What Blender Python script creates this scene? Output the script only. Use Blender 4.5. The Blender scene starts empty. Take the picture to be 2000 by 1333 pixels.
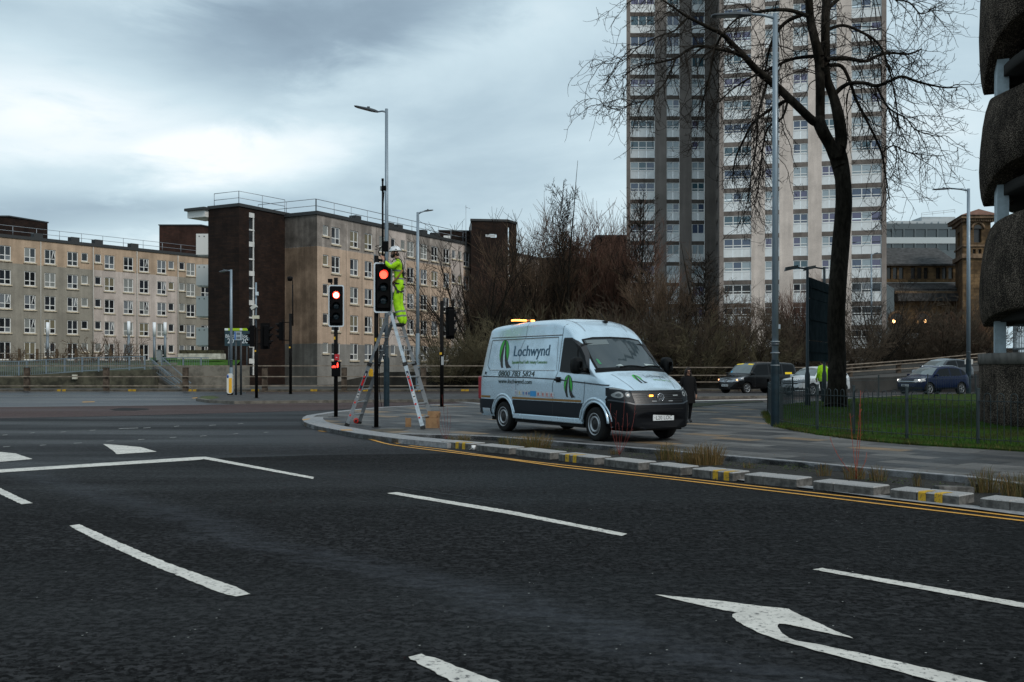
import bpy, bmesh, math, random
from mathutils import Vector, Matrix, Euler
from mathutils.bvhtree import BVHTree
from mathutils.geometry import tessellate_polygon
R = math.radians
scene = bpy.context.scene
C = scene.collection

# ------------------------------------------------------------------ camera, sky, sun, exposure
F, CX, HY, EYE = 1944.4, 1000.0, 716.0, 1.7
cam_d = bpy.data.cameras.new("Camera"); cam = bpy.data.objects.new("Camera", cam_d); C.objects.link(cam)
cam.location = (0, 0, EYE); cam.rotation_euler = (R(90), 0, 0)
cam_d.sensor_width = 36; cam_d.lens = 35.0; cam_d.shift_y = 0.02475
cam_d.clip_start = 0.1; cam_d.clip_end = 6000
scene.camera = cam
scene.view_settings.view_transform = 'Standard'; scene.view_settings.look = 'None'
scene.view_settings.exposure = 0.2; scene.view_settings.gamma = 1.0
SUN_AZ, SUN_EL = 140.0, 42.0          # compass-like: 0 = +Y, clockwise

world = bpy.data.worlds.new("World"); scene.world = world; world.use_nodes = True
nt = world.node_tree; nt.nodes.clear()
def N(t, ty, **kw):
    n = t.nodes.new(ty)
    for k, v in kw.items(): setattr(n, k, v)
    return n
def setin(n, **kw):
    for k, v in kw.items():
        n.inputs[k.replace('_', ' ')].default_value = v
def M(t, op, a, b=None, c=None, clamp=False):
    n = t.nodes.new('ShaderNodeMath'); n.operation = op; n.use_clamp = clamp
    for i, v in enumerate((a, b, c)):
        if v is None: continue
        if hasattr(v, 'links'): t.links.new(v, n.inputs[i])
        else: n.inputs[i].default_value = v
    return n.outputs[0]
def MIX(t, fac, a, b, blend='MIX'):
    n = t.nodes.new('ShaderNodeMix'); n.data_type = 'RGBA'; n.blend_type = blend
    for i, v in ((0, fac), (6, a), (7, b)):
        if hasattr(v, 'links'): t.links.new(v, n.inputs[i])
        elif i == 0: n.inputs[i].default_value = v
        else: n.inputs[i].default_value = (*v, 1) if len(v) == 3 else v
    return n.outputs[2]
def MR(t, v, a, b, c=0.0, d=1.0, smooth=True):
    n = t.nodes.new('ShaderNodeMapRange'); n.interpolation_type = 'SMOOTHSTEP' if smooth else 'LINEAR'
    t.links.new(v, n.inputs[0])
    for i, x in enumerate((a, b, c, d)): n.inputs[i+1].default_value = x
    return n.outputs[0]

sky = N(nt, 'ShaderNodeTexSky', sky_type='NISHITA', sun_disc=False)
sky.sun_elevation = R(SUN_EL); sky.sun_rotation = R(SUN_AZ); sky.air_density = 1.2; sky.dust_density = 2.5
tc = N(nt, 'ShaderNodeTexCoord')
def sky_noise(scale, sx, sy, sz, detail=6, rough=0.55, off=(0, 0, 0), rot=(0, 0, 0), dist=0.0):
    mp = N(nt, 'ShaderNodeMapping'); mp.inputs['Scale'].default_value = (sx, sy, sz); mp.inputs['Location'].default_value = off
    mp.inputs['Rotation'].default_value = rot
    nt.links.new(tc.outputs['Generated'], mp.inputs[0])
    n = N(nt, 'ShaderNodeTexNoise'); setin(n, Scale=scale, Detail=detail, Roughness=rough, Distortion=dist)
    nt.links.new(mp.outputs[0], n.inputs['Vector']); return n.outputs['Fac']
def blob(px, py, wx, wy, rot=0.0):
    """soft cloud patch round a direction in the sky; widths in radians"""
    d = Vector(((px-CX)/F, 1, (HY-py)/F)).normalized()
    s = N(nt, 'ShaderNodeVectorMath', operation='SUBTRACT'); nt.links.new(tc.outputs['Generated'], s.inputs[0]); s.inputs[1].default_value = d
    m1 = N(nt, 'ShaderNodeMapping'); m1.inputs['Rotation'].default_value = (0, R(rot), 0)
    nt.links.new(s.outputs[0], m1.inputs[0])
    m = N(nt, 'ShaderNodeVectorMath', operation='MULTIPLY'); nt.links.new(m1.outputs[0], m.inputs[0])
    m.inputs[1].default_value = (1/wx, 1/max(wx, wy), 1/wy)
    l = N(nt, 'ShaderNodeVectorMath', operation='LENGTH'); nt.links.new(m.outputs[0], l.inputs[0])
    return l.outputs['Value']
n1 = sky_noise(2.6, 1, 1, 2.6, 7, .56, (3.1, 0.4, 1.7), (0, R(12), 0), .5)
n2 = sky_noise(7.5, 1, 1, 3.0, 6, .6, (1.1, 7.4, 2.7), (0, R(14), 0), .4)
wob = M(nt, 'MULTIPLY', M(nt, 'SUBTRACT', n2, .5), 1.3)
val = M(nt, 'ADD', M(nt, 'MULTIPLY', n1, .55), M(nt, 'MULTIPLY', n2, .22))
val = M(nt, 'ADD', val, .19)
def addblob(v, px, py, wx, wy, amp, rot=0.0, k=1.0):
    l = M(nt, 'ADD', blob(px, py, wx, wy, rot), M(nt, 'MULTIPLY', wob, k))
    return M(nt, 'ADD', v, M(nt, 'MULTIPLY', MR(nt, l, 1.0, 0.15), amp))
val = addblob(val, 130, 220, .24, .085, .34, 8)        # bright bank at left
val = addblob(val, 60, 400, .20, .05, -.10, 5)
val = addblob(val, 540, 300, .17, .042, .30, 12)       # bright streaks towards the lamp
val = addblob(val, 560, 80, .34, .07, -.26, 17)       # the dark bar overhead
val = addblob(val, 200, 20, .25, .06, -.02, 5)
val = addblob(val, 980, 250, .22, .11, -.05, 0)
val = addblob(val, 1050, 40, .20, .07, .10, 20)
val = addblob(val, 1500, 250, .45, .22, .07, 0)
val = addblob(val, 330, 460, .18, .03, .16, 5)
val = addblob(val, 180, 425, .26, .028, -.14, 4)
ramp = N(nt, 'ShaderNodeValToRGB'); nt.links.new(val, ramp.inputs[0])
cr = ramp.color_ramp
cr.elements[0].position = .18; cr.elements[0].color = (.19, .26, .33, 1)
cr.elements[1].position = .95; cr.elements[1].color = (.86, .90, .915, 1)
for p, c in ((.38, (.28, .375, .455)), (.54, (.41, .53, .605)), (.68, (.54, .67, .735)), (.82, (.70, .80, .845))):
    e = cr.elements.new(p); e.color = (*c, 1)
cl = N(nt, 'ShaderNodeVectorMath', operation='SCALE'); nt.links.new(ramp.outputs[0], cl.inputs[0]); cl.inputs[3].default_value = 10.4
mixs = MIX(nt, .93, sky.outputs[0], cl.outputs[0])
bg = N(nt, 'ShaderNodeBackground'); bg.inputs['Strength'].default_value = .1
nt.links.new(mixs, bg.inputs[0])
wo = N(nt, 'ShaderNodeOutputWorld'); nt.links.new(bg.outputs[0], wo.inputs[0])

sl = bpy.data.lights.new("Sun", 'SUN'); sun = bpy.data.objects.new("Sun", sl); C.objects.link(sun)
sl.energy = 1.5; sl.angle = R(20); sl.color = (1.0, .95, .88)
sd = Vector((math.sin(R(SUN_AZ))*math.cos(R(SUN_EL)), math.cos(R(SUN_AZ))*math.cos(R(SUN_EL)), math.sin(R(SUN_EL))))
sun.rotation_euler = sd.to_track_quat('Z', 'Y').to_euler()

# ------------------------------------------------------------------ helpers
def G(x, y, z=0.0):
    """photo pixel -> point on the level z"""
    Y = (EYE - z)*F/(y - HY); return Vector(((x-CX)/F*Y, Y, z))
def P(x, y, Y):
    return Vector(((x-CX)/F*Y, Y, EYE-(y-HY)/F*Y))

_mats = {}
def mat(name, col, rough=.7, metal=0.0, spec=.5, var=0.0, vscale=3.0, bump=0.0, bscale=40.0, emit=None, estr=0.0, col2=None, coat=0.0, detail=5, stretch=None, bdist=.01):
    if name in _mats: return _mats[name]
    m = bpy.data.materials.new(name); m.use_nodes = True; t = m.node_tree
    b = t.nodes['Principled BSDF']
    b.inputs['Roughness'].default_value = rough; b.inputs['Metallic'].default_value = metal
    b.inputs['Specular IOR Level'].default_value = spec
    b.inputs['Base Color'].default_value = (*col, 1)
    if coat: b.inputs['Coat Weight'].default_value = coat; b.inputs['Coat Roughness'].default_value = .04
    if emit: b.inputs['Emission Color'].default_value = (*emit, 1); b.inputs['Emission Strength'].default_value = estr
    if var or col2:
        tcn = t.nodes.new('ShaderNodeTexCoord')
        vec = tcn.outputs['Object']
        if stretch:
            mp = t.nodes.new('ShaderNodeMapping'); mp.inputs['Scale'].default_value = stretch
            t.links.new(vec, mp.inputs[0]); vec = mp.outputs[0]
        n = t.nodes.new('ShaderNodeTexNoise'); setin(n, Scale=vscale, Detail=detail, Roughness=.62); t.links.new(vec, n.inputs['Vector'])
        f = MR(t, n.outputs['Fac'], .34, .66)
        c2 = col2 if col2 else tuple(max(0, c*(1-var)) for c in col)
        c1 = col if col2 else tuple(min(1, c*(1+var*.6)) for c in col)
        t.links.new(MIX(t, f, c1, c2), b.inputs['Base Color'])
        r = MR(t, n.outputs['Fac'], .3, .7, max(0, rough-.08), min(1, rough+.08)); t.links.new(r, b.inputs['Roughness'])
    if bump:
        tcn = t.nodes.new('ShaderNodeTexCoord')
        n = t.nodes.new('ShaderNodeTexNoise'); setin(n, Scale=bscale, Detail=4); t.links.new(tcn.outputs['Object'], n.inputs['Vector'])
        bp = t.nodes.new('ShaderNodeBump'); bp.inputs['Strength'].default_value = bump; bp.inputs['Distance'].default_value = bdist
        t.links.new(n.outputs['Fac'], bp.inputs['Height']); t.links.new(bp.outputs[0], b.inputs['Normal'])
    _mats[name] = m; return m

class MB:
    def __init__(s): s.v = []; s.f = []; s.m = []; s.cur = 0; s.mats = []; s.sm = set()
    def use(s, m):
        if m not in s.mats: s.mats.append(m)
        s.cur = s.mats.index(m); return s
    def add(s, vs, fs, smooth=False):
        o = len(s.v); s.v.extend([tuple(v) for v in vs])
        for f in fs:
            if smooth: s.sm.add(len(s.f))
            s.f.append(tuple(i+o for i in f)); s.m.append(s.cur)
    def box(s, c, d, rz=0.0, mtx=None):
        hx, hy, hz = d[0]/2, d[1]/2, d[2]/2
        vs = [Vector((x*hx, y*hy, z*hz)) for z in (-1, 1) for x, y in ((-1, -1), (1, -1), (1, 1), (-1, 1))]
        if mtx is not None: vs = [mtx @ v for v in vs]
        elif rz:
            q = Matrix.Rotation(rz, 3, 'Z'); vs = [q @ v for v in vs]
        c = Vector(c); vs = [v + c for v in vs]
        s.add(vs, [(0, 3, 2, 1), (4, 5, 6, 7), (0, 1, 5, 4), (1, 2, 6, 5), (2, 3, 7, 6), (3, 0, 4, 7)]); return s
    def box2(s, a, b):
        a = Vector(a); b = Vector(b); return s.box((a+b)/2, (abs(b.x-a.x), abs(b.y-a.y), abs(b.z-a.z)))
    def prism(s, poly, z0, z1, bottom=True):
        """vertical prism over an xy polygon; z0/z1 numbers"""
        poly = [Vector((p[0], p[1])) for p in poly]
        area = sum(poly[i].x*poly[(i+1) % len(poly)].y - poly[(i+1) % len(poly)].x*poly[i].y for i in range(len(poly)))
        if area < 0: poly = poly[::-1]
        n = len(poly)
        vs = [(p.x, p.y, z0) for p in poly] + [(p.x, p.y, z1) for p in poly]
        fs = [(i, (i+1) % n, n+(i+1) % n, n+i) for i in range(n)]
        tr = tessellate_polygon([[Vector((p.x, p.y, 0)) for p in poly]])
        for a, b, c in tr:
            cr_ = (poly[b]-poly[a]).x*(poly[c]-poly[a]).y-(poly[b]-poly[a]).y*(poly[c]-poly[a]).x
            if cr_ < 0: b, c = c, b
            fs.append((n+a, n+b, n+c))
            if bottom: fs.append((a, c, b))
        s.add(vs, fs); return s
    def sheet(s, poly, z):
        poly = [Vector((p[0], p[1], z)) for p in poly]
        fs = []
        for a, b, c in tessellate_polygon([poly]):
            u = poly[b]-poly[a]; w = poly[c]-poly[a]
            if u.x*w.y-u.y*w.x < 0: b, c = c, b
            fs.append((a, b, c))
        s.add(poly, fs); return s
    def tube(s, pts, rad, n=8, caps=True, smooth=True):
        pts = [Vector(p) for p in pts]
        if not hasattr(rad, '__len__'): rad = [rad]*len(pts)
        vs = []; up = None
        for i, p in enumerate(pts):
            d = (pts[min(i+1, len(pts)-1)] - pts[max(i-1, 0)])
            if d.length < 1e-9: d = Vector((0, 0, 1))
            d.normalize()
            if up is None:
                up = d.orthogonal().normalized()
            else:
                up = (up - d*up.dot(d))
                if up.length < 1e-6: up = d.orthogonal()
                up.normalize()
            b = d.cross(up)
            for k in range(n):
                a = 2*math.pi*k/n
                vs.append(p + (up*math.cos(a) + b*math.sin(a))*rad[i])
        fs = []
        for i in range(len(pts)-1):
            for k in range(n):
                k2 = (k+1) % n
                fs.append((i*n+k, i*n+k2, (i+1)*n+k2, (i+1)*n+k))
        s.add(vs, fs, smooth)
        if caps:
            o = len(s.v)-len(vs)
            s.f.append(tuple(o+k for k in reversed(range(n)))); s.m.append(s.cur)
            s.f.append(tuple(o+(len(pts)-1)*n+k for k in range(n))); s.m.append(s.cur)
        return s
    def cyl(s, c, r, h, n=16, axis='Z', r2=None):
        c = Vector(c); a = {'X': Vector((1, 0, 0)), 'Y': Vector((0, 1, 0)), 'Z': Vector((0, 0, 1))}[axis]
        return s.tube([c-a*h/2, c+a*h/2], [r, r if r2 is None else r2], n)
    def beam(s, a, b, w, h, roll=None):
        """rectangular bar from a to b; w along the horizontal side"""
        a = Vector(a); b = Vector(b); d = b-a; L = d.length; d.normalize()
        side = d.cross(Vector((0, 0, 1))) if roll is None else Vector(roll)
        if side.length < 1e-5: side = Vector((1, 0, 0))
        side = (side-d*side.dot(d)).normalized(); up = side.cross(d)
        m = Matrix((side, d, up)).transposed()
        return s.box((a+b)/2, (w, L, h), mtx=m)
    def lathe(s, prof, n=24, axis='Y', c=(0, 0, 0)):
        """prof: (r, h) pairs turned round the axis"""
        vs = []; c = Vector(c)
        for r, h in prof:
            for k in range(n):
                a = 2*math.pi*k/n; x, y = r*math.cos(a), r*math.sin(a)
                vs.append(c + (Vector((x, h, y)) if axis == 'Y' else Vector((x, y, h)) if axis == 'Z' else Vector((h, x, y))))
        fs = []
        for i in range(len(prof)-1):
            for k in range(n):
                k2 = (k+1) % n
                fs.append((i*n+k, (i+1)*n+k, (i+1)*n+k2, i*n+k2) if axis == 'Y' else (i*n+k, i*n+k2, (i+1)*n+k2, (i+1)*n+k))
        s.add(vs, fs, True); return s
    def build(s, name, parent=None, world=False, mats=None):
        me = bpy.data.meshes.new(name)
        vs = s.v
        if world and parent is not None:
            o = parent.location; vs = [(v[0]-o.x, v[1]-o.y, v[2]-o.z) for v in vs]
        me.from_pydata(vs, [], s.f)
        for m in s.mats: me.materials.append(m)
        me.polygons.foreach_set('material_index', s.m)
        if s.sm: me.polygons.foreach_set('use_smooth', [i in s.sm for i in range(len(s.f))])
        me.update()
        o = bpy.data.objects.new(name, me); C.objects.link(o)
        if parent is not None: o.parent = parent
        return o

def tag(o, label=None, cat=None, group=None, kind=None):
    if label: o['label'] = label
    if cat: o['category'] = cat
    if group: o['group'] = group
    if kind: o['kind'] = kind
    return o
def thing(name, label, cat, loc=(0, 0, 0), rz=0.0, group=None):
    o = bpy.data.objects.new(name, None); C.objects.link(o); o.location = loc; o.rotation_euler = (0, 0, rz)
    o.empty_display_size = .3
    return tag(o, label, cat, group)
def struct(o): o['kind'] = 'structure'; return o
kids = {}
def children_of(o): return [c for c in bpy.data.objects if c.parent == o]
def dup(root, loc, rz=None, label=None, group=None, scale=None, cat=None):
    r = root.copy(); C.objects.link(r); r.location = loc
    if rz is not None: r.rotation_euler = (0, 0, rz)
    if scale is not None: r.scale = scale if hasattr(scale, '__len__') else (scale,)*3
    if label: r['label'] = label
    if group: r['group'] = group
    if cat: r['category'] = cat
    for ch in children_of(root):
        c = ch.copy(); C.objects.link(c); c.parent = r
        for g in children_of(ch):
            d = g.copy(); C.objects.link(d); d.parent = c
    return r
def bevel(o, w=.01, seg=2):
    md = o.modifiers.new('b', 'BEVEL'); md.width = w; md.segments = seg; md.limit_method = 'ANGLE'; md.angle_limit = R(40); return o
def ribbon(pts, w, z):
    """flat strip of width w along ground points"""
    L = []; Rr = []
    for i, p in enumerate(pts):
        d = (pts[min(i+1, len(pts)-1)]-pts[max(i-1, 0)]); d = Vector((d.x, d.y)).normalized()
        n = Vector((-d.y, d.x))*w/2
        L.append((p.x+n.x, p.y+n.y, z)); Rr.append((p.x-n.x, p.y-n.y, z))
    return L, Rr
def add_ribbon(mb, pts, w, z):
    L, Rr = ribbon(pts, w, z); n = len(pts)
    mb.add(L+Rr, [(i, n+i, n+i+1, i+1) for i in range(n-1)])
def resample(pts, step):
    out = [pts[0]]
    for a, b in zip(pts[:-1], pts[1:]):
        k = max(1, int((b-a).length/step))
        for i in range(1, k+1): out.append(a.lerp(b, i/k))
    return out
def text_mesh(txt, size, font_align='LEFT', shear=0.0, squash=1.0):
    cu = bpy.data.curves.new('t', 'FONT'); cu.body = txt; cu.size = size; cu.align_x = font_align; cu.shear = shear
    cu.resolution_u = 3
    ob = bpy.data.objects.new('t', cu); C.objects.link(ob)
    dg = bpy.context.evaluated_depsgraph_get(); dg.update()
    me = bpy.data.meshes.new_from_object(ob.evaluated_get(dg))
    vs = [(v.co.x*squash, v.co.y) for v in me.vertices]; fs = [tuple(p.vertices) for p in me.polygons]
    bpy.data.objects.remove(ob); bpy.data.curves.remove(cu); bpy.data.meshes.remove(me)
    return vs, fs
# ------------------------------------------------------------------ ground materials
def asphalt(name, c_dark, c_light, rough0, rough1, spec=.5, band_rot=28, bump=.5, pits=1.0, wear=None):
    m = bpy.data.materials.new(name); m.use_nodes = True; t = m.node_tree; b = t.nodes['Principled BSDF']
    tcn = t.nodes.new('ShaderNodeTexCoord'); v = tcn.outputs['Object']
    def ns(scale, detail=4, rough=.6, rot=0, sc=(1, 1, 1), dist=0):
        mp = t.nodes.new('ShaderNodeMapping'); mp.inputs['Rotation'].default_value = (0, 0, R(rot)); mp.inputs['Scale'].default_value = sc
        t.links.new(v, mp.inputs[0])
        n = t.nodes.new('ShaderNodeTexNoise'); setin(n, Scale=scale, Detail=detail, Roughness=rough, Distortion=dist)
        t.links.new(mp.outputs[0], n.inputs['Vector']); return n.outputs['Fac']
    big = ns(.35, 5, .6, band_rot, (.35, 1.6, 1)); fine = ns(17, 4, .7); med = ns(6, 4, .6, band_rot, (.6, 1.5, 1)); grit = ns(110, 2, .7)
    track = ns(.16, 4, .5, band_rot, (.25, 1.8, 1))
    f = M(t, 'ADD', M(t, 'MULTIPLY', MR(t, big, .35, .68), .5), M(t, 'MULTIPLY', MR(t, med, .35, .65), .35))
    col = MIX(t, f, c_dark, c_light)
    pit = MR(t, fine, .44, .53, max(.08, 1-.68*pits), 1.1)
    col = MIX(t, 1.0, col, M2C(t, pit), 'MULTIPLY')
    blot = ns(6.5, 5, .68, band_rot, (.8, 1.3, 1)); col = MIX(t, 1.0, col, M2C(t, MR(t, blot, .42, .58, 1-.5*min(1, pits), 1.2)), 'MULTIPLY')
    if wear:     # worn, smoother strip left by traffic
        p_, q_ = wear; d_ = Vector((q_.x-p_.x, q_.y-p_.y)).normalized(); sx_ = t.nodes.new('ShaderNodeSeparateXYZ'); t.links.new(v, sx_.inputs[0])
        ds = M(t, 'ADD', M(t, 'ADD', M(t, 'MULTIPLY', sx_.outputs[0], -d_.y), M(t, 'MULTIPLY', sx_.outputs[1], d_.x)), -(-d_.y*p_.x+d_.x*p_.y))
        ds = M(t, 'ADD', ds, M(t, 'MULTIPLY', M(t, 'SUBTRACT', big, .5), 1.6)); mk = M(t, 'MULTIPLY', MR(t, M(t, 'ABSOLUTE', ds), .55, .0), MR(t, med, .38, .6, .25, 1))
        col = MIX(t, M(t, 'MULTIPLY', mk, .5), col, (.040, .044, .052))
    sp = MR(t, grit, .62, .72, 0, .5)
    col = MIX(t, sp, col, tuple(min(1, c*2.0+.008) for c in c_light))
    t.links.new(col, b.inputs['Base Color'])
    rg = M(t, 'ADD', MR(t, M(t, 'ADD', M(t, 'MULTIPLY', track, .65), M(t, 'MULTIPLY', big, .35)), .42, .6, rough1, rough0), M(t, 'MULTIPLY', M(t, 'SUBTRACT', .5, fine), .35), clamp=True)
    t.links.new(rg, b.inputs['Roughness']); b.inputs['Specular IOR Level'].default_value = spec
    bp = t.nodes.new('ShaderNodeBump'); bp.inputs['Strength'].default_value = bump; bp.inputs['Distance'].default_value = .012
    h = M(t, 'ADD', M(t, 'MULTIPLY', fine, 1.0), M(t, 'MULTIPLY', grit, .3))
    t.links.new(h, bp.inputs['Height']); t.links.new(bp.outputs[0], b.inputs['Normal'])
    return m
def M2C(t, v):
    n = t.nodes.new('ShaderNodeCombineColor')
    for i in range(3): t.links.new(v, n.inputs[i])
    return n.outputs[0]
A_NEAR = asphalt('asphalt_near', (.0055, .0055, .0057), (.026, .0265, .028), .9, .6, .08, 48, .6, 1.4, wear=(G(40, 922), G(1000, 1185)))
A_JUNC = asphalt('asphalt_junction', (.010, .0105, .0115), (.030, .031, .035), .85, .5, .16, 10, .6, 1.0)
A_FAR = asphalt('asphalt_wet', (.022, .026, .032), (.055, .063, .075), .5, .3, .28, 4, .25, .4)
A_RED = asphalt('asphalt_red', (.048, .028, .026), (.080, .050, .046), .8, .6, .15, 4, .35, .6)
A_BROWN = asphalt('asphalt_brown', (.036, .028, .027), (.066, .053, .050), .8, .55, .18, 4, .35, .6)

def paving_mat(name, rot, w, h, dark, mid, tan, ptan=.10):
    m = bpy.data.materials.new(name); m.use_nodes = True; t = m.node_tree; b = t.nodes['Principled BSDF']
    tcn = t.nodes.new('ShaderNodeTexCoord'); mp = t.nodes.new('ShaderNodeMapping'); mp.inputs['Rotation'].default_value = (0, 0, R(rot))
    t.links.new(tcn.outputs['Object'], mp.inputs[0]); sx = t.nodes.new('ShaderNodeSeparateXYZ'); t.links.new(mp.outputs[0], sx.inputs[0])
    yy = M(t, 'DIVIDE', sx.outputs[1], h); row = M(t, 'FLOOR', yy)
    wn = t.nodes.new('ShaderNodeTexWhiteNoise'); wn.noise_dimensions = '1D'; t.links.new(row, wn.inputs['W'])
    xx = M(t, 'ADD', M(t, 'DIVIDE', sx.outputs[0], w), M(t, 'MULTIPLY', wn.outputs['Value'], 3.7)); colm = M(t, 'FLOOR', xx)
    cv = t.nodes.new('ShaderNodeCombineXYZ'); t.links.new(colm, cv.inputs[0]); t.links.new(row, cv.inputs[1])
    w2 = t.nodes.new('ShaderNodeTexWhiteNoise'); w2.noise_dimensions = '2D'; t.links.new(cv.outputs[0], w2.inputs['Vector'])
    rp = t.nodes.new('ShaderNodeValToRGB'); rp.color_ramp.interpolation = 'CONSTANT'; t.links.new(w2.outputs['Value'], rp.inputs[0])
    e = rp.color_ramp.elements; e[0].position = 0; e[0].color = (*dark, 1); e[1].position = .3; e[1].color = (*mid, 1)
    for p, c in ((.52, tuple(.5*(a+d) for a, d in zip(dark, mid))), (.72, tuple(1.25*a for a in mid)), (.72+.16, tuple(.75*a for a in dark)), (1-ptan, tan)):
        k = e.new(p); k.color = (*c, 1)
    fx = M(t, 'FRACT', xx); fy = M(t, 'FRACT', yy)
    jx = M(t, 'LESS_THAN', fx, .028/w); jy = M(t, 'LESS_THAN', fy, .028/h); j = M(t, 'MAXIMUM', jx, jy)
    n = t.nodes.new('ShaderNodeTexNoise'); setin(n, Scale=1.3, Detail=6, Roughness=.65); t.links.new(tcn.outputs['Object'], n.inputs['Vector'])
    n2_ = t.nodes.new('ShaderNodeTexNoise'); setin(n2_, Scale=45, Detail=3); t.links.new(tcn.outputs['Object'], n2_.inputs['Vector'])
    c = MIX(t, 1.0, rp.outputs[0], M2C(t, MR(t, n.outputs['Fac'], .35, .65, .7, 1.12)), 'MULTIPLY')
    c = MIX(t, 1.0, c, M2C(t, MR(t, n2_.outputs['Fac'], .3, .7, .85, 1.12)), 'MULTIPLY')
    c = MIX(t, M(t, 'MULTIPLY', j, .75), c, (.02, .02, .02)); t.links.new(c, b.inputs['Base Color'])
    rr = M(t, 'ADD', MR(t, n.outputs['Fac'], .35, .65, .42, .66), M(t, 'MULTIPLY', w2.outputs['Value'], .12)); t.links.new(rr, b.inputs['Roughness'])
    b.inputs['Specular IOR Level'].default_value = .22
    bp = t.nodes.new('ShaderNodeBump'); bp.inputs['Strength'].default_value = .5; bp.inputs['Distance'].default_value = .006
    hh = M(t, 'SUBTRACT', M(t, 'MULTIPLY', n2_.outputs['Fac'], .4), j); t.links.new(hh, bp.inputs['Height']); t.links.new(bp.outputs[0], b.inputs['Normal'])
    return m
PAVING = paving_mat('stone_paving', 50, 1.15, .55, (.040, .041, .043), (.105, .102, .098), (.22, .155, .095), .095)
KERBM = mat('kerb_granite', (.24, .24, .245), .6, var=.3, vscale=9, bump=.3, bscale=90)
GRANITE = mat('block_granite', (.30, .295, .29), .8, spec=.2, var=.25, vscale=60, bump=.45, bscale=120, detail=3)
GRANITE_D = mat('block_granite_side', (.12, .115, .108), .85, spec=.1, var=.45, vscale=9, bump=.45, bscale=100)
def paint(name, col, wear=.5, rough=.6):
    """road paint with chipped, worn patches where the asphalt shows"""
    m = bpy.data.materials.new(name); m.use_nodes = True; t = m.node_tree; b = t.nodes['Principled BSDF']
    tcn = t.nodes.new('ShaderNodeTexCoord')
    n = t.nodes.new('ShaderNodeTexNoise'); setin(n, Scale=22, Detail=7, Roughness=.75); t.links.new(tcn.outputs['Object'], n.inputs['Vector'])
    n3 = t.nodes.new('ShaderNodeTexNoise'); setin(n3, Scale=3, Detail=4, Roughness=.6); t.links.new(tcn.outputs['Object'], n3.inputs['Vector'])
    f = MR(t, n.outputs['Fac'], .60-.12*wear, .72-.12*wear)
    c = MIX(t, MR(t, n3.outputs['Fac'], .35, .7), col, tuple(x*.78 for x in col))
    c = MIX(t, f, c, (.05, .05, .05)); t.links.new(c, b.inputs['Base Color']); b.inputs['Roughness'].default_value = rough
    b.inputs['Specular IOR Level'].default_value = .3
    bp = t.nodes.new('ShaderNodeBump'); bp.inputs['Strength'].default_value = .5; bp.inputs['Distance'].default_value = .005
    t.links.new(n.outputs['Fac'], bp.inputs['Height']); t.links.new(bp.outputs[0], b.inputs['Normal'])
    return m
WHITE_P = paint('road_paint_white', (.60, .575, .525), .6)
WHITE_OLD = paint('road_paint_worn', (.30, .30, .29), 1.0)
YEL_P = paint('road_paint_yellow', (.62, .31, .05), .35)
YEL_B = paint('block_paint_yellow', (.56, .33, .02), .7)
SOIL = mat('planter_soil', (.012, .010, .007), .95, var=.6, vscale=12, bump=.9, bscale=45, bdist=.03)
GRASSM = mat('lawn_grass', (.028, .070, .009), .95, spec=.05, col2=(.036, .036, .012), vscale=1.1, bump=.9, bscale=55, bdist=.04)

# ------------------------------------------------------------------ ground, road and surfaces
g = MB().use(mat('ground_far', (.045, .044, .04), .95, var=.3, vscale=.05)); g.sheet([(-1500, -300), (1500, -300), (1500, 3000), (-1500, 3000)], -.02)
struct(g.build('ground'))
def gl(pts, z=0.0): return [G(x, y, z) for x, y in pts]
road = MB().use(A_NEAR)
near_edge = gl([(-900, 925), (0, 925), (395, 899), (620, 846), (700, 845), (1000, 876), (2600, 1020)])
road.sheet([(-60, -8), (40, -8)] + [(40, 9)] + [(p.x, p.y) for p in reversed(gl([(-900, 932), (0, 921), (395, 896), (650, 889), (980, 885), (1400, 925), (2000, 975)]))], .004)
struct(road.build('road'))
jr = MB().use(A_JUNC)
jr.sheet([(p.x, p.y) for p in gl([(-900, 932), (0, 921), (395, 896), (650, 889), (980, 885), (1400, 925), (2000, 975), (2600, 1040), (3400, 900), (2600, 800), (1400, 782), (800, 790), (640, 800), (420, 806), (200, 812), (0, 815), (-900, 822)])], .002)
struct(jr.build('junction_road'))
rr = MB().use(A_RED)
rr.sheet([(p.x, p.y) for p in gl([(-900, 825), (0, 818), (200, 814), (430, 808), (640, 802), (800, 792), (1400, 783), (2600, 800), (2600, 788), (1600, 778), (940, 782), (600, 788), (380, 792), (0, 796), (-900, 799)])], .008)
struct(rr.build('red_surfacing'))
fr = MB().use(A_FAR)
fr.sheet([(p.x, p.y) for p in gl([(-1500, 799), (0, 796), (380, 792), (480, 790), (480, 764), (0, 764), (-1500, 764)])], .005)
struct(fr.build('wet_road'))
br = MB().use(A_BROWN)
br.sheet([(p.x, p.y) for p in gl([(480, 790), (600, 788), (940, 782), (1600, 778), (2600, 788), (3200, 764), (480, 764)])], .0055)
struct(br.build('far_road'))

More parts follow.
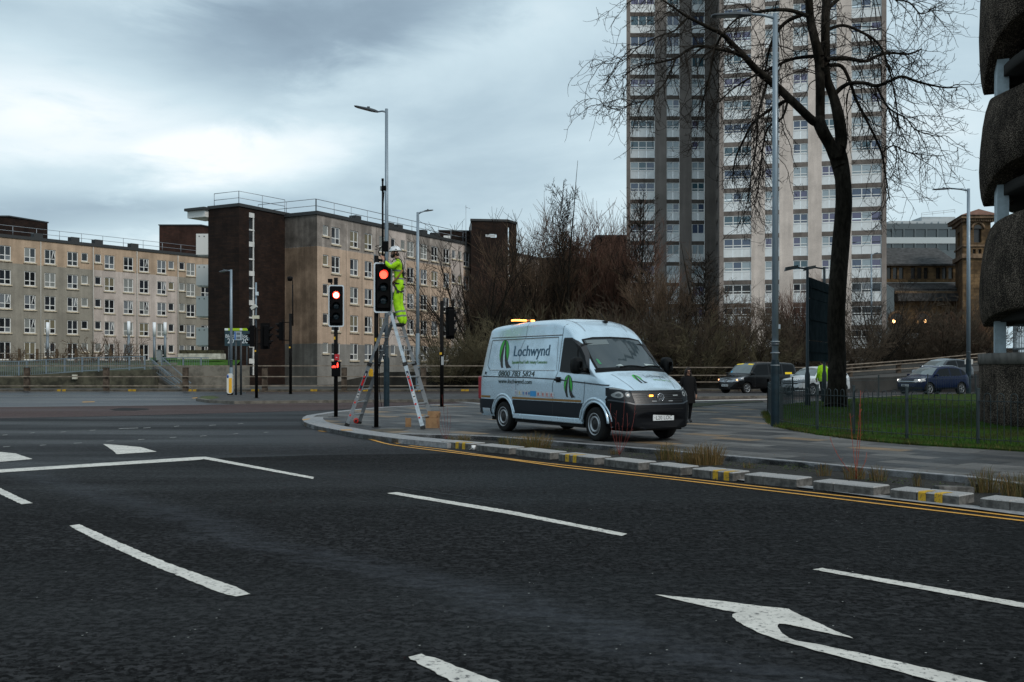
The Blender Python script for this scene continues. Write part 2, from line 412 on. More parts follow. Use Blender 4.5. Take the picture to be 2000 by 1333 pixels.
# ------------------------------------------------------------------ pavement with kerb
PZ = .10
far_e = [(590, 820), (592, 816), (600, 812), (640, 806), (700, 799.5), (760, 795), (860, 790.5), (940, 789), (1100, 788), (1250, 787), (1350, 786), (1491, 783), (1700, 774), (1912, 769), (2500, 767)]
near_e = [(590, 820), (594, 825), (604, 829), (622, 834), (660, 841), (700, 848), (740, 853), (778, 858)]
back_k = [(778, 848.5), (860, 850), (960, 853.5), (1100, 865), (1250, 877), (1400, 890), (1560, 903.5), (1700, 917), (1830, 928), (1900, 934), (1945, 940), (2100, 962), (2400, 1010), (3000, 1110)]
def gz(pts): return [G(x, y, PZ) for x, y in pts]
FE, NE, BK = gz(far_e), gz(near_e), gz(back_k)
pav = MB().use(PAVING)
outline = [(p.x, p.y) for p in FE] + [(60, 30), (30, 5)] + [(p.x, p.y) for p in reversed(BK)] + [(p.x, p.y) for p in reversed(NE[1:])]
pav.prism(outline, -.05, PZ)
struct(pav.build('pavement'))
# light granite kerb round the nose and along the planter
def kerb_run(pts, w, z0, z1, name, step=1.0, gap=.012, m=KERBM):
    """kerb stones with joints along pts; the stones lie to the right of the run"""
    mb = MB().use(m); pts = resample(pts, .25); acc = [pts[0]]; L = 0
    runs = []
    for a, b in zip(pts[:-1], pts[1:]):
        acc.append(b); L += (b-a).length
        if L >= step: runs.append(acc); acc = [b]; L = 0
    if len(acc) > 1: runs.append(acc)
    for r_ in runs:
        l = []; q = []
        for i, p in enumerate(r_):
            d = r_[min(i+1, len(r_)-1)]-r_[max(i-1, 0)]; d = Vector((d.x, d.y)).normalized(); n = Vector((d.y, -d.x))
            off = gap if i == 0 else 0
            l.append((p.x+d.x*off, p.y+d.y*off)); q.append((p.x+n.x*w+d.x*off, p.y+n.y*w+d.y*off))
        mb.prism(l+q[::-1], z0, z1)
    return struct(mb.build(name))
nose = gz([(940, 789), (860, 790.5), (760, 795), (700, 799.5), (640, 806), (600, 812), (592, 816)])
kerb_run([Vector((p.x, p.y, 0)) for p in reversed(nose)], .30, -.04, PZ+.012, 'kerb')
nose2 = gz([(592, 816), (590, 820), (594, 825), (604, 829), (622, 834), (660, 841), (700, 848), (740, 853), (778, 858), (826, 862.5), (874, 867)])
kerb_run([Vector((p.x, p.y, 0)) for p in reversed(nose2)], .62, -.04, PZ+.014, 'kerb')
kerb_run([Vector((p.x, p.y, 0)) for p in reversed(BK)], .14, -.04, PZ+.012, 'kerb', step=1.2)
pb = MB().use(PAVING)   # paving between the wide kerb and the back kerb of the planter
# planter bed
bed = MB().use(SOIL)
front = gl([(874, 868), (1012, 882), (1180, 905), (1348, 925), (1454, 944), (1588, 960), (1739, 980), (1914, 1001), (2200, 1040), (2900, 1140)])
bed.sheet([(p.x, p.y) for p in [G(790, 850.5, PZ)]+BK[1:]] + [(p.x+.0, p.y+.12) for p in reversed(front)], .018)
struct(bed.build('planter_soil'))
# pale channel stones between the blocks
chn = MB().use(KERBM); add_ribbon(chn, resample([p+Vector((.14, .17, 0)) for p in front], .6), .26, .022); struct(chn.build('channel'))

# ------------------------------------------------------------------ markings
ms = MB().use(WHITE_P)
def jag(pts, amp=.008, step=.045):
    """ragged paint outline on the ground"""
    rnd = random.Random(5); out = []
    for a, b in zip(pts, pts[1:]+pts[:1]):
        k = max(1, min(140, int((b-a).length/step)))
        for i in range(k):
            q = a.lerp(b, i/k)
            out.append((q.x+rnd.uniform(-amp, amp), q.y+rnd.uniform(-amp, amp)))
    return out
Z0 = .010
def mark(pts, m=WHITE_P, amp=.008, z=Z0): ms.use(m).sheet(jag(gl(pts), amp), z)
mark([(-90, 925), (-90, 932), (0, 924.5), (383, 900), (399, 898), (611, 937), (614, 933.5), (403, 893.5), (383, 894), (0, 918.5)])
mark([(-60, 932), (-60, 938), (42, 987), (63, 984.5), (0, 955)])
mark([(135, 1029), (155, 1026), (230, 1060), (330, 1103), (465, 1151), (488, 1163), (460, 1168), (430, 1160), (300, 1108), (180, 1053)], amp=.007)
mark([(755, 965), (775, 963), (1000, 1000), (1225, 1045), (1215, 1049), (1000, 1007)])
mark([(1587, 1115), (1606, 1112), (1800, 1145), (2120, 1202), (2110, 1210), (1800, 1154)], amp=.007)
mark([(797, 1287), (822, 1281), (860, 1292), (905, 1310), (968, 1333), (1080, 1378), (1000, 1378), (880, 1334)], amp=.008)
mark([(1278.5, 1164), (1415, 1177), (1482, 1186.5), (1539, 1192), (1578, 1211), (1625, 1232), (1667, 1250), (1630, 1243), (1578, 1231.5), (1534, 1221.5), (1523, 1221), (1519, 1224), (1520, 1231), (1530, 1242), (1544, 1250), (1556, 1254.5), (1611, 1264.5), (1704, 1284.5), (1815, 1309.5), (1915, 1333), (2100, 1378), (1990, 1382), (1815, 1331), (1740, 1311), (1667, 1293), (1593, 1274), (1526, 1255), (1490, 1242), (1460, 1229), (1438, 1216), (1431, 1208), (1432, 1203), (1439, 1199.5), (1415, 1195), (1350, 1181)], amp=.006)
mark([(201, 868.5), (225, 870), (275, 874.5), (306, 883.5), (228, 888.5), (219, 880)])
mark([(-80, 882), (0, 884), (30, 887), (64, 898), (0, 903.5), (-80, 908)])
for x, y, L in ((251, 837, 38), (287, 836, 14), (181, 841, 11), (124, 844, 10), (215, 862, 14), (276, 859, 13), (338, 855, 13), (397, 852, 12), (415, 831, 14), (152, 866, 16), (84, 870, 12), (13, 873, 14), (63, 846, 10), (10, 850, 10), (460, 848, 10), (520, 845, 9), (345, 833, 10), (470, 828, 10)):
    mark([(x-L/2, y+.6), (x+L/2, y-.4), (x+L/2, y+.5), (x-L/2, y+1.6)], WHITE_OLD, .0)
mark([(835, 781), (860, 781.5), (950, 789), (945, 790), (850, 783)], WHITE_OLD, 0)
mark([(1340, 783.4), (1500, 779.6), (1500, 781), (1340, 785)], WHITE_P, 0)
mark([(1340, 779), (1500, 776), (1500, 776.6), (1340, 779.7)], WHITE_OLD, 0)
mark([(160, 785.5), (184, 785), (186, 786), (162, 786.6)], YEL_P, 0)
mark([(375, 778), (400, 775.5), (402, 776.3), (377, 779)], YEL_P, 0)
ms.use(YEL_P)
add_ribbon(ms, gl([(622.6, 842), (681, 845.5), (711, 849.5), (749, 858.5), (779, 867.5)]), .085, Z0)
add_ribbon(ms, gl([(622.6, 842.8), (673, 848), (716, 857), (749, 866.6), (765, 870), (800, 875), (857, 882), (980, 897), (1100, 914), (1330, 939.6), (1560, 966.7), (1750, 990), (2000, 1019.5), (2300, 1056)]), .08, Z0+.001)
add_ribbon(ms, gl([(800, 871.5), (857, 878), (938, 889.5), (1019, 900.5), (1100, 909.7), (1330, 935), (1560, 960.8), (1750, 982), (2000, 1012.5), (2300, 1048)]), .08, Z0)
add_ribbon(ms, gl([(-1400, 766.6), (0, 766), (940, 765), (1300, 765)]), .12, Z0)
struct(ms.build('road_markings'))
sea = MB().use(mat('road_seam', (.035, .036, .04), .7, spec=.1)); add_ribbon(sea, resample(gl([(0, 914.5), (395, 890), (700, 872.5)]), .4), .035, .008); add_ribbon(sea, resample(gl([(614, 927), (760, 950), (1000, 985)]), .4), .03, .008)
sea.use(mat('tar_patch', (.016, .016, .017), .8, spec=.1)).sheet(jag(gl([(212, 800.5), (240, 797.5), (285, 798.5), (292, 801), (260, 803), (225, 803)]), .06, .3), .012)
struct(sea.build('road_repairs'))
nm = MB().use(YEL_P)
nm.sheet([(p.x, p.y) for p in gz([(590, 821), (604, 819), (606, 820), (592, 822.5)])], PZ+.018)
nm.sheet([(p.x, p.y) for p in gz([(664, 841), (684, 840.5), (690, 842.2), (668, 842.6)])], PZ+.018)
mudm = mat('mud_stain', (.06, .05, .035), .9, var=.5, vscale=6)
nm.use(mudm)
nm.sheet(jag(gz([(722, 840), (760, 838), (800, 838.5), (785, 842), (745, 844)]), .05, .2), PZ+.004)
struct(nm.build('pavement_markings'))

# ------------------------------------------------------------------ granite blocks along the planter
blk_spec = [  # left x, right x of the front face, y of its foot left and right, yellow marks
 (862, 919, 874, 879.5, True), (930, 994, 881.5, 888.5, False), (1007, 1074, 890, 898.5, False), (1091, 1160, 900.5, 909, True), (1180, 1247, 911, 919.5, False),
 (1268, 1329, 921.5, 929.5, False), (1352, 1431, 932, 941, True), (1454, 1556, 944, 954.5, False), (1588, 1706, 958.5, 971.5, False), (1739, 1873, 975.5, 990, True), (1914, 2060, 994.5, 1010.5, False), (2085, 2250, 1015, 1036, False)]
where = ["small granite block with yellow marks, nearest the corner kerb", "plain granite block just right of the yellow-marked block nearest the corner",
 "plain granite block left of the yellow-marked block below the van's side step", "granite block with two yellow stripes on its corner below the van's side step",
 "plain granite block below the van's front wheel and the red stems", "short plain granite block with a chipped top just left of the tall dry grass",
 "granite block with yellow stripes right in front of the tall dry grass", "long plain granite block just right of the yellow-striped block at the dry grass",
 "long plain granite block below the tall orange stems near the lawn fence", "long granite block with bright yellow stripes in front of the tipped kerb stones",
 "plain granite block at the right edge of the picture", "plain granite block beyond the right edge of the picture"]
BH = .135
for i, (x0, x1, y0, y1, ym) in enumerate(blk_spec):
    if i == 11: continue
    a, b = G(x0, y0), G(x1, y1); d = (b-a).normalized(); n = Vector((-d.y, d.x, 0)); L = (b-a).length; W = .40
    t_ = thing('granite_block', where[i], 'kerb block', a+d*L/2, math.atan2(d.y, d.x), 'granite blocks along the planter')
    rn = random.Random(i)
    split = L*rn.uniform(.3, .5)
    for k, (s0, s1) in enumerate(((0, split-.006), (split+.006, L))):
        mb = MB().use(GRANITE)
        c = .014; sx0, sx1 = s0-L/2, s1-L/2
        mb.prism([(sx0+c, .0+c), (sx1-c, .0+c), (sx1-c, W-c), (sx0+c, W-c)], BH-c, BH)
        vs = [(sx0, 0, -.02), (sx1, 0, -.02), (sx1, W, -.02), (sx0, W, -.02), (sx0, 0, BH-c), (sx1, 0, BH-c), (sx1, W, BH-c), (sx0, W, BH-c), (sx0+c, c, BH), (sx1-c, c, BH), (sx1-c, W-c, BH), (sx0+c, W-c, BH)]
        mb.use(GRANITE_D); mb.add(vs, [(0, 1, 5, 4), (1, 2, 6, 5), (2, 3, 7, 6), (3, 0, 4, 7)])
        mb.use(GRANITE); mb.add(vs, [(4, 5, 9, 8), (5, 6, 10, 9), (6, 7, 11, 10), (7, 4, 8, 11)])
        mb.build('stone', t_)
    if ym:
        mk = MB().use(YEL_B); base = {0: .5, 3: .2, 6: .52, 9: .42}[i]*L-L/2
        for q in (0, .21):
            x = base+q; w = .10
            mk.add([(x, -.004, .0), (x+w, -.004, 0), (x+w, -.004, BH-.010), (x, -.004, BH-.010), (x+.005, .010, BH+.004), (x+w+.005, .010, BH+.004), (x+w+.03, W*.55, BH+.004), (x+.03, W*.47, BH+.004)],
                   [(0, 1, 2, 3), (3, 2, 5, 4), (4, 5, 6, 7)])
        mk.build('painted_mark', t_)
# tipped kerb stones at the planter's right end
for (x, y, rz, L, lab) in ((1862, 952, 14, .55, "pale kerb stone lying across the planter behind the yellow-striped block"), (1922, 946, 30, .62, "pale kerb stone lying beyond the other across the planter, near the rightmost grass tufts")):
    p = G(x, y, .1); t_ = MB().use(GRANITE_D); t_.box((0, 0, .0), (L, .15, .10)); o = t_.build('kerb_stone'); o.location = p+Vector((0, 0, -.035)); o.rotation_euler = (0, R(3), R(rz)); tag(o, lab, 'kerb stone', 'loose kerb stones'); bevel(o, .015)

# ------------------------------------------------------------------ far side: kerb, footway, traffic island
fk = MB().use(mat('far_kerb', (.10, .085, .065), .85, var=.5, vscale=2)); 
a0 = G(-1500, 765); yk = G(0, 765).y
fk.box2((-160, yk, 0), (52, yk+.3, .14)); fk.use(mat('far_footway', (.05, .045, .04), .9, var=.4, vscale=1)); fk.box2((-160, yk+.302, 0), (52, yk+3.2, .135))
struct(fk.build('far_kerb'))
ym_ = MB().use(YEL_B)
for x in (115, 125, 254, 262, 371, 380, 494, 502, 610, 616, 712, 718, 904, 912, 813, 818):
    p = P(x, 762, yk); ym_.box2((p.x-.12, yk-.006, .01), (p.x+.12, yk-.002, .135)); ym_.box2((p.x-.12, yk-.002, .142), (p.x+.12, yk+.28, .146))
struct(ym_.build('kerb_markings'))
isl = MB().use(mat('island_tarmac', (.040, .037, .036), .85, var=.4, vscale=3, bump=.4, bscale=40))
IZ = .13
ipts = [(385, 777), (395, 773.5), (430, 771.5), (480, 770.5), (700, 770), (1100, 769), (1500, 768.5), (1500, 773), (1100, 778), (940, 779.5), (700, 781), (560, 782.5), (460, 783.5), (410, 781.5)]
isl.prism([(p.x, p.y) for p in [G(x, y, IZ) for x, y in ipts]], 0, IZ)
struct(isl.build('traffic_island'))
ik = MB().use(mat('island_kerb', (.13, .115, .095), .8, var=.4, vscale=3)); 
add_pts = [G(x, y, IZ) for x, y in [(387, 778.5), (410, 782), (460, 784), (560, 783), (700, 781.5), (940, 780), (1100, 778.4), (1500, 773.4)]]
Lk, Rk = ribbon(add_pts, .22, 0); ik.prism([(p[0], p[1]) for p in Lk]+[(p[0], p[1]) for p in reversed(Rk)], 0, IZ+.01)
struct(ik.build('kerb'))
moss = MB().use(mat('moss', (.05, .07, .012), .95, var=.6, vscale=8, bump=1, bscale=30, bdist=.03))
moss.sheet(jag([G(x, y, IZ) for x, y in [(388, 776.5), (398, 774), (420, 774), (430, 777.5), (412, 780.5), (395, 779)]], .15, .4), IZ+.006)
tag(moss.build('moss'), kind='stuff')
# strip of rough ground on the pavement's far side
st = MB().use(mat('verge', (.035, .04, .015), .95, var=.6, vscale=5, bump=1, bscale=25, bdist=.03))
st.sheet(jag(gz([(1345, 789), (1411, 786), (1491, 784), (1491, 786), (1411, 790), (1348, 797)]), .06, .3), PZ+.012)
tag(st.build('verge'), kind='structure')

# ------------------------------------------------------------------ lawn on the right
GZ = .13
lawn_e = [(1495, 805), (1500, 816), (1507, 826), (1520, 833), (1550, 839), (1600, 847.5), (1650, 854), (1700, 860), (1800, 868), (1900, 873.5), (2000, 880), (2200, 893), (2600, 930)]
LE = [G(x, y, GZ) for x, y in lawn_e]
LB = [G(x, y, GZ) for x, y in [(2600, 768), (1912, 769), (1800, 770.5), (1700, 777), (1600, 783), (1540, 789), (1505, 797)]]
lawn_poly = [(p.x, p.y) for p in LE]+[(p.x, p.y) for p in LB]
lw = MB().use(GRASSM); lw.prism(lawn_poly, 0, GZ); struct(lw.build('lawn'))

def inside(poly, x, y):
    c = False; n = len(poly); j = n-1
    for i in range(n):
        xi, yi = poly[i]; xj, yj = poly[j]
        if (yi > y) != (yj > y) and x < (xj-xi)*(y-yi)/(yj-yi)+xi: c = not c
        j = i
    return c
def blades(mb, poly, n, h0, h1, w, seed, near=None, lean=.4):
    rn = random.Random(seed); xs = [p[0] for p in poly]; ys = [p[1] for p in poly]
    k = 0; tries = 0
    while k < n and tries < n*20:
        tries += 1
        y = min(ys)+(max(ys)-min(ys))*rn.random()**(1.9 if near else 1); x = rn.uniform(min(xs), min(max(xs), 20))
        if not inside(poly, x, y): continue
        if abs(x) > y*.56+.5: continue
        z = mb.zb; h = rn.uniform(h0, h1); a = rn.uniform(0, 6.28); dx, dy = math.cos(a), math.sin(a); l = rn.uniform(0, lean)*h
        mb.add([(x-dx*w, y-dy*w, z), (x+dx*w, y+dy*w, z), (x+dy*l, y-dx*l, z+h)], [(0, 1, 2)]); k += 1
gb = MB(); gb.zb = GZ-.005; gb.use(mat('grass_blade', (.036, .092, .011), .8, spec=.05, col2=(.045, .050, .015), vscale=1.1))
blades(gb, lawn_poly, 26000, .03, .09, .007, 3, near=True)
gb.use(mat('grass_blade_dry', (.12, .10, .035), .9, spec=.05))
rn = random.Random(8)
LEr = resample(LE, .12)
for p in LEr:
    if p.x > p.y*.56: break
    for _ in range(16):
        x, y = p.x+rn.gauss(0, .05), p.y+abs(rn.gauss(0, .16)); h = rn.uniform(.04, .14); a = rn.uniform(0, 6.28); w = .006
        gb.use(_mats['grass_blade_dry'] if rn.random() < .35 else _mats['grass_blade'])
        gb.add([(x-math.cos(a)*w, y-math.sin(a)*w, PZ), (x+math.cos(a)*w, y+math.sin(a)*w, PZ), (x+rn.gauss(0, .05), y+rn.gauss(0, .05), PZ+h)], [(0, 1, 2)])
tag(gb.build('grass'), kind='stuff')
# ------------------------------------------------------------------ building materials
def render_mat(name, col, stain=.35, streak=.25, rough=.9):
    """roughcast wall: soft blotches, rain streaks running down, fine grain"""
    m = bpy.data.materials.new(name); m.use_nodes = True; t = m.node_tree; b = t.nodes['Principled BSDF']
    tcn = t.nodes.new('ShaderNodeTexCoord')
    def ns(sc, scale, detail=5):
        mp = t.nodes.new('ShaderNodeMapping'); mp.inputs['Scale'].default_value = sc; t.links.new(tcn.outputs['Object'], mp.inputs[0])
        n = t.nodes.new('ShaderNodeTexNoise'); setin(n, Scale=scale, Detail=detail, Roughness=.65); t.links.new(mp.outputs[0], n.inputs['Vector']); return n.outputs['Fac']
    a = ns((1, 1, 1), .35, 7); s = ns((1, 1, .07), 1.6, 4); f = ns((1, 1, 1), 14, 3)
    c = MIX(t, 1.0, col, M2C(t, MR(t, a, .35, .68, 1-stain, 1.1)), 'MULTIPLY')
    c = MIX(t, 1.0, c, M2C(t, MR(t, s, .4, .72, 1-streak, 1.05)), 'MULTIPLY')
    c = MIX(t, 1.0, c, M2C(t, MR(t, f, .3, .7, .88, 1.08)), 'MULTIPLY')
    t.links.new(c, b.inputs['Base Color']); b.inputs['Roughness'].default_value = rough; b.inputs['Specular IOR Level'].default_value = .15
    bp = t.nodes.new('ShaderNodeBump'); bp.inputs['Strength'].default_value = .3; bp.inputs['Distance'].default_value = .03
    t.links.new(f, bp.inputs['Height']); t.links.new(bp.outputs[0], b.inputs['Normal'])
    return m
def brick_mat(name, c1, c2, mortar, w=.5, h=.16, stain=.4):
    m = bpy.data.materials.new(name); m.use_nodes = True; t = m.node_tree; b = t.nodes['Principled BSDF']
    tcn = t.nodes.new('ShaderNodeTexCoord')
    sx = t.nodes.new('ShaderNodeSeparateXYZ'); t.links.new(tcn.outputs['Object'], sx.inputs[0])
    cv = t.nodes.new('ShaderNodeCombineXYZ'); t.links.new(M(t, 'ADD', sx.outputs[0], M(t, 'MULTIPLY', sx.outputs[1], .8)), cv.inputs[0]); t.links.new(sx.outputs[2], cv.inputs[1])
    br_ = t.nodes.new('ShaderNodeTexBrick'); t.links.new(cv.outputs[0], br_.inputs['Vector']); setin(br_, Scale=1.0)
    br_.inputs['Color1'].default_value = (*c1, 1); br_.inputs['Color2'].default_value = (*c2, 1); br_.inputs['Mortar'].default_value = (*mortar, 1)
    br_.inputs['Brick Width'].default_value = w; br_.inputs['Row Height'].default_value = h; br_.inputs['Mortar Size'].default_value = .012
    n = t.nodes.new('ShaderNodeTexNoise'); setin(n, Scale=.8, Detail=6, Roughness=.7); t.links.new(tcn.outputs['Object'], n.inputs['Vector'])
    t.links.new(MIX(t, 1.0, br_.outputs['Color'], M2C(t, MR(t, n.outputs['Fac'], .35, .7, 1-stain, 1.2)), 'MULTIPLY'), b.inputs['Base Color'])
    b.inputs['Roughness'].default_value = .9; b.inputs['Specular IOR Level'].default_value = .2
    return m
TAN = render_mat('render_tan', (.56, .42, .315), .18, .14)
TAN_L = render_mat('render_tan_left', (.50, .37, .265), .2, .2)
GREY_R = render_mat('render_grey', (.27, .26, .24), .22, .18)
GREY_L = render_mat('render_greygreen', (.31, .285, .24), .2, .15)
PINK = render_mat('render_pale', (.60, .52, .47), .2, .2)
PALE_TOP = render_mat('render_pale_top', (.48, .425, .38), .45, .35)
BRICK = brick_mat('brick_dark', (.017, .010, .008), (.030, .016, .011), (.012, .010, .009))
BRICK2 = brick_mat('brick_brown', (.055, .024, .017), (.040, .020, .015), (.03, .022, .018))
FASCIA = mat('roof_fascia', (.03, .033, .035), .7)
WFRAME = mat('window_frame_white', (.72, .72, .70), .5)
SILL = mat('sill_stone', (.55, .47, .35), .85, var=.3, vscale=6)
def glass(name, col, rough=.06, spec=.6): return mat(name, col, rough, 0, spec)
GL = [glass('glass_dark', (.012, .014, .016)), glass('glass_curtain', (.16, .175, .19), .12), glass('glass_blind', (.22, .23, .22), .15), glass('glass_warm', (.17, .15, .10), .12), glass('glass_deep', (.022, .026, .032))]
GBLUE = [glass('glass_blue', (.05, .075, .13), .04, 1.0), glass('glass_violet', (.10, .095, .17), .05, .9), glass('glass_net', (.30, .36, .39), .12, .8), glass('glass_teal', (.035, .085, .11), .05, 1.0)]
RAILM = mat('galvanised', (.30, .33, .36), .5, .4)

def fac_t(O, u, px):
    k = (px-CX)/F; return (k*O[1]-O[0])/(u[0]-k*u[1])
class Facade:
    """a vertical wall plane: O + t*u, outward normal nrm"""
    def __init__(s, O, u):
        l = math.hypot(*u); s.O = O; s.u = (u[0]/l, u[1]/l); s.n = (s.u[1], -s.u[0]); s.rz = math.atan2(s.u[1], s.u[0])
    def t(s, px): return fac_t(s.O, s.u, px)
    def pt(s, t, z, out=0.0): return Vector((s.O[0]+s.u[0]*t+s.n[0]*out, s.O[1]+s.u[1]*t+s.n[1]*out, z))
    def z(s, px, py):
        Y = s.pt(s.t(px), 0).y; return EYE-(py-HY)/F*Y
def wall_cells(mb, fc, t0, t1, z0, z1, openings, depth=.14, out=0.0):
    """wall sheet with true openings and their reveals"""
    ops = [o for o in openings if o[1] > t0 and o[0] < t1 and o[3] > z0 and o[2] < z1]
    ts = sorted({t0, t1, *[max(t0, min(t1, v)) for o in ops for v in o[:2]]}); zs = sorted({z0, z1, *[max(z0, min(z1, v)) for o in ops for v in o[2:]]})
    for a, b in zip(ts[:-1], ts[1:]):
        if b-a < 1e-5: continue
        run = None
        for c, d in zip(zs[:-1], zs[1:]):
            if d-c < 1e-5: continue
            mt, mz = (a+b)/2, (c+d)/2
            hole = any(o[0] < mt < o[1] and o[2] < mz < o[3] for o in ops)
            if not hole: run = (run[0], d) if run else (c, d)
            if hole or d == zs[-1]:
                if run: mb.add([fc.pt(a, run[0], out), fc.pt(b, run[0], out), fc.pt(b, run[1], out), fc.pt(a, run[1], out)], [(0, 1, 2, 3)])
                run = None
        if run: mb.add([fc.pt(a, run[0], out), fc.pt(b, run[0], out), fc.pt(b, run[1], out), fc.pt(a, run[1], out)], [(0, 1, 2, 3)])
    for o in ops:
        a, b, c, d = max(o[0], t0), min(o[1], t1), max(o[2], z0), min(o[3], z1)
        p = [fc.pt(a, c, out), fc.pt(b, c, out), fc.pt(b, d, out), fc.pt(a, d, out)]; q = [v-Vector((fc.n[0], fc.n[1], 0))*depth for v in p]
        fs = []
        if o[2] >= z0: fs.append((0, 4, 5, 1))
        if o[3] <= z1: fs.append((2, 6, 7, 3))
        fs += [(1, 5, 6, 2), (3, 7, 4, 0)]
        mb.add(p+q, fs)
_wm = {}
def win_meshes(kind, w, h, style):
    """frame, pane variants and sill in local coords: x along wall, -y outward, z up from the sill"""
    key = (kind, round(w, 2), round(h, 2), style)
    if key in _wm: return _wm[key]
    fr = MB().use(WFRAME); fw = .085 if kind != 'slim' else .06
    def fb(x0, x1, z0, z1, y0=-.05, y1=.0): fr.box2((x0, y0, z0), (x1, y1, z1))
    fb(-w/2, -w/2+fw, 0, h); fb(w/2-fw, w/2, 0, h); fb(-w/2+fw, w/2-fw, 0, fw*1.2); fb(-w/2+fw, w/2-fw, h-fw, h)
    panes = []
    if style == 'cross':
        zt = h*.36
        fb(-.045, .045, fw*1.2, h-fw, -.052, .0); fb(-w/2+fw, -.045, zt-.04, zt+.04, -.048, .0); fb(.045, w/2-fw, zt-.04, zt+.04, -.048, .0)
        xs = [(-w/2+fw, -.045), (.045, w/2-fw)]; zs = [(fw*1.2, zt-.04), (zt+.04, h-fw)]
    elif style == 'tilt':      # one light tipped open
        zt = h*.36
        fb(-.045, .045, fw*1.2, h-fw, -.052, .0); fb(-w/2+fw, -.045, zt-.04, zt+.04, -.048, .0); fb(.045, w/2-fw, zt-.04, zt+.04, -.048, .0)
        fr.beam((w*.12, -.2, zt+.08), (w*.30, -.05, h-fw), .05, .05); fr.beam((w*.3, -.05, h-fw-.02), (w*.42, -.2, zt+.08), .035, .035)
        xs = [(-w/2+fw, -.045), (.045, w/2-fw)]; zs = [(fw*1.2, zt-.04), (zt+.04, h-fw)]
    elif style == 'single':
        xs = [(-w/2+fw, w/2-fw)]; zs = [(fw*1.2, h-fw)]
    elif style in ('three', 'two', 'open3'):
        k = 3 if style != 'two' else 2; zt = h*.30; step = (w-2*fw)/k; xs = []
        for i in range(k):
            x0 = -w/2+fw+i*step; x1 = x0+step
            if i < k-1: fb(x1-.05, x1+.05, fw*1.2, h-fw, -.052, .0)
            xs.append((x0+(.05 if i else 0), x1-(.05 if i < k-1 else 0)))
        for i, (x0, x1) in enumerate(xs):
            if style == 'open3' and i != 1: continue
            fb(x0, x1, zt-.05, zt+.05, -.048, .0)
        zs = [(fw*1.2, zt-.05), (zt+.05, h-fw)]
    fo = fr.build('window'); frm = fo.data; bpy.data.objects.remove(fo)
    if kind == 'tower':
        pal = GBLUE; combos = [(0, 0, 0), (1, 1, 1), (2, 2, 2), (2, 0, 2), (1, 2, 1), (2, 3, 0), (3, 3, 3), (0, 2, 1), (2, 2, 3)]
    else:
        pal = GL; combos = [(0, 0, 0), (4, 1, 4), (1, 1, 0), (2, 4, 2), (3, 3, 0), (1, 4, 1), (4, 4, 0), (2, 2, 2), (0, 4, 1)]
    out = []
    for cb in combos:
        pm = MB()
        for i, (x0, x1) in enumerate(xs):
            for j, (z0, z1) in enumerate(zs):
                pm.use(pal[cb[(i+(1 if j == 0 and len(zs) > 1 else 0)) % 3]] if kind != 'tower' else pal[cb[i % 3]])
                y = -.012; pm.add([(x0, y, z0), (x1, y, z0), (x1, y, z1), (x0, y, z1)], [(0, 1, 2, 3)])
        o = pm.build('pane'); out.append(o.data); bpy.data.objects.remove(o)
    s = MB().use(SILL); s.box2((-w/2-.12, -.24, -.14), (w/2+.12, .0, -.003)); o = s.build('sill'); sd_ = o.data; bpy.data.objects.remove(o)
    _wm[key] = (frm, out, sd_); return _wm[key]
def put_window(bld, fc, tc_, z0, w, h, kind, style, rn, sill=True, depth=.12, variant=None, out=0.0):
    fr, panes, sd_ = win_meshes(kind, w, h, style)
    o = bpy.data.objects.new('window', fr); C.objects.link(o); o.parent = bld
    o.location = fc.pt(tc_, z0, out-depth)-bld.location; o.rotation_euler = (0, 0, fc.rz)
    p = bpy.data.objects.new('pane', panes[rn.randrange(len(panes)) if variant is None else variant]); C.objects.link(p); p.parent = o
    if sill:
        s = bpy.data.objects.new('sill', sd_); C.objects.link(s); s.parent = o; s.location = (0, -depth+.12, 0)
    return o
def slab_block(fc, t0, t1, z0, z1, thick, bld, cols, rows, zones, rn, top_fascia=.35, name='wall', ground_tall=True):
    """long block of flats: cols = [(px, 'b'|'s')], rows = [z of window head], zones = [(ta,tb,za,zb,material)]"""
    ops = []; wins = []
    for px, ty in cols:
        tcn_ = fc.t(px); w = 1.28 if ty == 'b' else .80
        for ri, zt in enumerate(rows):
            h = 1.62 if ty == 'b' else .98
            if ty == 'b' and ri == len(rows)-1 and ground_tall and rn.random() < .6: h = 2.0
            ops.append((tcn_-w/2, tcn_+w/2, zt-h, zt)); wins.append((tcn_, zt-h, w, h, ty))
    for (ta, tb, za, zb, m) in zones:
        mb = MB().use(m); wall_cells(mb, fc, ta, tb, za, zb, ops); mb.build(name, bld, world=True)
    for tcn_, z, w, h, ty in wins:
        st_ = 'single' if ty == 's' else rn.choice(['cross', 'cross', 'cross', 'tilt'])
        put_window(bld, fc, tcn_, z, w, h, 'flat', st_, rn)
def roof_railing(pts, h=1.0, post=2.6, r=.035):
    mb = MB().use(RAILM)
    P_ = [Vector(p) for p in pts]
    for k in (1.0, .5):
        mb.tube([p+Vector((0, 0, h*k)) for p in P_], r, 4)
    for a, b in zip(P_[:-1], P_[1:]):
        k = max(1, int((b-a).length/post))
        for i in range(k+1):
            q = a.lerp(b, i/k); mb.tube([q, q+Vector((0, 0, h))], r*.9, 4)
    return mb

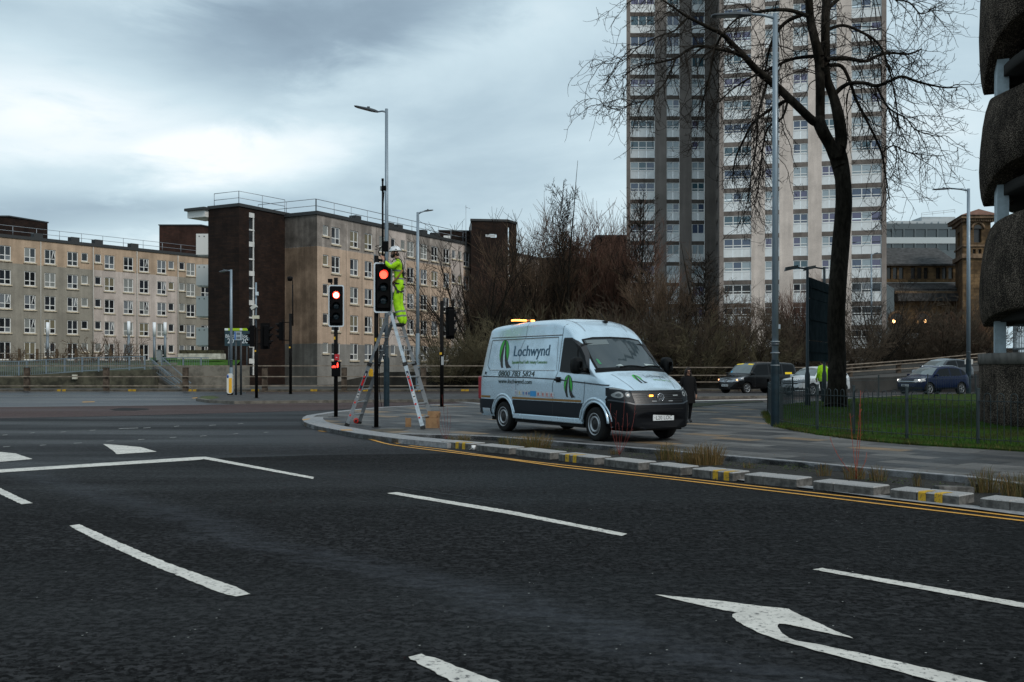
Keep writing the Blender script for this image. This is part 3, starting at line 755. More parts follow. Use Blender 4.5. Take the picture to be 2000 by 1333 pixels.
# ------------------------------------------------------------------ long low block at the left
rn = random.Random(11)
fl = Facade((-55.6, 108.0), (.61, .79))
bl = thing('apartment_block', 'long five storey block of flats with tan top floor and grey walls', 'block of flats', (-46, 121, 0))
tA, tE = -38.0, 44.0; zt_ = 15.75
rows = [fl.z(58.8, 484.6)-2.62*k for k in range(5)]
b1, b2 = fl.t(181.5), fl.t(347)
zb_ = fl.z(100, 520.5)-.02
zones = [(tA, b1, zb_, zt_, TAN_L), (b1+.001, tE, zb_, zt_, TAN_L), (tA, b1, .6, zb_-.002, GREY_L), (b1+.001, b2, .6, zb_-.002, PINK), (b2+.001, tE, .6, zb_-.002, GREY_L)]
cols = [(10, 'b'), (58.8, 'b'), (98, 'b'), (142, 'b'), (165.5, 's'), (191.5, 's'), (214, 'b'), (251, 'b'), (281.7, 'b'), (316, 'b'), (334.5, 's'), (355.5, 's'), (372.8, 'b'), (401, 'b'), (-60, 'b'), (-110, 'b')]
slab_block(fl, tA, tE, .6, zt_, 9, bl, cols, rows, zones, rn)
mb = MB().use(FASCIA); a, b = fl.pt(tA, 0, .12), fl.pt(tE, 0, .12); c, d = fl.pt(tE, 0, -10), fl.pt(tA, 0, -10)
mb.prism([(v.x, v.y) for v in (a, b, c, d)], zt_+.002, zt_+.34)
for px in (79, 151, 197, 267):
    q = fl.pt(fl.t(px), zt_+.6, -.8); mb.box(q, (1.0, .8, .6), fl.rz)
mb.build('roof', bl, world=True)
mb = MB().use(GREY_L); a, b = fl.pt(tE, 0, 0), fl.pt(tE, 0, -10)
mb.add([(a.x, a.y, .6), (b.x, b.y, .6), (b.x, b.y, zt_), (a.x, a.y, zt_)], [(0, 1, 2, 3)]); mb.build('end_wall', bl, world=True)
roof_railing([fl.pt(tA, zt_+.3, -.5), fl.pt(tE, zt_+.3, -.5)], 1.1).build('roof_railing', bl, world=True)
mb = MB().use(mat('downpipe', (.42, .40, .36), .6))
for px in (79, 181.5, 267, 347): 
    t = fl.t(px); mb.tube([fl.pt(t, .6, .08), fl.pt(t, zt_-.1, .08)], .06, 6)
mb.build('downpipe', bl, world=True)
mb = MB().use(BRICK2)
for x0, x1, yt, Y in ((311, 392, 441, 137), (-60, 17, 424, 116)):
    p, q = P(x0, yt, Y), P(x1, yt, Y); z0 = zt_-3
    m2 = MB().use(BRICK2 if x0 > 0 else BRICK)
    m2.prism([(p.x, Y), (q.x, Y-.01), (q.x+2.2, Y+5), (p.x+3, Y+7)], z0, p.z)
    m2.use(FASCIA).prism([(p.x-.1, Y-.1), (q.x+.1, Y-.11), (q.x+2.3, Y+5.1), (p.x+2.9, Y+7.1)], p.z+.002, p.z+.15)
    m2.build('stair_tower', bl, world=True)

# ------------------------------------------------------------------ corner block with the dark stair tower
rn = random.Random(4)
u = (.48, .877); fc = Facade((-18.0, 92.0), u)
bc = thing('apartment_block', 'five storey tan block of flats behind the worker, with dark brick stair tower', 'block of flats', (-18, 92, 0))
zt_ = 15.75; tE = 45.0
rows = [fc.z(692, 451.6)-2.74*k for k in range(5)]
cols = [(636, 's'), (656, 'b'), (692, 'b'), (720, 'b'), (748, 'b'), (768, 's'), (787, 's'), (802, 'b'), (828, 'b'), (849, 'b'), (872, 'b'), (886.5, 's'), (898.5, 's'), (911, 'b'), (930, 'b'), (947, 'b'), (962, 'b')]
zg, zt2 = fc.z(620, 671.4), fc.z(620, 480.5)
p0, p1 = fc.t(760), fc.t(793)
p2, p3 = fc.t(881), fc.t(905)
zones = []
for ta, tb in ((0, p0-.001), (p1+.001, p2-.001), (p3+.001, tE)):
    zones += [(ta, tb, -.5, zg-.002, GREY_R), (ta, tb, zg, zt2-.002, TAN), (ta, tb, zt2, zt_, PALE_TOP)]
zones += [(p0, p1, zg, zt_, PINK), (p2, p3, zg, zt_, PINK), (p0, p1, -.5, zg-.002, GREY_R), (p2, p3, -.5, zg-.002, GREY_R)]
slab_block(fc, 0, tE, -.5, zt_, 9, bc, cols, rows, zones, rn, ground_tall=False)
# joints between the render panels
mb = MB().use(mat('panel_joint', (.16, .13, .11), .9))
for px in (676, 707, 735, 815, 838, 861):
    t = fc.t(px); mb.box(fc.pt(t, (zg+zt_)/2, .008), (.05, .016, zt_-zg), fc.rz)
mb.build('panel_joint', bc, world=True)
gv = Facade((-18.0-8.0*.877, 92.0+8.0*.48), (.877, -.48))     # the gable, 8 m wide, ending at the corner
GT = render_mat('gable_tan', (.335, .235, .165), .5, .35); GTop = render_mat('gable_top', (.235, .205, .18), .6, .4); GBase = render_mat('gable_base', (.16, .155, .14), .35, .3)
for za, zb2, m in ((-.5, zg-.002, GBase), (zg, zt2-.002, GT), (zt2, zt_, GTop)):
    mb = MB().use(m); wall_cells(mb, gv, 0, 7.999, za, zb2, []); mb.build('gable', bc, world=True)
mb = MB().use(FASCIA)
A_, B_, C_, D_ = gv.pt(-.0, 0, .12), gv.pt(8.12, 0, .12), fc.pt(tE, 0, .12), fc.pt(tE, 0, -9)
mb.prism([(v.x, v.y) for v in (A_, B_, C_, D_)], zt_+.002, zt_+.32)
for px in (770, 787, 705, 835, 860): mb.box(fc.pt(fc.t(px), zt_+.55, -.7), (.9, .8, .45), fc.rz)
mb.build('roof', bc, world=True)
roof_railing([gv.pt(.3, zt_+.3, -.5), gv.pt(7.4, zt_+.3, -.5), fc.pt(.6, zt_+.3, -.6), fc.pt(tE, zt_+.3, -.6)], 1.25).build('roof_railing', bc, world=True)
tw = (-24.3, 88.6); un = Vector((.48, .877)); nn = Vector((-.877, .48))
tf = Facade(tw, u)      # right face of the stair tower (towards the gable)
tl = Facade((tw[0]+nn.x*3.75, tw[1]+nn.y*3.75), (-nn.x, -nn.y))
TZ = 15.95
strip0, strip1 = tf.t(486.5), tf.t(497.5)
mb = MB().use(BRICK)
wall_cells(mb, tf, 0, 6.2, -.5, TZ, [(strip0, strip1, .9, TZ-.35)], .25)
wall_cells(mb, tl, 0, 3.75, -.5, TZ, [])
w3 = Facade((tl.O[0]+un.x*8, tl.O[1]+un.y*8), (-un.x, -un.y)); wall_cells(mb, w3, 0, 8, -.5, TZ, [])
mb.build('stair_tower', bc, world=True)
mb = MB().use(FASCIA); q = [Vector(tw), Vector(tw)+nn*3.85, Vector(tw)+nn*3.85+un*8, Vector(tw)+un*8]; e = -(nn+un)*.1
mb.prism([(v.x+e.x, v.y+e.y) for v in q], TZ+.002, TZ+.28); mb.build('tower_roof', bc, world=True)
roof_railing([tuple(Vector(tw)+nn*3.4+un*.4)+(TZ+.25,), tuple(Vector(tw)+nn*.4+un*.4)+(TZ+.25,), tuple(Vector(tw)-nn*.0+un*6)+(TZ+.25,)], 1.2).build('roof_railing', bc, world=True)
wsz = strip1-strip0
wh = MB().use(mat('white_cladding', (.62, .62, .60), .6, var=.15, vscale=2)); gp = MB().use(GL[0])
zc = TZ-.35; tm = (strip0+strip1)/2; wm = mat('stair_frame', (.66, .66, .64), .5)
ztop = zc
while ztop > 1.2:
    for kind_, hh in (('p', .45), ('w', 1.05), ('p', .14), ('w', 1.0)):
        zb3 = max(.9, ztop-hh)
        if kind_ == 'p': wh.box(tf.pt(tm, (ztop+zb3)/2, -.08), (wsz-.02, .1, ztop-zb3-.004), tf.rz)
        else:
            gp.box(tf.pt(tm, (ztop+zb3)/2, -.16), (wsz-.02, .02, ztop-zb3), tf.rz)
            wh.box(tf.pt(strip1-.09, (ztop+zb3)/2, -.09), (.13, .08, ztop-zb3-.004), tf.rz)
        ztop = zb3
        if ztop <= .95: break
wh.build('window_frame', bc, world=True); gp.build('stair_window', bc, world=True)
# entrance canopy slab and the stack of white balconies at the tower's left
mb = MB().use(wm); cpt = P(380, 415, 90.8); 
mb.box((-28.2, 91.5, 15.55), (2.2, 2.2, .62), tf.rz); mb.use(FASCIA).box((-28.25, 91.4, 15.98), (2.5, 2.5, .24), tf.rz); mb.build('roof_slab', bc, world=True)
for (ya, yb2) in ((457, 498), (517, 558), (579, 618), (640, 675)):
    p, q = P(383, ya, 97), P(405, yb2, 97); mb = MB().use(wm)
    mb.box2((p.x, 97, q.z), (q.x+2.5, 97.12, p.z)); mb.box2((p.x, 97.122, q.z), (p.x+.12, 98.8, p.z-.002)); mb.box2((p.x+.12, 97.122, q.z-.1), (q.x+2.5, 98.8, q.z+.08))
    mb.use(FASCIA); 
    for xx in (.28, .72): mb.box(((p.x*(1-xx)+q.x*xx), 96.99, p.z-.25), (.1, .04, .1))
    mb.build('balcony', bc, world=True)
mb = MB().use(GREY_L); mb.box2((-29.9, 98.82, -.4), (-26, 99, 15.4)); mb.build('wall', bc, world=True)
for z in (12.2, 9.3, 6.4):
    fw_ = Facade((-31, 98.8), (1, 0)); put_window(bc, fw_, 1.55, z, 1.0, .9, 'flat', 'cross', rn, sill=False, depth=-.02, variant=1)

# ------------------------------------------------------------------ dark stair tower behind the trees, centre
bk = thing('stair_tower', 'dark brick tower with a flat roof rising behind the bare trees in the centre', 'building', (-3.5, 116, 0))
f1 = Facade((P(920, 432, 114).x, 114), (1, .12)); Lw = f1.t(990); zt3 = P(950, 432, 114).z
mb = MB().use(BRICK); wall_cells(mb, f1, 0, Lw, 0, zt3, [(f1.t(946), f1.t(970), zt3-1.85, zt3-1.45)], .2)
e1 = f1.pt(Lw, 0); f2 = Facade((e1.x, e1.y), (.45, .9)); wall_cells(mb, f2, 0, f2.t(1009), 0, zt3-.02, [(f2.t(992), f2.t(997), 2, zt3-.6)], .2)
s0 = f1.pt(0, 0); f3 = Facade((s0.x-.5, s0.y+6), (.08, -1)); wall_cells(mb, f3, 0, 6, 0, zt3, [])
mb.build('wall', bk, world=True)
mb = MB().use(FASCIA); a = f1.pt(-.1, 0, .1); b = f1.pt(Lw+.1, 0, .1); c = f2.pt(f2.t(1009), 0, .1); mb.prism([(a.x, a.y), (b.x, b.y), (c.x, c.y), (c.x-3, c.y+2), (a.x, a.y+6)], zt3+.002, zt3+.25); mb.build('roof', bk, world=True)
mb = MB().use(mat('tower_slot_window', (.45, .46, .46), .4)); mb.box(f1.pt(f1.t(958), zt3-1.65, -.1), (f1.t(968)-f1.t(948), .05, .28), f1.rz); mb.build('window', bk, world=True)
mb = MB().use(wm); t = f2.t(994.5)
for k in range(12): mb.box(f2.pt(t, 2.6+k*1.2, -.1), (.55, .08, .22), f2.rz)
mb.build('stair_window', bk, world=True)
lowb = thing('roof_house', 'low dark brick plant room on the tan block\'s roof, left of the dark tower', 'building', (-8, 117, 15))
mb = MB().use(BRICK); p, q = P(857, 452, 116), P(923, 450, 116); mb.prism([(p.x, 116), (q.x, 116.5), (q.x+2, 120), (p.x+1, 120)], 15.8, p.z); mb.build('wall', lowb, world=True)
mb = MB().use(FASCIA); mb.prism([(p.x-.1, 115.9), (q.x+.1, 116.4), (q.x+2, 120.1), (p.x+1, 120.1)], p.z+.002, p.z+.15); mb.build('roof', lowb, world=True)
mb = MB().use(wm); mb.box(P(873, 464, 115.97), (.8, .1, .4)); mb.build('window', lowb, world=True)
ae = MB().use(RAILM); p = P(910, 420, 112); ae.tube([p-Vector((0, 0, 4)), p+Vector((0, 0, 1.1))], .03, 4); ae.tube([p+Vector((-.1, 0, .9)), p+Vector((.45, 0, .7))], .025, 4); ae.tube([p+Vector((.1, -.2, .8)), p+Vector((.1, .2, .8))], .02, 4)
tag(ae.build('aerial'), 'thin television aerial on a mast above the low plant room roof', 'aerial')

# hall behind the trees
bh = thing('low_building', 'low brown building mostly hidden behind the bare trees left of the tower block', 'building', (8, 150, 0))
hf = Facade((P(985, 500, 140).x, 140), (1, .02)); mb = MB().use(render_mat('hall_wall', (.20, .155, .12), .4, .3))
hz = P(1010, 508, 140).z; wl = [(hf.t(x), hf.t(x+14), z_, z_+1.5) for x in range(1060, 1220, 28) for z_ in (4.5, 8.5, 12.5)]
wall_cells(mb, hf, 0, 19, 0, hz, wl, .15); mb.build('wall', bh, world=True)
mb = MB().use(FASCIA); mb.prism([(hf.O[0]-.2, 139.9), (hf.O[0]+19, 140.2), (hf.O[0]+19, 152), (hf.O[0]-.2, 152)], hz+.002, hz+.3); mb.build('roof', bh, world=True)
rn = random.Random(3)
for o_ in wl: put_window(bh, hf, (o_[0]+o_[1])/2, o_[2], o_[1]-o_[0], 1.5, 'flat', 'cross', rn, sill=False)
mb = MB().use(mat('teal_panel', (.03, .26, .25), .4))
for x0, x1, y0, y1 in ((1052, 1066, 545, 562), (1086, 1099, 535, 556)):
    p, q = P(x0, y0, 139.95), P(x1, y1, 139.95); mb.box2((p.x, 139.9, q.z), (q.x, 139.96, p.z))
mb.build('cladding_panel', bh, world=True)
bh2 = thing('low_building', 'dark flat roofed building behind the trees just left of the tower block', 'building', (12, 132, 0))
mb = MB().use(BRICK); p, q = P(1165, 464, 136), P(1226, 464, 136); mb.prism([(p.x, 136), (q.x, 136), (q.x, 146), (p.x, 146)], 0, p.z); mb.build('wall', bh2, world=True)
mb = MB().use(FASCIA); mb.prism([(p.x-.2, 135.8), (q.x, 135.8), (q.x, 146), (p.x-.2, 146)], p.z+.002, p.z+.3); mb.build('roof', bh2, world=True)

# ------------------------------------------------------------------ the tower block
rn = random.Random(21)
tb = thing('tower_block', 'tall tower block with white window panels, one half dark taupe, the other pale', 'tower block', (28, 118, 0))
TW = 52.0
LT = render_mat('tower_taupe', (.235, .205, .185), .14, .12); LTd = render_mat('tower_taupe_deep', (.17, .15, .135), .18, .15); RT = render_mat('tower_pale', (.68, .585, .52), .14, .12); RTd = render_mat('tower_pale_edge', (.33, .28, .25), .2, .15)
BANDL = render_mat('tower_band', (.13, .11, .095), .25, .2); WPAN = mat('white_panel', (.74, .76, .76), .45, var=.08, vscale=1.5)
ft = Facade((P(1223.5, 0, 126).x, 126.0), (1, 0)); fr_ = Facade((P(1405, 0, 114.8).x, 114.8), (.974, -.226))
colsL = [(1231, 1279, 'three'), (1302, 1327, 'two'), (1351, 1376, 'two')]
colsR = [(1413.5, 1467, 'three'), (1494, 1522, 'two'), (1549, 1578, 'two'), (1605, 1634, 'two'), (1663, 1722, 'three')]
zl0 = EYE+(716-471.3)/F*126; pl = 2.635; zr0 = 1.7+266.5*110.8/F; prr = 2.645
def tower_side(fc_, cols_, z0, pitch, kmin, kmax, m_p, m_b, t1, bandpx=True):
    ops = []; lst = []
    for (xa, xb, stl) in cols_:
        ta, tb2 = fc_.t(xa), fc_.t(xb)
        for k in range(kmin, kmax):
            zb4 = z0+pitch*k
            if zb4+2.12 > TW: continue
            ops.append((ta, tb2, zb4, zb4+2.14)); lst.append((ta, tb2, zb4, stl, k))
    return ops, lst
opL, lsL = tower_side(ft, colsL, zl0, pl, -6, 14, LT, BANDL, 0)
opR, lsR = tower_side(fr_, colsR, zr0, prr, -5, 14, RT, BANDL, 0)
tLe = ft.t(1405)
# wall in vertical strips so that piers and the bands under the bays differ, as built
def strips(fc_, cols_, ops, t1, mats_p, m_band, bases):
    edges = [0]+[v for c in cols_ for v in (fc_.t(c[0]), fc_.t(c[1]))]+[t1]
    mbs = []
    for i in range(len(edges)-1):
        mq = MB().use(mats_p[min(i//2, len(mats_p)-1)] if i % 2 == 0 else m_band)
        if i % 2 == 0: wall_cells(mq, fc_, edges[i], edges[i+1], bases, TW, [])
        else: wall_cells(mq, fc_, edges[i], edges[i+1], bases, TW, ops, .16, out=-.05)
        mq.build('wall' if i % 2 == 0 else 'floor_band', tb, world=True)
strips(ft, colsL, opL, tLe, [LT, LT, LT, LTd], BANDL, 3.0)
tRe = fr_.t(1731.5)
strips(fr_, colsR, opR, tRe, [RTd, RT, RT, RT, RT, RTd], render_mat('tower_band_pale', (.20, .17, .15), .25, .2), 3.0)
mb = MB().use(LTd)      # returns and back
p0_ = fr_.pt(0, 0); q0 = Vector((p0_.x, 126.0, 0))
retf = Facade((25.75, 126.0), (p0_.x-25.75, p0_.y-126)); wall_cells(mb, retf, 0, math.hypot(p0_.x-25.75, p0_.y-126), 3, TW, [(2.0, 6.5, zz, zz+1.3) for zz in [5+2.64*k for k in range(16)]], .15)
re = fr_.pt(tRe, 0); mb.add([(re.x, re.y, 0), (re.x+4, re.y+18, 0), (re.x+4, re.y+18, TW), (re.x, re.y, TW)], [(0, 1, 2, 3)])
le = ft.pt(0, 0); mb.add([(le.x, le.y, 0), (le.x+2.2, le.y+14, 0), (le.x+2.2, le.y+14, TW), (le.x, le.y, TW)], [(3, 2, 1, 0)])
mb.build('side_wall', tb, world=True)
mb = MB().use(GBLUE[0])
for k in range(16):
    z = 5+2.64*k; mb.box(retf.pt(4.25, z+.65, -.12), (4.4, .04, 1.28), retf.rz)
mb.build('stair_window', tb, world=True)
mb = MB().use(FASCIA); mb.prism([(le.x-.1, le.y-.1), (p0_.x, 125.9), (p0_.x-.1, p0_.y-.1), (re.x+.1, re.y-.1), (re.x+4, re.y+18), (le.x+2.2, le.y+14)], TW+.002, TW+.4); mb.build('roof', tb, world=True)
pan_cache = {}
def panel_mesh(w):
    k = round(w, 2)
    if k not in pan_cache:
        m_ = MB().use(WPAN); n_ = 3 if w > 2.2 else 2
        for i in range(n_):
            m_.box2((-w/2+i*w/n_+.015, -.05, .02), (-w/2+(i+1)*w/n_-.015, 0, .93))
        m_.use(WFRAME).box2((-w/2, -.075, .932), (w/2, 0, .985)); o = m_.build('spandrel'); pan_cache[k] = o.data; bpy.data.objects.remove(o)
    return pan_cache[k]
stuffm = MB(); cnt = 0
order = [(fr_, x) for x in sorted(lsR, key=lambda r: (r[4] > 9, r[4] < -4, r[4]))] + [(ft, x) for x in sorted(lsL, key=lambda r: (r[4] > 11, abs(r[4]-4)))]
order = [o for o in order if not ((o[0] is fr_ and o[1][4] > 9) or (o[0] is ft and o[1][4] > 11))][:100] + []
chosen = {(id(o[0]), o[1]) for o in order}
for fc_, lst in ((fr_, lsR), (ft, lsL)):
    for it in lst:
        ta, tb2, zb4, stl, k = it; w = tb2-ta-.004; tm = (ta+tb2)/2
        if (id(fc_), it) in chosen:
            s2 = 'open3' if stl == 'three' and rn.random() < .25 else stl
            o = put_window(tb, fc_, tm, zb4+1.0, round(w, 2), 1.13, 'tower', s2, rn, sill=False, depth=.14)
            if k < -2 and fc_ is fr_:
                for ch in children_of(o): ch.data = win_meshes('flat', round(w, 2), 1.13, s2)[1][rn.choice([0, 1, 8])]
            pn = bpy.data.objects.new('spandrel', panel_mesh(w)); C.objects.link(pn); pn.parent = o; pn.location = (0, 0, -1.0)
        else:
            stuffm.use(WPAN).box(fc_.pt(tm, zb4+.48, -.12), (w, .05, .93), fc_.rz); stuffm.use(WFRAME).box(fc_.pt(tm, zb4+.98, -.12), (w, .06, .06), fc_.rz)
            kk = 3 if stl == 'three' else 2
            stuffm.use(GBLUE[rn.randrange(4)]).box(fc_.pt(tm, zb4+1.57, -.13), (w, .04, 1.1), fc_.rz)
            stuffm.use(WFRAME)
            for i in range(kk+1): stuffm.box(fc_.pt(ta+.06+(w-.12)*i/kk, zb4+1.57, -.10), (.09, .04, 1.1), fc_.rz)
so = stuffm.build('window', tb, world=True); so['kind'] = 'stuff'
# ground floor: pierced white screens and round columns
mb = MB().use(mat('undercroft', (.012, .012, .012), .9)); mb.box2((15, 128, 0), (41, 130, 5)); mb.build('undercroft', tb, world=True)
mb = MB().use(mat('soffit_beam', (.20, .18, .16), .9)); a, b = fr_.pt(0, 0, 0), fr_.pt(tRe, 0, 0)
mb.prism([(a.x, a.y), (b.x, b.y), (b.x, b.y+1), (a.x, a.y+1)], 2.4, 2.998); mb.prism([(le.x, 126), (p0_.x-.01, 126), (p0_.x-.01, 127), (le.x, 127)], 2.4, 2.998); mb.build('ground_beam', tb, world=True)
for x0, x1, Y in ((1414, 1500, 113.2), (1655, 1709, 110.6), (1722, 1731, 110)):
    p, q = P(x0, 699, Y), P(x1, 733, Y); mb = MB().use(mat('screen_white', (.46, .43, .38), .8, var=.2, vscale=3)); n_ = max(1, round((q.x-p.x)/.36)); m_ = 5; cw = (q.x-p.x)/n_; ch_ = (p.z-q.z)/m_
    for i in range(n_+1): mb.box2((p.x+i*cw-.09, Y, q.z), (p.x+i*cw+.09, Y+.12, p.z))
    for j in range(m_+1): mb.box2((p.x-.09, Y+.004, q.z+j*ch_-.09), (q.x+.09, Y+.116, q.z+j*ch_+.09))
    mb.build('pierced_screen', tb, world=True)
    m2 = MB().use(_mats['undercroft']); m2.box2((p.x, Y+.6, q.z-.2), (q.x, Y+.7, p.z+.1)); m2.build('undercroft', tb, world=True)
for x in (1341, 1388, 1408, 1300, 1530, 1640):
    Y = 124 if x < 1410 else 112; p = P(x, 699, Y); mb = MB().use(mat('column_white', (.34, .34, .33), .7)); mb.tube([(p.x, Y, -.3), (p.x, Y, 2.4)], .32, 10); mb.build('column', tb, world=True)

# ------------------------------------------------------------------ church, campanile and glass building at the right
SAND = brick_mat('sandstone', (.20, .125, .062), (.125, .08, .043), (.05, .035, .02), 1.3, .42, .6)
SANDT = mat('sandstone_trim', (.17, .11, .065), .9, var=.45, vscale=1.5)
SLATE = mat('slate', (.045, .043, .042), .8, var=.5, vscale=2)
DKW = glass('church_glass', (.02, .018, .016), .25)
ch = thing('church', 'sandstone church with a slate roof, narrow clerestory windows and arches behind the blue car', 'church', (46, 122, 0))
cf = Facade((P(1728, 0, 120).x, 120.0), (1, 0)); zc1, zc0 = cf.z(1800, 519), cf.z(1800, 552)
wins_ = [(cf.t(x), cf.t(x+8.5), cf.z(1800, 545), cf.z(1800, 523)) for x in (1732, 1744, 1756, 1779, 1791.5, 1804, 1828, 1840, 1852.5)]
mb = MB().use(SAND); Lc = cf.t(1872); wall_cells(mb, cf, 0, Lc, zc0, zc1, wins_, .3); mb.build('clerestory_wall', ch, world=True)
for o_ in wins_:
    w_ = MB().use(DKW); w_.box(cf.pt((o_[0]+o_[1])/2, (o_[2]+o_[3])/2, -.2), (o_[1]-o_[0], .03, o_[3]-o_[2])); w_.build('window', ch, world=True)
mb = MB().use(SLATE); z2 = cf.z(1800, 486)
mb.add([cf.pt(0, zc1+.15, .4), cf.pt(Lc, zc1+.15, .4), cf.pt(Lc, z2+.8, -6), cf.pt(0, z2+.8, -6)], [(0, 1, 2, 3)])
mb.add([cf.pt(0, zc1-.05, .4), cf.pt(Lc, zc1-.05, .4), cf.pt(Lc, zc1+.148, .4), cf.pt(0, zc1+.148, .4)], [(0, 1, 2, 3)])
a1z, a0z = cf.z(1800, 553), cf.z(1800, 568)
mb.add([cf.pt(0, a0z, 3), cf.pt(Lc, a0z, 3), cf.pt(Lc, a1z, .01), cf.pt(0, a1z, .01)], [(0, 1, 2, 3)])
mb.add([cf.pt(0, a0z-.25, 3.001), cf.pt(Lc, a0z-.25, 3.001), cf.pt(Lc, a0z, 3.001), cf.pt(0, a0z, 3.001)], [(0, 1, 2, 3)]); mb.build('roof', ch, world=True)
cf2 = Facade((cf.O[0], 117.0), (1, 0))
mb = MB().use(SAND)
arches = [(cf2.t(x), cf2.t(x+26), 3.5, cf2.z(1800, 625)) for x in (1738, 1790, 1838)]
wall_cells(mb, cf2, 0, Lc+3, 0, a0z-.26, arches, .5); mb.build('aisle_wall', ch, world=True)
for o_ in arches:
    cx_, r_ = (o_[0]+o_[1])/2, (o_[1]-o_[0])/2
    w_ = MB().use(DKW); w_.box(cf2.pt(cx_, (o_[2]+o_[3])/2, -.45), (2*r_, .05, o_[3]-o_[2])); 
    pts = [cf2.pt(cx_+r_*math.cos(a), o_[3]+r_*math.sin(a), .02) for a in [math.pi*i/12 for i in range(13)]]
    w_.add(pts, [tuple(range(13))]); w_.build('arch_window', ch, world=True)
    w_ = MB().use(SANDT); w_.tube([cf2.pt(cx_+(r_+.15)*math.cos(a), o_[3]+(r_+.15)*math.sin(a), .06) for a in [math.pi*i/12 for i in range(13)]], .16, 6); w_.build('arch_moulding', ch, world=True)
mb = MB().use(SANDT); mb.box(cf2.pt(Lc/2, cf.z(1800, 577), .12), (Lc, .3, .5)); mb.build('cornice', ch, world=True)
mb = MB().use(SLATE); mb.box(cf2.pt(Lc/2, cf.z(1800, 582)-.2, .5), (Lc, 1.2, .9)); mb.build('gutter', ch, world=True)
for x, y in ((1745.6, 631.5), (1807, 631.5)):
    p = P(x, y, 116.3); lm = MB().use(mat('lantern_lit', (1, .7, .3), .5, emit=(1, .55, .22), estr=9)); lm.lathe([(0, .0), (.14, .06), (.17, .3), (0, .45)], 8, 'Z'); o = lm.build('wall_lantern'); o.location = p
    tag(o, 'small lit lantern on the church wall, ' + ('nearer the white tower' if x < 1780 else 'further from the white tower'), 'lantern', 'church wall lanterns')
# campanile
tc_ = thing('bell_tower', 'square sandstone bell tower with arched openings and a low pyramid roof', 'bell tower', (54, 116, 0))
cw0 = P(1866, 0, 118.5).x+.3; cw1 = P(1880, 0, 112.5).x; cw2 = P(1935, 0, 112.5).x
ftw = Facade((cw1, 112.5), (1, .0)); fts = Facade((cw0-.3, 118.5), (cw1-cw0+.3, -6))
eav = ftw.z(1900, 434); belt = ftw.z(1900, 505)
op = [(ftw.t(1902), ftw.t(1917), ftw.z(1900, 474), ftw.z(1900, 447)), (ftw.t(1900), ftw.t(1906), ftw.z(1900, 500), ftw.z(1900, 487)), (ftw.t(1911), ftw.t(1917), ftw.z(1900, 500), ftw.z(1900, 487))]
mb = MB().use(SAND); wall_cells(mb, ftw, 0, cw2-cw1, 0, eav, op, .4)
Ls = math.hypot(cw1-cw0+.3, 6); wall_cells(mb, fts, 0, Ls, 0, eav, [(Ls*.3, Ls*.62, ftw.z(1900, 474), ftw.z(1900, 447))], .4); mb.build('wall', tc_, world=True)
for o_ in op:
    w_ = MB().use(DKW); cx_ = (o_[0]+o_[1])/2; r_ = (o_[1]-o_[0])/2; w_.box(ftw.pt(cx_, (o_[2]+o_[3])/2, -.35), (2*r_, .04, o_[3]-o_[2]))
    if r_ > .3: w_.add([ftw.pt(cx_+r_*math.cos(a), o_[3]+r_*math.sin(a), .015) for a in [math.pi*i/12 for i in range(13)]], [tuple(range(13))])
    w_.build('arched_opening', tc_, world=True)
w_ = MB().use(DKW); w_.box(fts.pt(Ls*.46, ftw.z(1900, 460), -.3), (Ls*.32, .04, 2), fts.rz); w_.build('arched_opening', tc_, world=True)
mb = MB().use(SANDT); o_ = op[0]; cx_ = (o_[0]+o_[1])/2; r_ = (o_[1]-o_[0])/2+.25
mb.tube([ftw.pt(cx_+r_*math.cos(a), o_[3]+r_*math.sin(a), .08) for a in [math.pi*i/12 for i in range(13)]], .14, 6)
mid = ((cw0+cw2)/2, 116.0)
def ring(z0, z1, off): mb.prism([(cw0-.3-off, 118.5+off), (cw1-off*.6, 112.5-off), (cw2+off, 112.5-off), (cw2+off, 118.5+off)], z0, z1)
ring(belt, belt+.5, .25); ring(eav+.002, eav+.35, .3); ring(eav+.352, eav+.7, .65); ring(ftw.z(1900, 482), ftw.z(1900, 482)+.2, .12)
for i in range(14):
    x = cw1+(cw2-cw1)*i/13; mb.box((x, 112.25, eav+.2), (.16, .35, .3))
mb.build('cornice', tc_, world=True)
mb = MB().use(mat('rusty_tiles', (.16, .068, .038), .85, var=.45, vscale=3)); apex = (mid[0]+.6, 115.6, ftw.z(1900, 400))
e = .8; cs = [(cw0-.3-e, 118.5+e, eav+.702), (cw1-.5, 112.5-e, eav+.702), (cw2+e, 112.5-e, eav+.702), (cw2+e, 118.5+e, eav+.702)]
mb.add(cs+[apex], [(0, 1, 4), (1, 2, 4), (2, 3, 4), (3, 0, 4), (3, 2, 1, 0)]); mb.build('roof', tc_, world=True)
# glass office
go = thing('office_building', 'modern glass office with a white band seen above the church roof', 'office building', (56, 150, 0))
gf = Facade((P(1700, 0, 150).x, 150.0), (1, 0)); Lg = gf.t(1875); zz = [gf.z(1800, y) for y in (437, 448, 464, 476, 489, 500)]
gg = glass('office_glass', (.035, .05, .055), .05, 1.0); gp_ = mat('office_panel', (.10, .125, .135), .4); 
mb = MB().use(gp_); mb.prism([(gf.O[0], 150), (gf.O[0]+Lg, 150), (gf.O[0]+Lg, 170), (gf.O[0], 170)], zz[1], zz[0])
mb.use(mat('office_white', (.50, .55, .56), .5)).prism([(gf.O[0], 149.95), (gf.O[0]+Lg, 149.95), (gf.O[0]+Lg, 170), (gf.O[0], 170)], zz[3], zz[2]); mb.use(gp_).prism([(gf.O[0], 150.1), (gf.O[0]+Lg, 150.1), (gf.O[0]+Lg, 170), (gf.O[0], 170)], 0, zz[4]-.003); mb.build('wall', go, world=True)
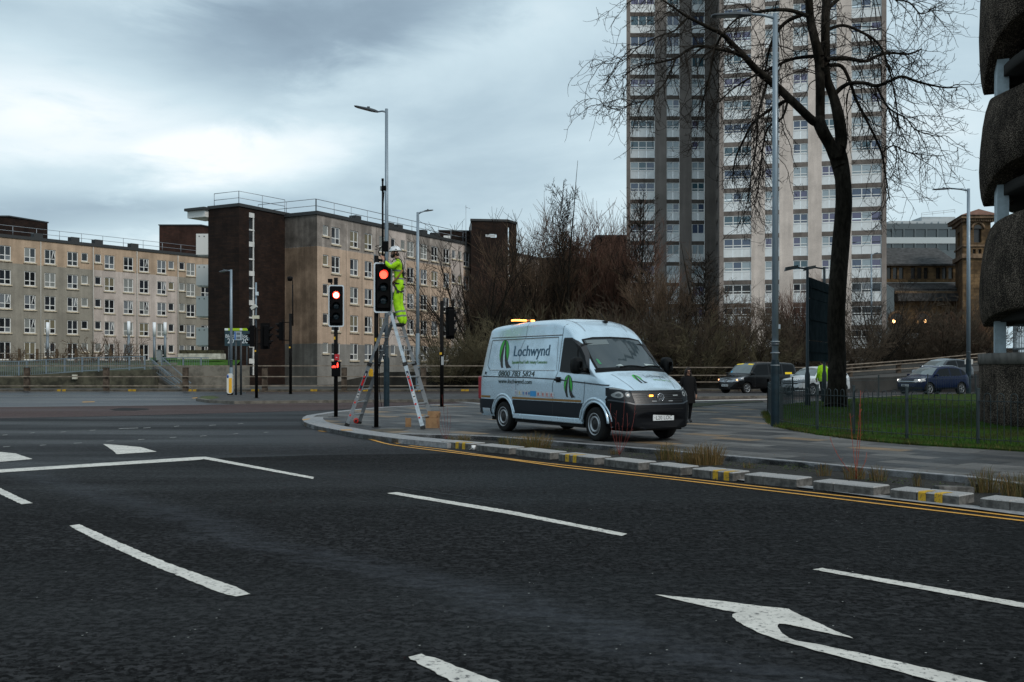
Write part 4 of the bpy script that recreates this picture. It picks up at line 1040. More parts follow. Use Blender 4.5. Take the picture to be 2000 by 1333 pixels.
for (za, zb5) in ((zz[2]+.003, zz[1]-.003), (zz[4], zz[3]-.003)):
    for i in range(8):
        x0 = gf.O[0]+Lg*i/8; w_ = MB().use(gg); w_.box2((x0+.12, 150.15, za), (x0+Lg/8-.12, 151, zb5)); w_.use(gp_).box2((x0+Lg/8-.118, 150.0, za), (x0+Lg/8+.118, 150.3, zb5)); w_.build('window', go, world=True)
mb = MB().use(mat('roof_plant', (.42, .45, .46), .6, .2)); rn = random.Random(2)
p = P(1738, 432, 156); q = P(1868, 424, 156); mb.box2((p.x, 156, zz[0]), (q.x, 160, p.z)); p2_ = P(1800, 424, 158); q2_ = P(1866, 418, 158); mb.box2((p2_.x, 158, p.z), (q2_.x, 162, p2_.z))
for k in range(9): 
    pp = P(1740+k*14, 436, 152); mb.box((pp.x, 152, zz[0]+.25), (rn.uniform(.5, 1.1), .8, rn.uniform(.3, .6)))
rl = roof_railing([P(1800, 424, 157.5), P(1865, 417, 157.5)], .6, 1.5, .04); mb.add(rl.v, rl.f); mb.build('roof_plant', go, world=True)

# ------------------------------------------------------------------ round concrete car park at the right edge
PEB = bpy.data.materials.new('pebble_concrete'); PEB.use_nodes = True; t = PEB.node_tree; b = t.nodes['Principled BSDF']
tcn = t.nodes.new('ShaderNodeTexCoord'); vo = t.nodes.new('ShaderNodeTexVoronoi'); setin(vo, Scale=26); t.links.new(tcn.outputs['Object'], vo.inputs['Vector'])
n_ = t.nodes.new('ShaderNodeTexNoise'); setin(n_, Scale=1.1, Detail=6, Roughness=.7); t.links.new(tcn.outputs['Object'], n_.inputs['Vector'])
mp = t.nodes.new('ShaderNodeMapping'); mp.inputs['Scale'].default_value = (9, 9, .7); t.links.new(tcn.outputs['Object'], mp.inputs[0]); ns_ = t.nodes.new('ShaderNodeTexNoise'); setin(ns_, Scale=1, Detail=3); t.links.new(mp.outputs[0], ns_.inputs['Vector'])
c = MIX(t, MR(t, vo.outputs['Distance'], .1, .6), (.28, .225, .175), (.045, .034, .027)); c = MIX(t, 1.0, c, M2C(t, MR(t, n_.outputs['Fac'], .35, .7, .45, 1.3)), 'MULTIPLY'); c = MIX(t, 1.0, c, M2C(t, MR(t, ns_.outputs['Fac'], .35, .65, .7, 1.1)), 'MULTIPLY')
t.links.new(c, b.inputs['Base Color']); b.inputs['Roughness'].default_value = .95; b.inputs['Specular IOR Level'].default_value = .1
bp = t.nodes.new('ShaderNodeBump'); bp.inputs['Strength'].default_value = 1; bp.inputs['Distance'].default_value = .05; bp.invert = True; t.links.new(vo.outputs['Distance'], bp.inputs['Height']); t.links.new(bp.outputs[0], b.inputs['Normal'])
T0 = Vector((13.63, 29.07)); RD = 7.0; DC = T0+RD*Vector((.9054, -.4246)); th0 = math.atan2(T0.y-DC.y, T0.x-DC.x)
cp = thing('car_park', 'round multi storey car park of curved pebbled concrete bands at the right edge', 'car park', (DC.x, DC.y, 0))
NB = 120
def band(zt, zb, dt, db, name='concrete_band'):
    prof = [(-1.1, -.25, 1), (-.42, -.12, 1), (-.34, 0, 1), (-.22, .28, 1), (-.10, .9, 1)]
    mb = MB().use(PEB); rows_ = []
    H = zt-zb
    pr = [(-.9, 1.0-.04/H), (-.30, 1.0), (-.27, .985), (-.17, .88), (-.095, .74), (-.03, .53), (0, .33), (-.02, .18), (-.055, .08), (-.11, .015), (-.14, 0), (-.9, .0)]
    vs = []
    for k in range(NB):
        a = th0+2*math.pi*k/NB; s = min(1, abs(math.sin(2*math.pi*k/NB*3)))
        t_, b2 = zt+dt*s, zb+db*s
        for off, f_ in pr: vs.append((DC.x+(RD+off)*math.cos(a), DC.y+(RD+off)*math.sin(a), b2+(t_-b2)*f_))
    n = len(pr); fs = [(k*n+i, k*n+i+1, ((k+1) % NB)*n+i+1, ((k+1) % NB)*n+i) for k in range(NB) for i in range(n-1)]
    mb.add(vs, [f[::-1] for f in fs], True); return mb.build(name, cp, world=True)
band(14.5, 9.6, .2, 1.2); band(9.45, 6.35, -.4, .75); band(5.62, 2.85, .15, .35); band(19.3, 15.4, 0, .8)
mb = MB().use(PEB)
vs = []; pr = [(-.3, 0), (-.02, 0.0), (0, .3), (0, 1.75), (-.001, 1.751)]
for k in range(NB):
    a = th0+2*math.pi*k/NB
    for off, z in pr: vs.append((DC.x+(RD+off)*math.cos(a), DC.y+(RD+off)*math.sin(a), z))
n = len(pr); mb.add(vs, [(k*n+i, k*n+i+1, ((k+1) % NB)*n+i+1, ((k+1) % NB)*n+i)[::-1] for k in range(NB) for i in range(n-1)], True); mb.build('base_wall', cp, world=True)
SMC = mat('smooth_concrete', (.10, .09, .08), .85, var=.4, vscale=2)
mb = MB().use(SMC); mb.lathe([(RD-.002, 1.752), (RD+.03, 1.76), (RD+.03, 2.06), (RD-.9, 2.08)], NB, 'Z', (DC.x, DC.y, 0)); mb.build('wall_cap', cp, world=True)
mb = MB().use(mat('car_park_shade', (.02, .018, .016), .95)); mb.lathe([(RD-1.75, 0), (RD-1.75, 19)], 48, 'Z', (DC.x, DC.y, 0)); mb.build('core', cp, world=True)  # near-black drum: the shaded interior put into its colour, widened to hide sky
mb = MB().use(_mats['car_park_shade'])
for z in (2.9, 6.4, 9.7, 15.4): mb.lathe([(RD-1.76, z+.05), (RD-.5, z+.05), (RD-.5, z+.35), (RD-1.76, z+.35)], 64, 'Z', (DC.x, DC.y, 0))
mb.build('floor_slab', cp, world=True)
colm = mat('column_paint', (.42, .50, .54), .6, var=.15, vscale=4)
for (zl, zh, w_, da) in ((9.0, 11.6, .46, 9.0), (5.4, 7.6, .46, 9.0), (2.08, 3.5, .17, 6.5)):
    for k in range(6):
        a = th0+R(da)+k*R(60); rr_ = RD-.50
        mb = MB().use(colm); q = Vector((DC.x+rr_*math.cos(a), DC.y+rr_*math.sin(a), (zl+zh)/2)); mb.box(q, (.3, w_, zh-zl), a); mb.build('column', cp, world=True)
mb = MB().use(mat('rail_grey', (.16, .18, .19), .6)); aa = [th0+R(9)+R(1.2)*i for i in range(75)]
pr_ = [Vector((DC.x+(RD-.8)*math.cos(a), DC.y+(RD-.8)*math.sin(a), 0)) for a in aa]
for p in pr_: mb.tube([p+Vector((0, 0, 2.08)), p+Vector((0, 0, 2.85))], .012, 4)
mb.tube([p+Vector((0, 0, 2.18)) for p in pr_], .03, 6); mb.build('railing', cp, world=True)
# ------------------------------------------------------------------ barriers and the estate edge
CONC = mat('rail_concrete', (.21, .175, .14), .9, spec=.1, var=.35, vscale=2)
CONCD = mat('post_concrete', (.085, .065, .05), .9, spec=.1, var=.4, vscale=4)
BY = 66.0
t_ = thing('crash_barrier', 'long three rail concrete barrier along the far side of the road', 'barrier', (-5, BY, .13))
for y0, y1 in ((715, 718), (736, 733.5), (754, 746.5)):
    mb = MB().use(CONC)
    pts = [P(-1100, y0, BY), P(0, y0, BY), P(940, y0, BY), P(1320, y1, BY), P(1640, y1, BY)]
    for a, b in zip(pts[:-1], pts[1:]): mb.beam(a, b, .08, .065)
    mb.build('rail', t_, world=True)
for i in range(-4, 11):
    x = 52+155*i*1.0 if i < 6 else 52+155*i
    if x > 1640: continue
    p = P(x, 716, BY+.14); mb = MB().use(CONCD); mb.box((p.x, BY+.19, .85), (.34, .26, 1.55)); mb.build('post', t_, world=True)
t_ = thing('crash_barrier', 'three rail barrier climbing beside the sloping road behind the blue car', 'barrier', (28, 70, .2))
for (y0, ym, y1) in ((714, 702, 690), (721, 707.5, 697), (728, 718, 705)):
    mb = MB().use(CONC); pts = [P(1640, y0, 67), P(1805, ym, 71), P(1925, y1, 74)]
    for a, b in zip(pts[:-1], pts[1:]): mb.beam(a, b, .08, .065)
    mb.build('rail', t_, world=True)
for x, yt in ((1660, 713), (1755, 707), (1848, 699), (1918, 690)):
    a = P(x, yt, 67+(x-1640)*.0245+.2); mb = MB().use(CONCD); mb.box((a.x, a.y, a.z-.75), (.3, .25, 1.45)); mb.build('post', t_, world=True)
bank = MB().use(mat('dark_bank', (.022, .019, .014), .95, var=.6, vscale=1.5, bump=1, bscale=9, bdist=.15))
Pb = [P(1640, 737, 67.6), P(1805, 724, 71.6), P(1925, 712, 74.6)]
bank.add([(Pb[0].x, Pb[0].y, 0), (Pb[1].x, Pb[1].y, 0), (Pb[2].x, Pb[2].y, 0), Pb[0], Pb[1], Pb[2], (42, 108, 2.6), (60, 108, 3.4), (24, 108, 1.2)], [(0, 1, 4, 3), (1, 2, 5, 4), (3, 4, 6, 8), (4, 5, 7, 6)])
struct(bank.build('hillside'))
fw = MB().use(mat('raised_footway', (.04, .035, .03), .9, var=.3, vscale=1)); 
q = [P(1640, 741, 64.5), P(1805, 733, 68), P(1925, 724, 71)]
fw.add([q[0], q[1], q[2], Pb[2]-Vector((0, .02, .02)), Pb[1]-Vector((0, .02, .02)), Pb[0]-Vector((0, .02, .02)), (q[0].x, q[0].y, 0), (q[1].x, q[1].y, 0), (q[2].x, q[2].y, 0)], [(0, 1, 4, 5), (1, 2, 3, 4), (6, 7, 1, 0), (7, 8, 2, 1)])
struct(fw.build('footway'))
rs = MB().use(mat('slope_tarmac', (.026, .023, .022), .9, spec=.05, var=.3, vscale=1)); q2 = [G(1640, 766), G(1805, 766), G(2300, 766)]
rs.add([(q2[0].x-3, q2[0].y, .012), (q2[2].x, q2[2].y, .012), (q[2].x+10, q[2].y+4, q[2].z-.14), (q[2].x, q[2].y-.02, q[2].z-.14), (q[1].x, q[1].y-.02, q[1].z-.14), (q[0].x, q[0].y-.02, max(.02, q[0].z-.14))], [(0, 1, 2, 3), (0, 3, 4, 5)])
struct(rs.build('sloping_road'))
# terrain of the estate at the left
MOSSC = mat('mossy_concrete', (.06, .056, .036), .95, var=.6, vscale=1.2, bump=.5, bscale=8, bdist=.05)
wz = lambda px, py: P(px, py, 71.2)
rw = thing('retaining_wall', 'low mossy concrete retaining wall behind the barrier at the left', 'wall', (-25, 71.2, 0))
mb = MB().use(MOSSC); tops = [wz(-900, 737), wz(0, 736), wz(120, 729), wz(293, 722)]
for a, b in zip(tops[:-1], tops[1:]): mb.add([(a.x, a.y, -.02), (b.x, b.y, -.02), b, a, (a.x, a.y+.4, a.z), (b.x, b.y+.4, b.z)], [(0, 1, 2, 3), (3, 2, 5, 4)])
e = tops[-1]; mb.add([(e.x, e.y, -.02), (e.x, e.y+6, -.02), (e.x, e.y+6, e.z), e], [(0, 1, 2, 3)]); mb.build('wall', rw, world=True)
mb = MB().use(mat('cream_box', (.5, .48, .40), .7)); mb.box((P(145, 733, 71).x, 71.1, .95), (.32, .2, .32)); mb.build('junction_box', rw, world=True)
rw2 = thing('retaining_wall', 'pale concrete retaining wall between the steps and the dark stair tower', 'wall', (-24, 74, 0))
mb = MB().use(mat('pale_concrete', (.15, .135, .11), .9, var=.4, vscale=1.5)); a, b = P(318, 716, 75), P(408, 716, 75); mb.box2((a.x, 75, -.02), (b.x+3, 75.3, a.z)); a2 = P(290, 712, 77); mb.box2((a2.x-1, 78, -.02), (a.x-.002, 78.3, 2.0)); mb.build('wall', rw2, world=True)
te = MB().use(mat('estate_ground', (.045, .05, .022), .95, var=.5, vscale=.8, bump=.8, bscale=12, bdist=.05))
te.add([tuple(tops[0]+Vector((0, .4, -.01))), tuple(tops[1]+Vector((0, .4, -.01))), tuple(tops[2]+Vector((0, .4, -.01))), tuple(tops[3]+Vector((0, .4, -.01))), (-29.5, 82, 2.2), (-60, 82, 2.2), (-110, 82, 2.2), (-28.5, 98, 2.3), (-28.5, 150, 2.3), (-160, 150, 2.3), (-160, 82, 2.2)],
       [(3, 4, 5, 2), (2, 5, 6, 1), (1, 6, 10, 0), (4, 7, 8, 9, 10, 6, 5)])
struct(te.build('estate_ground'))
lawn2 = MB().use(mat('estate_lawn', (.045, .11, .014), .95, spec=.1, var=.4, vscale=2)); a = P(300, 715, 75.4); 
lawn2.add([(a.x, 75.4, 1.72), (P(408, 715, 75.4).x+2, 75.4, 1.72), (-25.9, 96, 2.55), (-35, 96, 2.55)], [(0, 1, 2, 3)]); struct(lawn2.build('estate_lawn'))
# galvanised railings, ramp and steps
GAL = mat('galvanised_blue', (.17, .21, .24), .5, .3)
def bar_rail(tops, bots, Y, posts, label, step=.13):
    t_ = thing('metal_railing', label, 'railing', P(tops[0][0], bots[0][1], Y))
    mb = MB().use(GAL); T = [P(x, y, Y) for x, y in tops]; B = [P(x, y, Y) for x, y in bots]
    for S in (T, B):
        for a, b in zip(S[:-1], S[1:]): mb.beam(a, b, .06, .06)
    def at(S, X):
        for a, b in zip(S[:-1], S[1:]):
            if a.x-1e-6 <= X <= b.x+1e-6: return a.z+(b.z-a.z)*(X-a.x)/(b.x-a.x)
        return S[-1].z
    X = T[0].x
    while X < T[-1].x:
        mb.box((X, Y, (at(T, X)+at(B, X))/2), (.02, .02, at(T, X)-at(B, X))); X += step
    mb.build('bars', t_, world=True)
    for x in posts:
        X = P(x, 0, Y).x; mb = MB().use(GAL); mb.box((X, Y-.01, (at(T, X)+at(B, X))/2-.1), (.09, .09, at(T, X)-at(B, X)+.25)); mb.build('post', t_, world=True)
bar_rail([(-700, 706), (38, 706), (160, 699), (283, 696.5)], [(-700, 735), (38, 735), (160, 725), (283, 718)], 71.5, (37, 53, 91, 127, 161, 193, 253, 283), 'long galvanised railing on the mossy wall, climbing towards the steps')
bar_rail([(316, 699), (408, 699)], [(316, 716), (408, 716)], 75.1, (316, 358, 393), 'short galvanised railing beside the lawn, left of the dark stair tower')
t_ = thing('stair_handrail', 'pair of sloping galvanised handrails on the steps behind the barrier', 'handrail', P(350, 752, 73))
for (x0, y0, x1, y1, Y) in ((292, 699, 351, 749, 72.5), (298, 708, 345, 749, 72.7), (318, 700, 373, 749, 74)):
    mb = MB().use(GAL); a, b = P(x0, y0, Y), P(x1, y1, Y); mb.beam(a, b, .07, .07); mb.beam(a-Vector((0, 0, .75)), b-Vector((0, 0, .35)), .04, .04)
    for k in range(18): q_ = a.lerp(b, k/18); mb.box(q_-Vector((0, 0, .4)), (.012, .012, .7))
    mb.build('rail', t_, world=True)
stp = MB().use(_mats['pale_concrete'])
for k in range(9): stp.box2((P(300+k*6, 0, 73.2).x, 72.9, 0), (P(306+k*6, 0, 73.2).x, 74.5, 1.75-.19*k))
tag(stp.build('steps'), 'flight of concrete steps going down between two sloping handrails', 'steps')
LATT = mat('lattice_wood', (.085, .055, .030), .9, var=.4, vscale=5)
t_ = thing('lattice_fence', 'brown wooden lattice fence in front of the long block at the left', 'fence', P(140, 712, 79))
mb = MB().use(LATT); a, b = P(-500, 691, 79), P(278, 688, 79); zb6 = P(0, 712, 79).z
for k in range(int((b.x-a.x)/.27)): mb.box((a.x+k*.27, 79, (a.z+zb6)/2), (.035, .03, a.z-zb6))
for k in range(5): mb.box(((a.x+b.x)/2, 79.03, zb6+.1+k*(a.z-zb6-.1)/4), (b.x-a.x, .03, .035))
mb.build('lattice', t_, world=True)
for x in (37, 72, 110, 148, 215, 277, -40, -90):
    X = P(x, 0, 79).x; mb = MB().use(LATT); mb.box((X, 79.05, zb6+.55), (.16, .16, 1.35)); mb.build('post', t_, world=True)
pb_ = MB().use(mat('planter_white', (.46, .44, .38), .85, var=.35, vscale=2)); a, b = P(347, 691, 84), P(408, 702, 84); pb_.box2((a.x, 84, b.z), (b.x+1, 85.5, a.z)); o = pb_.build('raised_planter'); tag(o, 'long pale raised planter on the lawn beside the white balconies', 'planter')
hd = MB().use(mat('hedge_top', (.05, .045, .02), .95, var=.6, vscale=5, bump=1, bscale=10, bdist=.2)); hd.box2((a.x+.1, 84.1, a.z+.002), (b.x+.9, 85.4, a.z+.3)); o = hd.build('hedge'); tag(o, 'low clipped brown hedge growing in the pale raised planter', 'hedge')
cb = MB().use(mat('cabinet_grey', (.22, .24, .25), .6)); a, b = P(305, 685, 83), P(314, 703, 83); cb.box2((a.x, 83, b.z-.3), (b.x, 83.4, a.z)); cb.box2((a.x-.03, 82.97, a.z+.002), (b.x+.03, 83.43, a.z+.05)); tag(cb.build('utility_cabinet'), 'small grey utility cabinet on the estate lawn', 'cabinet')
gm = mat('grey_post', (.16, .19, .215), .5, .3); gwm = mat('white_diffuser', (.72, .74, .76), .4)
for (x, yt, yb6, lab) in ((93, 630, 705, 'leftmost white topped light column, before the long block'), (251.5, 628, 703, 'white topped light column, second of the four from the left'), (301.5, 630, 706, 'white topped light column just left of the grey cabinet'), (322.5, 630, 700, 'rightmost of the four white topped light columns')):
    Y = 80; p = P(x, yb6+2, Y); h = (yb6+2-yt)/F*Y
    t_ = thing('light_column', lab, 'lamp', p, 0, 'white topped light columns')
    mb = MB().use(gm); mb.tube([(0, 0, -.1), (0, 0, h*.66)], .105, 10); mb.build('pole', t_)
    mb = MB().use(gwm); mb.tube([(0, 0, h*.66), (0, 0, h)], .125, 12); mb.build('diffuser', t_)

# ------------------------------------------------------------------ street lamps
LAMPG = mat('lamp_galvanised', (.22, .275, .32), .45, .35, var=.12, vscale=3, stretch=(6, 6, .6)); LAMPD = mat('lamp_dark_base', (.010, .022, .030), .5, spec=.2, var=.3, vscale=4); HEADM = mat('lamp_head', (.055, .065, .075), .45, .2); LENS = mat('lamp_lens', (.35, .36, .36), .2)
def street_lamp(label, px, py, z0, top_y, r0, r1, low_y, arm_l, head_l, az, tilt=8, rise=.05, dark=True, Y=None, group='tall street lamps', lowm=None, head_w=.30):
    p = G(px, py, z0) if Y is None else P(px, py, Y)
    H = EYE-(top_y-HY)/F*p.y-p.z; hl = max(.5, EYE-(low_y-HY)/F*p.y-p.z)
    t_ = thing('street_lamp', label, 'street lamp', p, R(az), group)
    mb = MB().use(lowm or (LAMPD if dark else LAMPG)); mb.tube([(0, 0, -.05), (0, 0, hl), (0, 0, hl+.12)], [r0, r0, r1*1.02], 16, caps=False)
    mb.use(mat('door_grey', (.05, .06, .07), .5)).box((0, -r0-.001, .75), (r0*.9, .012, .5)); mb.build('base', t_)
    mb = MB().use(LAMPG); mb.tube([(0, 0, hl+.1), (0, 0, H*.6), (0, 0, H)], [r1, r1*.9, r1*.75], 14); mb.build('pole', t_)
    mb = MB().use(LAMPG); mb.tube([(0, 0, H-.12), (arm_l*.5, 0, H-.05+rise*.5), (arm_l, 0, H-.04+rise)], [r1*.55, r1*.45, r1*.38], 8); mb.build('arm', t_)
    m = Matrix.Rotation(R(tilt), 3, 'Y'); mb = MB().use(HEADM)
    prof = [(0, .05, .05), (.12*head_l, .10, .07), (.3*head_l, head_w/2, .075), (.92*head_l, head_w/2*.95, .04), (head_l, head_w/2*.6, .025)]
    vs = []; base = Vector((arm_l, 0, H-.05+rise))
    for x, w, h in prof:
        for y_, z_ in ((-w, -h*.3), (w, -h*.3), (w, h*.4), (w*.5, h), (-w*.5, h), (-w, h*.4)): vs.append(base+m @ Vector((x, y_, z_)))
    fs = [(i*6+k, (i+1)*6+k, (i+1)*6+(k+1) % 6, i*6+(k+1) % 6) for i in range(4) for k in range(6)]+[(0, 1, 2, 3, 4, 5), tuple(24+k for k in reversed(range(6)))]
    mb.add(vs, fs); mb.box(base+m @ Vector((head_l*.42, 0, .09)), (.1, .1, .06)); o = mb.build('lamp_head', t_)
    ln = MB().use(LENS); vs = [base+m @ Vector(v) for v in ((.35*head_l, -head_w*.38, -.032), (.88*head_l, -head_w*.36, -.024), (.88*head_l, head_w*.36, -.024), (.35*head_l, head_w*.38, -.032))]; ln.add(vs, [(3, 2, 1, 0)]); ln.build('lens', o)
    for zc_ in (hl*1.0+.0,):
        mb = MB().use(HEADM); mb.tube([(0, 0, hl+.5), (0, 0, hl+.56)], r1*1.15, 12); mb.build('band', t_)
    return t_
street_lamp('tall grey street lamp on the pavement behind the two red traffic lights', 755, 795, PZ, 213, .115, .082, 703, .35, .95, 180, -14, -.08)
street_lamp('grey street lamp with its head pointing right, behind the ladder', 816, 763, 0, 415, .15, .125, 655, .45, .65, 8, -9, .12, dark=False)
street_lamp('shorter slim street lamp standing on the traffic island by the keep left bollard', 451.5, 770, .13, 527, .10, .085, 722, .18, .50, 180, 8, -.02, dark=False)
street_lamp('tallest street lamp, at the lawn\'s front corner right of the van', 1514, 833, PZ, 27, .115, .088, 712, .62, 1.08, 180, 2, .02)
street_lamp('street lamp with a long arm on the slope, left of the round car park', 1891.5, 769, .0, 369, .155, .125, 705, 1.05, 1.2, 180, 3, .05)
street_lamp('distant thin street lamp in front of the white tower\'s right edge', 1702, 731, 0, 497, .12, .09, 640, .3, .7, 10, -3, .1, dark=False, Y=96)
nb = MB().use(mat('notice_white', (.5, .5, .48), .6)); p = P(1892, 707, 63); nb.box((p.x, p.y-.0, p.z), (.52, .05, .32)); o = nb.build('notice'); tag(o, 'small pale notice strapped to the lamp post left of the car park', 'notice')
# small plates on the tallest lamp
l4 = [o for o in C.objects if o.name.startswith('street_lamp') and 'front corner' in o.get('label', '')][0]
mb = MB().use(mat('plate_pale', (.35, .42, .48), .5)); mb.box((-.12, -.12, EYE+78/73.1-PZ), (.10, .02, .12)); mb.use(mat('plate_yellow', (.75, .6, .02), .5)); mb.lathe([(0, 0), (.075, 0), (.075, .01), (0, .01)], 16, 'Y', (-.02, -.14, EYE+60/73.1-PZ)); mb.build('number_plate', l4)
mb = MB().use(mat('cable_tie', (.3, .33, .35), .6))
for z in (1.62, 1.95, 2.25): mb.tube([(0, 0, z), (0.0, 0, z+.02)], .119, 16)
mb.build('band', l4)

# ------------------------------------------------------------------ traffic signals
BLK = mat('signal_black', (.004, .004, .0045), .6, spec=.06); POLEB = mat('pole_black', (.006, .0055, .0055), .6, spec=.10); WB = mat('board_white', (.52, .58, .63), .45); LENSOFF = mat('lens_off', (.02, .035, .045), .15)
REDLIT = mat('lens_red_lit', (1, .05, .03), .3, emit=(1, .07, .04), estr=3.2); REDGLOW = mat('visor_red_glow', (.45, .02, .015), .4, emit=(1, .02, .01), estr=.55); REDCORE = mat('lens_red_core', (1, .3, .25), .3, emit=(1, .32, .22), estr=9)  # visor insides glow red: the lens's light is put into their colour
YB = mat('band_yellow', (.62, .36, .02), .5)
def rrect(w, h, r, n=5):
    pts = []
    for cx, cy, a0 in ((w/2-r, h/2-r, 0), (-w/2+r, h/2-r, 90), (-w/2+r, -h/2+r, 180), (w/2-r, -h/2+r, 270)):
        for i in range(n+1): a = R(a0+90*i/n); pts.append((cx+r*math.cos(a), cy+r*math.sin(a)))
    return pts
def vplate(mb, pts, y0, y1):
    """plate in the xz plane between y0 (front) and y1"""
    n = len(pts); vs = [(x, y0, z) for x, z in pts]+[(x, y1, z) for x, z in pts]
    fs = [tuple(range(n))[::-1], tuple(n+i for i in range(n))]+[(i, (i+1) % n, n+(i+1) % n, n+i) for i in range(n)]
    fs[0] = tuple(range(n)); fs[1] = tuple(n+i for i in reversed(range(n)))
    mb.add(vs, fs)
def signal_head(parent, loc, rz, board=True, lit=None, hood=.20, bw=.49, bh=1.32, core=False):
    """facing local -Y; returns the housing"""
    def bd(name, mb, par): o = mb.build(name, par); return o
    mb = MB().use(BLK); vplate(mb, rrect(.33, 1.06, .04), -.10, .12); hd_ = bd('signal_head', mb, parent); hd_.location = loc; hd_.rotation_euler = (0, 0, R(rz))
    if board:
        mb = MB().use(WB); out = rrect(bw, bh, .07); inn = rrect(bw-.075, bh-.075, .045); n = len(out)
        vs = [(x, -.02, z) for x, z in out]+[(x, -.02, z) for x, z in inn]+[(x, .0, z) for x, z in out]+[(x, .0, z) for x, z in inn]
        mb.add(vs, [(i, (i+1) % n, n+(i+1) % n, n+i) for i in range(n)]+[(2*n+i, 2*n+(i+1) % n, (i+1) % n, i) for i in range(n)]); bd('white_border', mb, hd_)
        mb = MB().use(BLK); vplate(mb, rrect(bw-.076, bh-.076, .045), -.012, .01); bd('backing_board', mb, hd_)
    for k, z in enumerate((.33, 0, -.33)):
        on = (lit == k)
        ln = MB().use(REDLIT if on else LENSOFF); ln.lathe([(.0, -.125), (.07, -.12), (.105, -.105), (.105, -.10)], 20, 'Y', (0, 0, z)); 
        if on and core: ln.use(REDCORE); ln.lathe([(.0, -.129), (.085, -.124)], 20, 'Y', (0, 0, z))
        bd('lens', ln, hd_)
        hm = MB().use(BLK); n = 14; vs = []
        for i in range(n+1):
            a = R(-35+250*i/n); dep = hood*(.45+.55*max(0, math.sin(a)))
            for rr_ in (.118, .112):
                vs.append((rr_*math.cos(a), -.10, z+rr_*math.sin(a))); vs.append((rr_*math.cos(a), -.10-dep, z+rr_*math.sin(a)))
        for i in range(n):
            b0, b1 = i*4, (i+1)*4
            if on: hm.use(BLK)
            hm.add([vs[j] for j in (b0, b1, b1+1, b0+1)], [(0, 1, 2, 3)])
            hm.use(REDGLOW if on else BLK); hm.add([vs[j] for j in (b0+2, b0+3, b1+3, b1+2)], [(0, 1, 2, 3)]); hm.use(BLK)
            hm.add([vs[j] for j in (b0+1, b1+1, b1+3, b0+3)], [(0, 1, 2, 3)])
        bd('visor', hm, hd_)
    return hd_
def signal_pole(label, px, py, z0, top_y, r=.06, group='traffic signals'):
    p = G(px, py, z0); t_ = thing('traffic_light', label, 'traffic light', p, 0, group)
    H = EYE-(top_y-HY)/F*p.y-p.z
    mb = MB().use(POLEB); mb.tube([(0, 0, -.03), (0, 0, H)], r, 14); mb.tube([(0, 0, 0), (0, 0, .015)], r*2, 14); mb.build('pole', t_)
    return t_, p, F/p.y
def zrel(p, y): return EYE-(y-HY)/F*p.y-p.z
# A, nearest, in front of the worker
tA_, pA, sA = signal_pole('nearest red traffic light, tall black pole between the ladder legs', 735, 835, PZ, 500)
signal_head(tA_, (14/sA, -.10, zrel(pA, 563)), 14, True, 0)
mb = MB().use(POLEB)
for y in (525, 600): mb.beam((0, 0, zrel(pA, y)), (14/sA, -.02, zrel(pA, y)), .05, .05)
mb.build('bracket', tA_)
mb = MB().use(POLEB); mx = 11/sA; mb.tube([(mx, .15, zrel(pA, 505)), (mx, .15, zrel(pA, 350))], .026, 8); mb.beam((0, 0, zrel(pA, 508)), (mx, .15, zrel(pA, 508)), .05, .06); mb.tube([(mx, .15, zrel(pA, 352)), (mx, .15, zrel(pA, 347))], .032, 8); mb.build('mast', tA_)
for (x, y, w, h) in ((748.5, 366, 8.5, 9), (751.5, 480.5, 10.5, 20)):
    mb = MB().use(BLK); mb.box(((x-735)/sA, .15, zrel(pA, y)), (w/sA, .12, h/sA)); bevel(mb.build('detector_box', tA_), .01)
mb = MB().use(mat('bracket_steel', (.25, .28, .3), .5, .5)); mb.box(((743-735)/sA, .12, zrel(pA, 367)), (.03, .16, .1)); mb.build('bracket', tA_)
cb_ = MB().use(BLK)
def cab(pts, r=.011): cb_.tube([(((x-735)/sA), dy, zrel(pA, y)) for x, y, dy in pts], r, 5)
cab([(749, 372, .14), (748, 385, .15), (746.5, 400, .18)]); cab([(747.5, 478, .1), (742, 484, .08), (738.5, 492, .08), (740, 499, .1), (746, 502, .1), (750, 499, .1), (751, 491, .12)], .014)
cab([(742, 478, .1), (736, 480, .05), (733, 482, 0), (738, 484, -.02)], .008); cab([(742, 484, .1), (735, 487, .05), (732, 487.5, 0)], .008); cab([(746, 502, .1), (745, 509, .05), (744, 516, .04)], .012)
cab([(739.5, 505, .02), (740, 600, .07), (741, 700, .07), (740, 760, .08), (743, 785, .10), (744, 795, .12)], .009)
cb_.build('cable', tA_)
mb = MB().use(YB); mb.box((-.01, -.055, zrel(pA, 664)), (.05, .02, .09)); mb.box((-.02, -.062, zrel(pA, 664)), (.03, .01, .05)); mb.build('sticker', tA_)
mb = MB().use(mat('bracket_tin', (.2, .23, .25), .4, .5)); mb.box((-3.0/sA, .0, zrel(pA, 505)), (.05, .06, .20)); mb.build('junction_box', tA_)
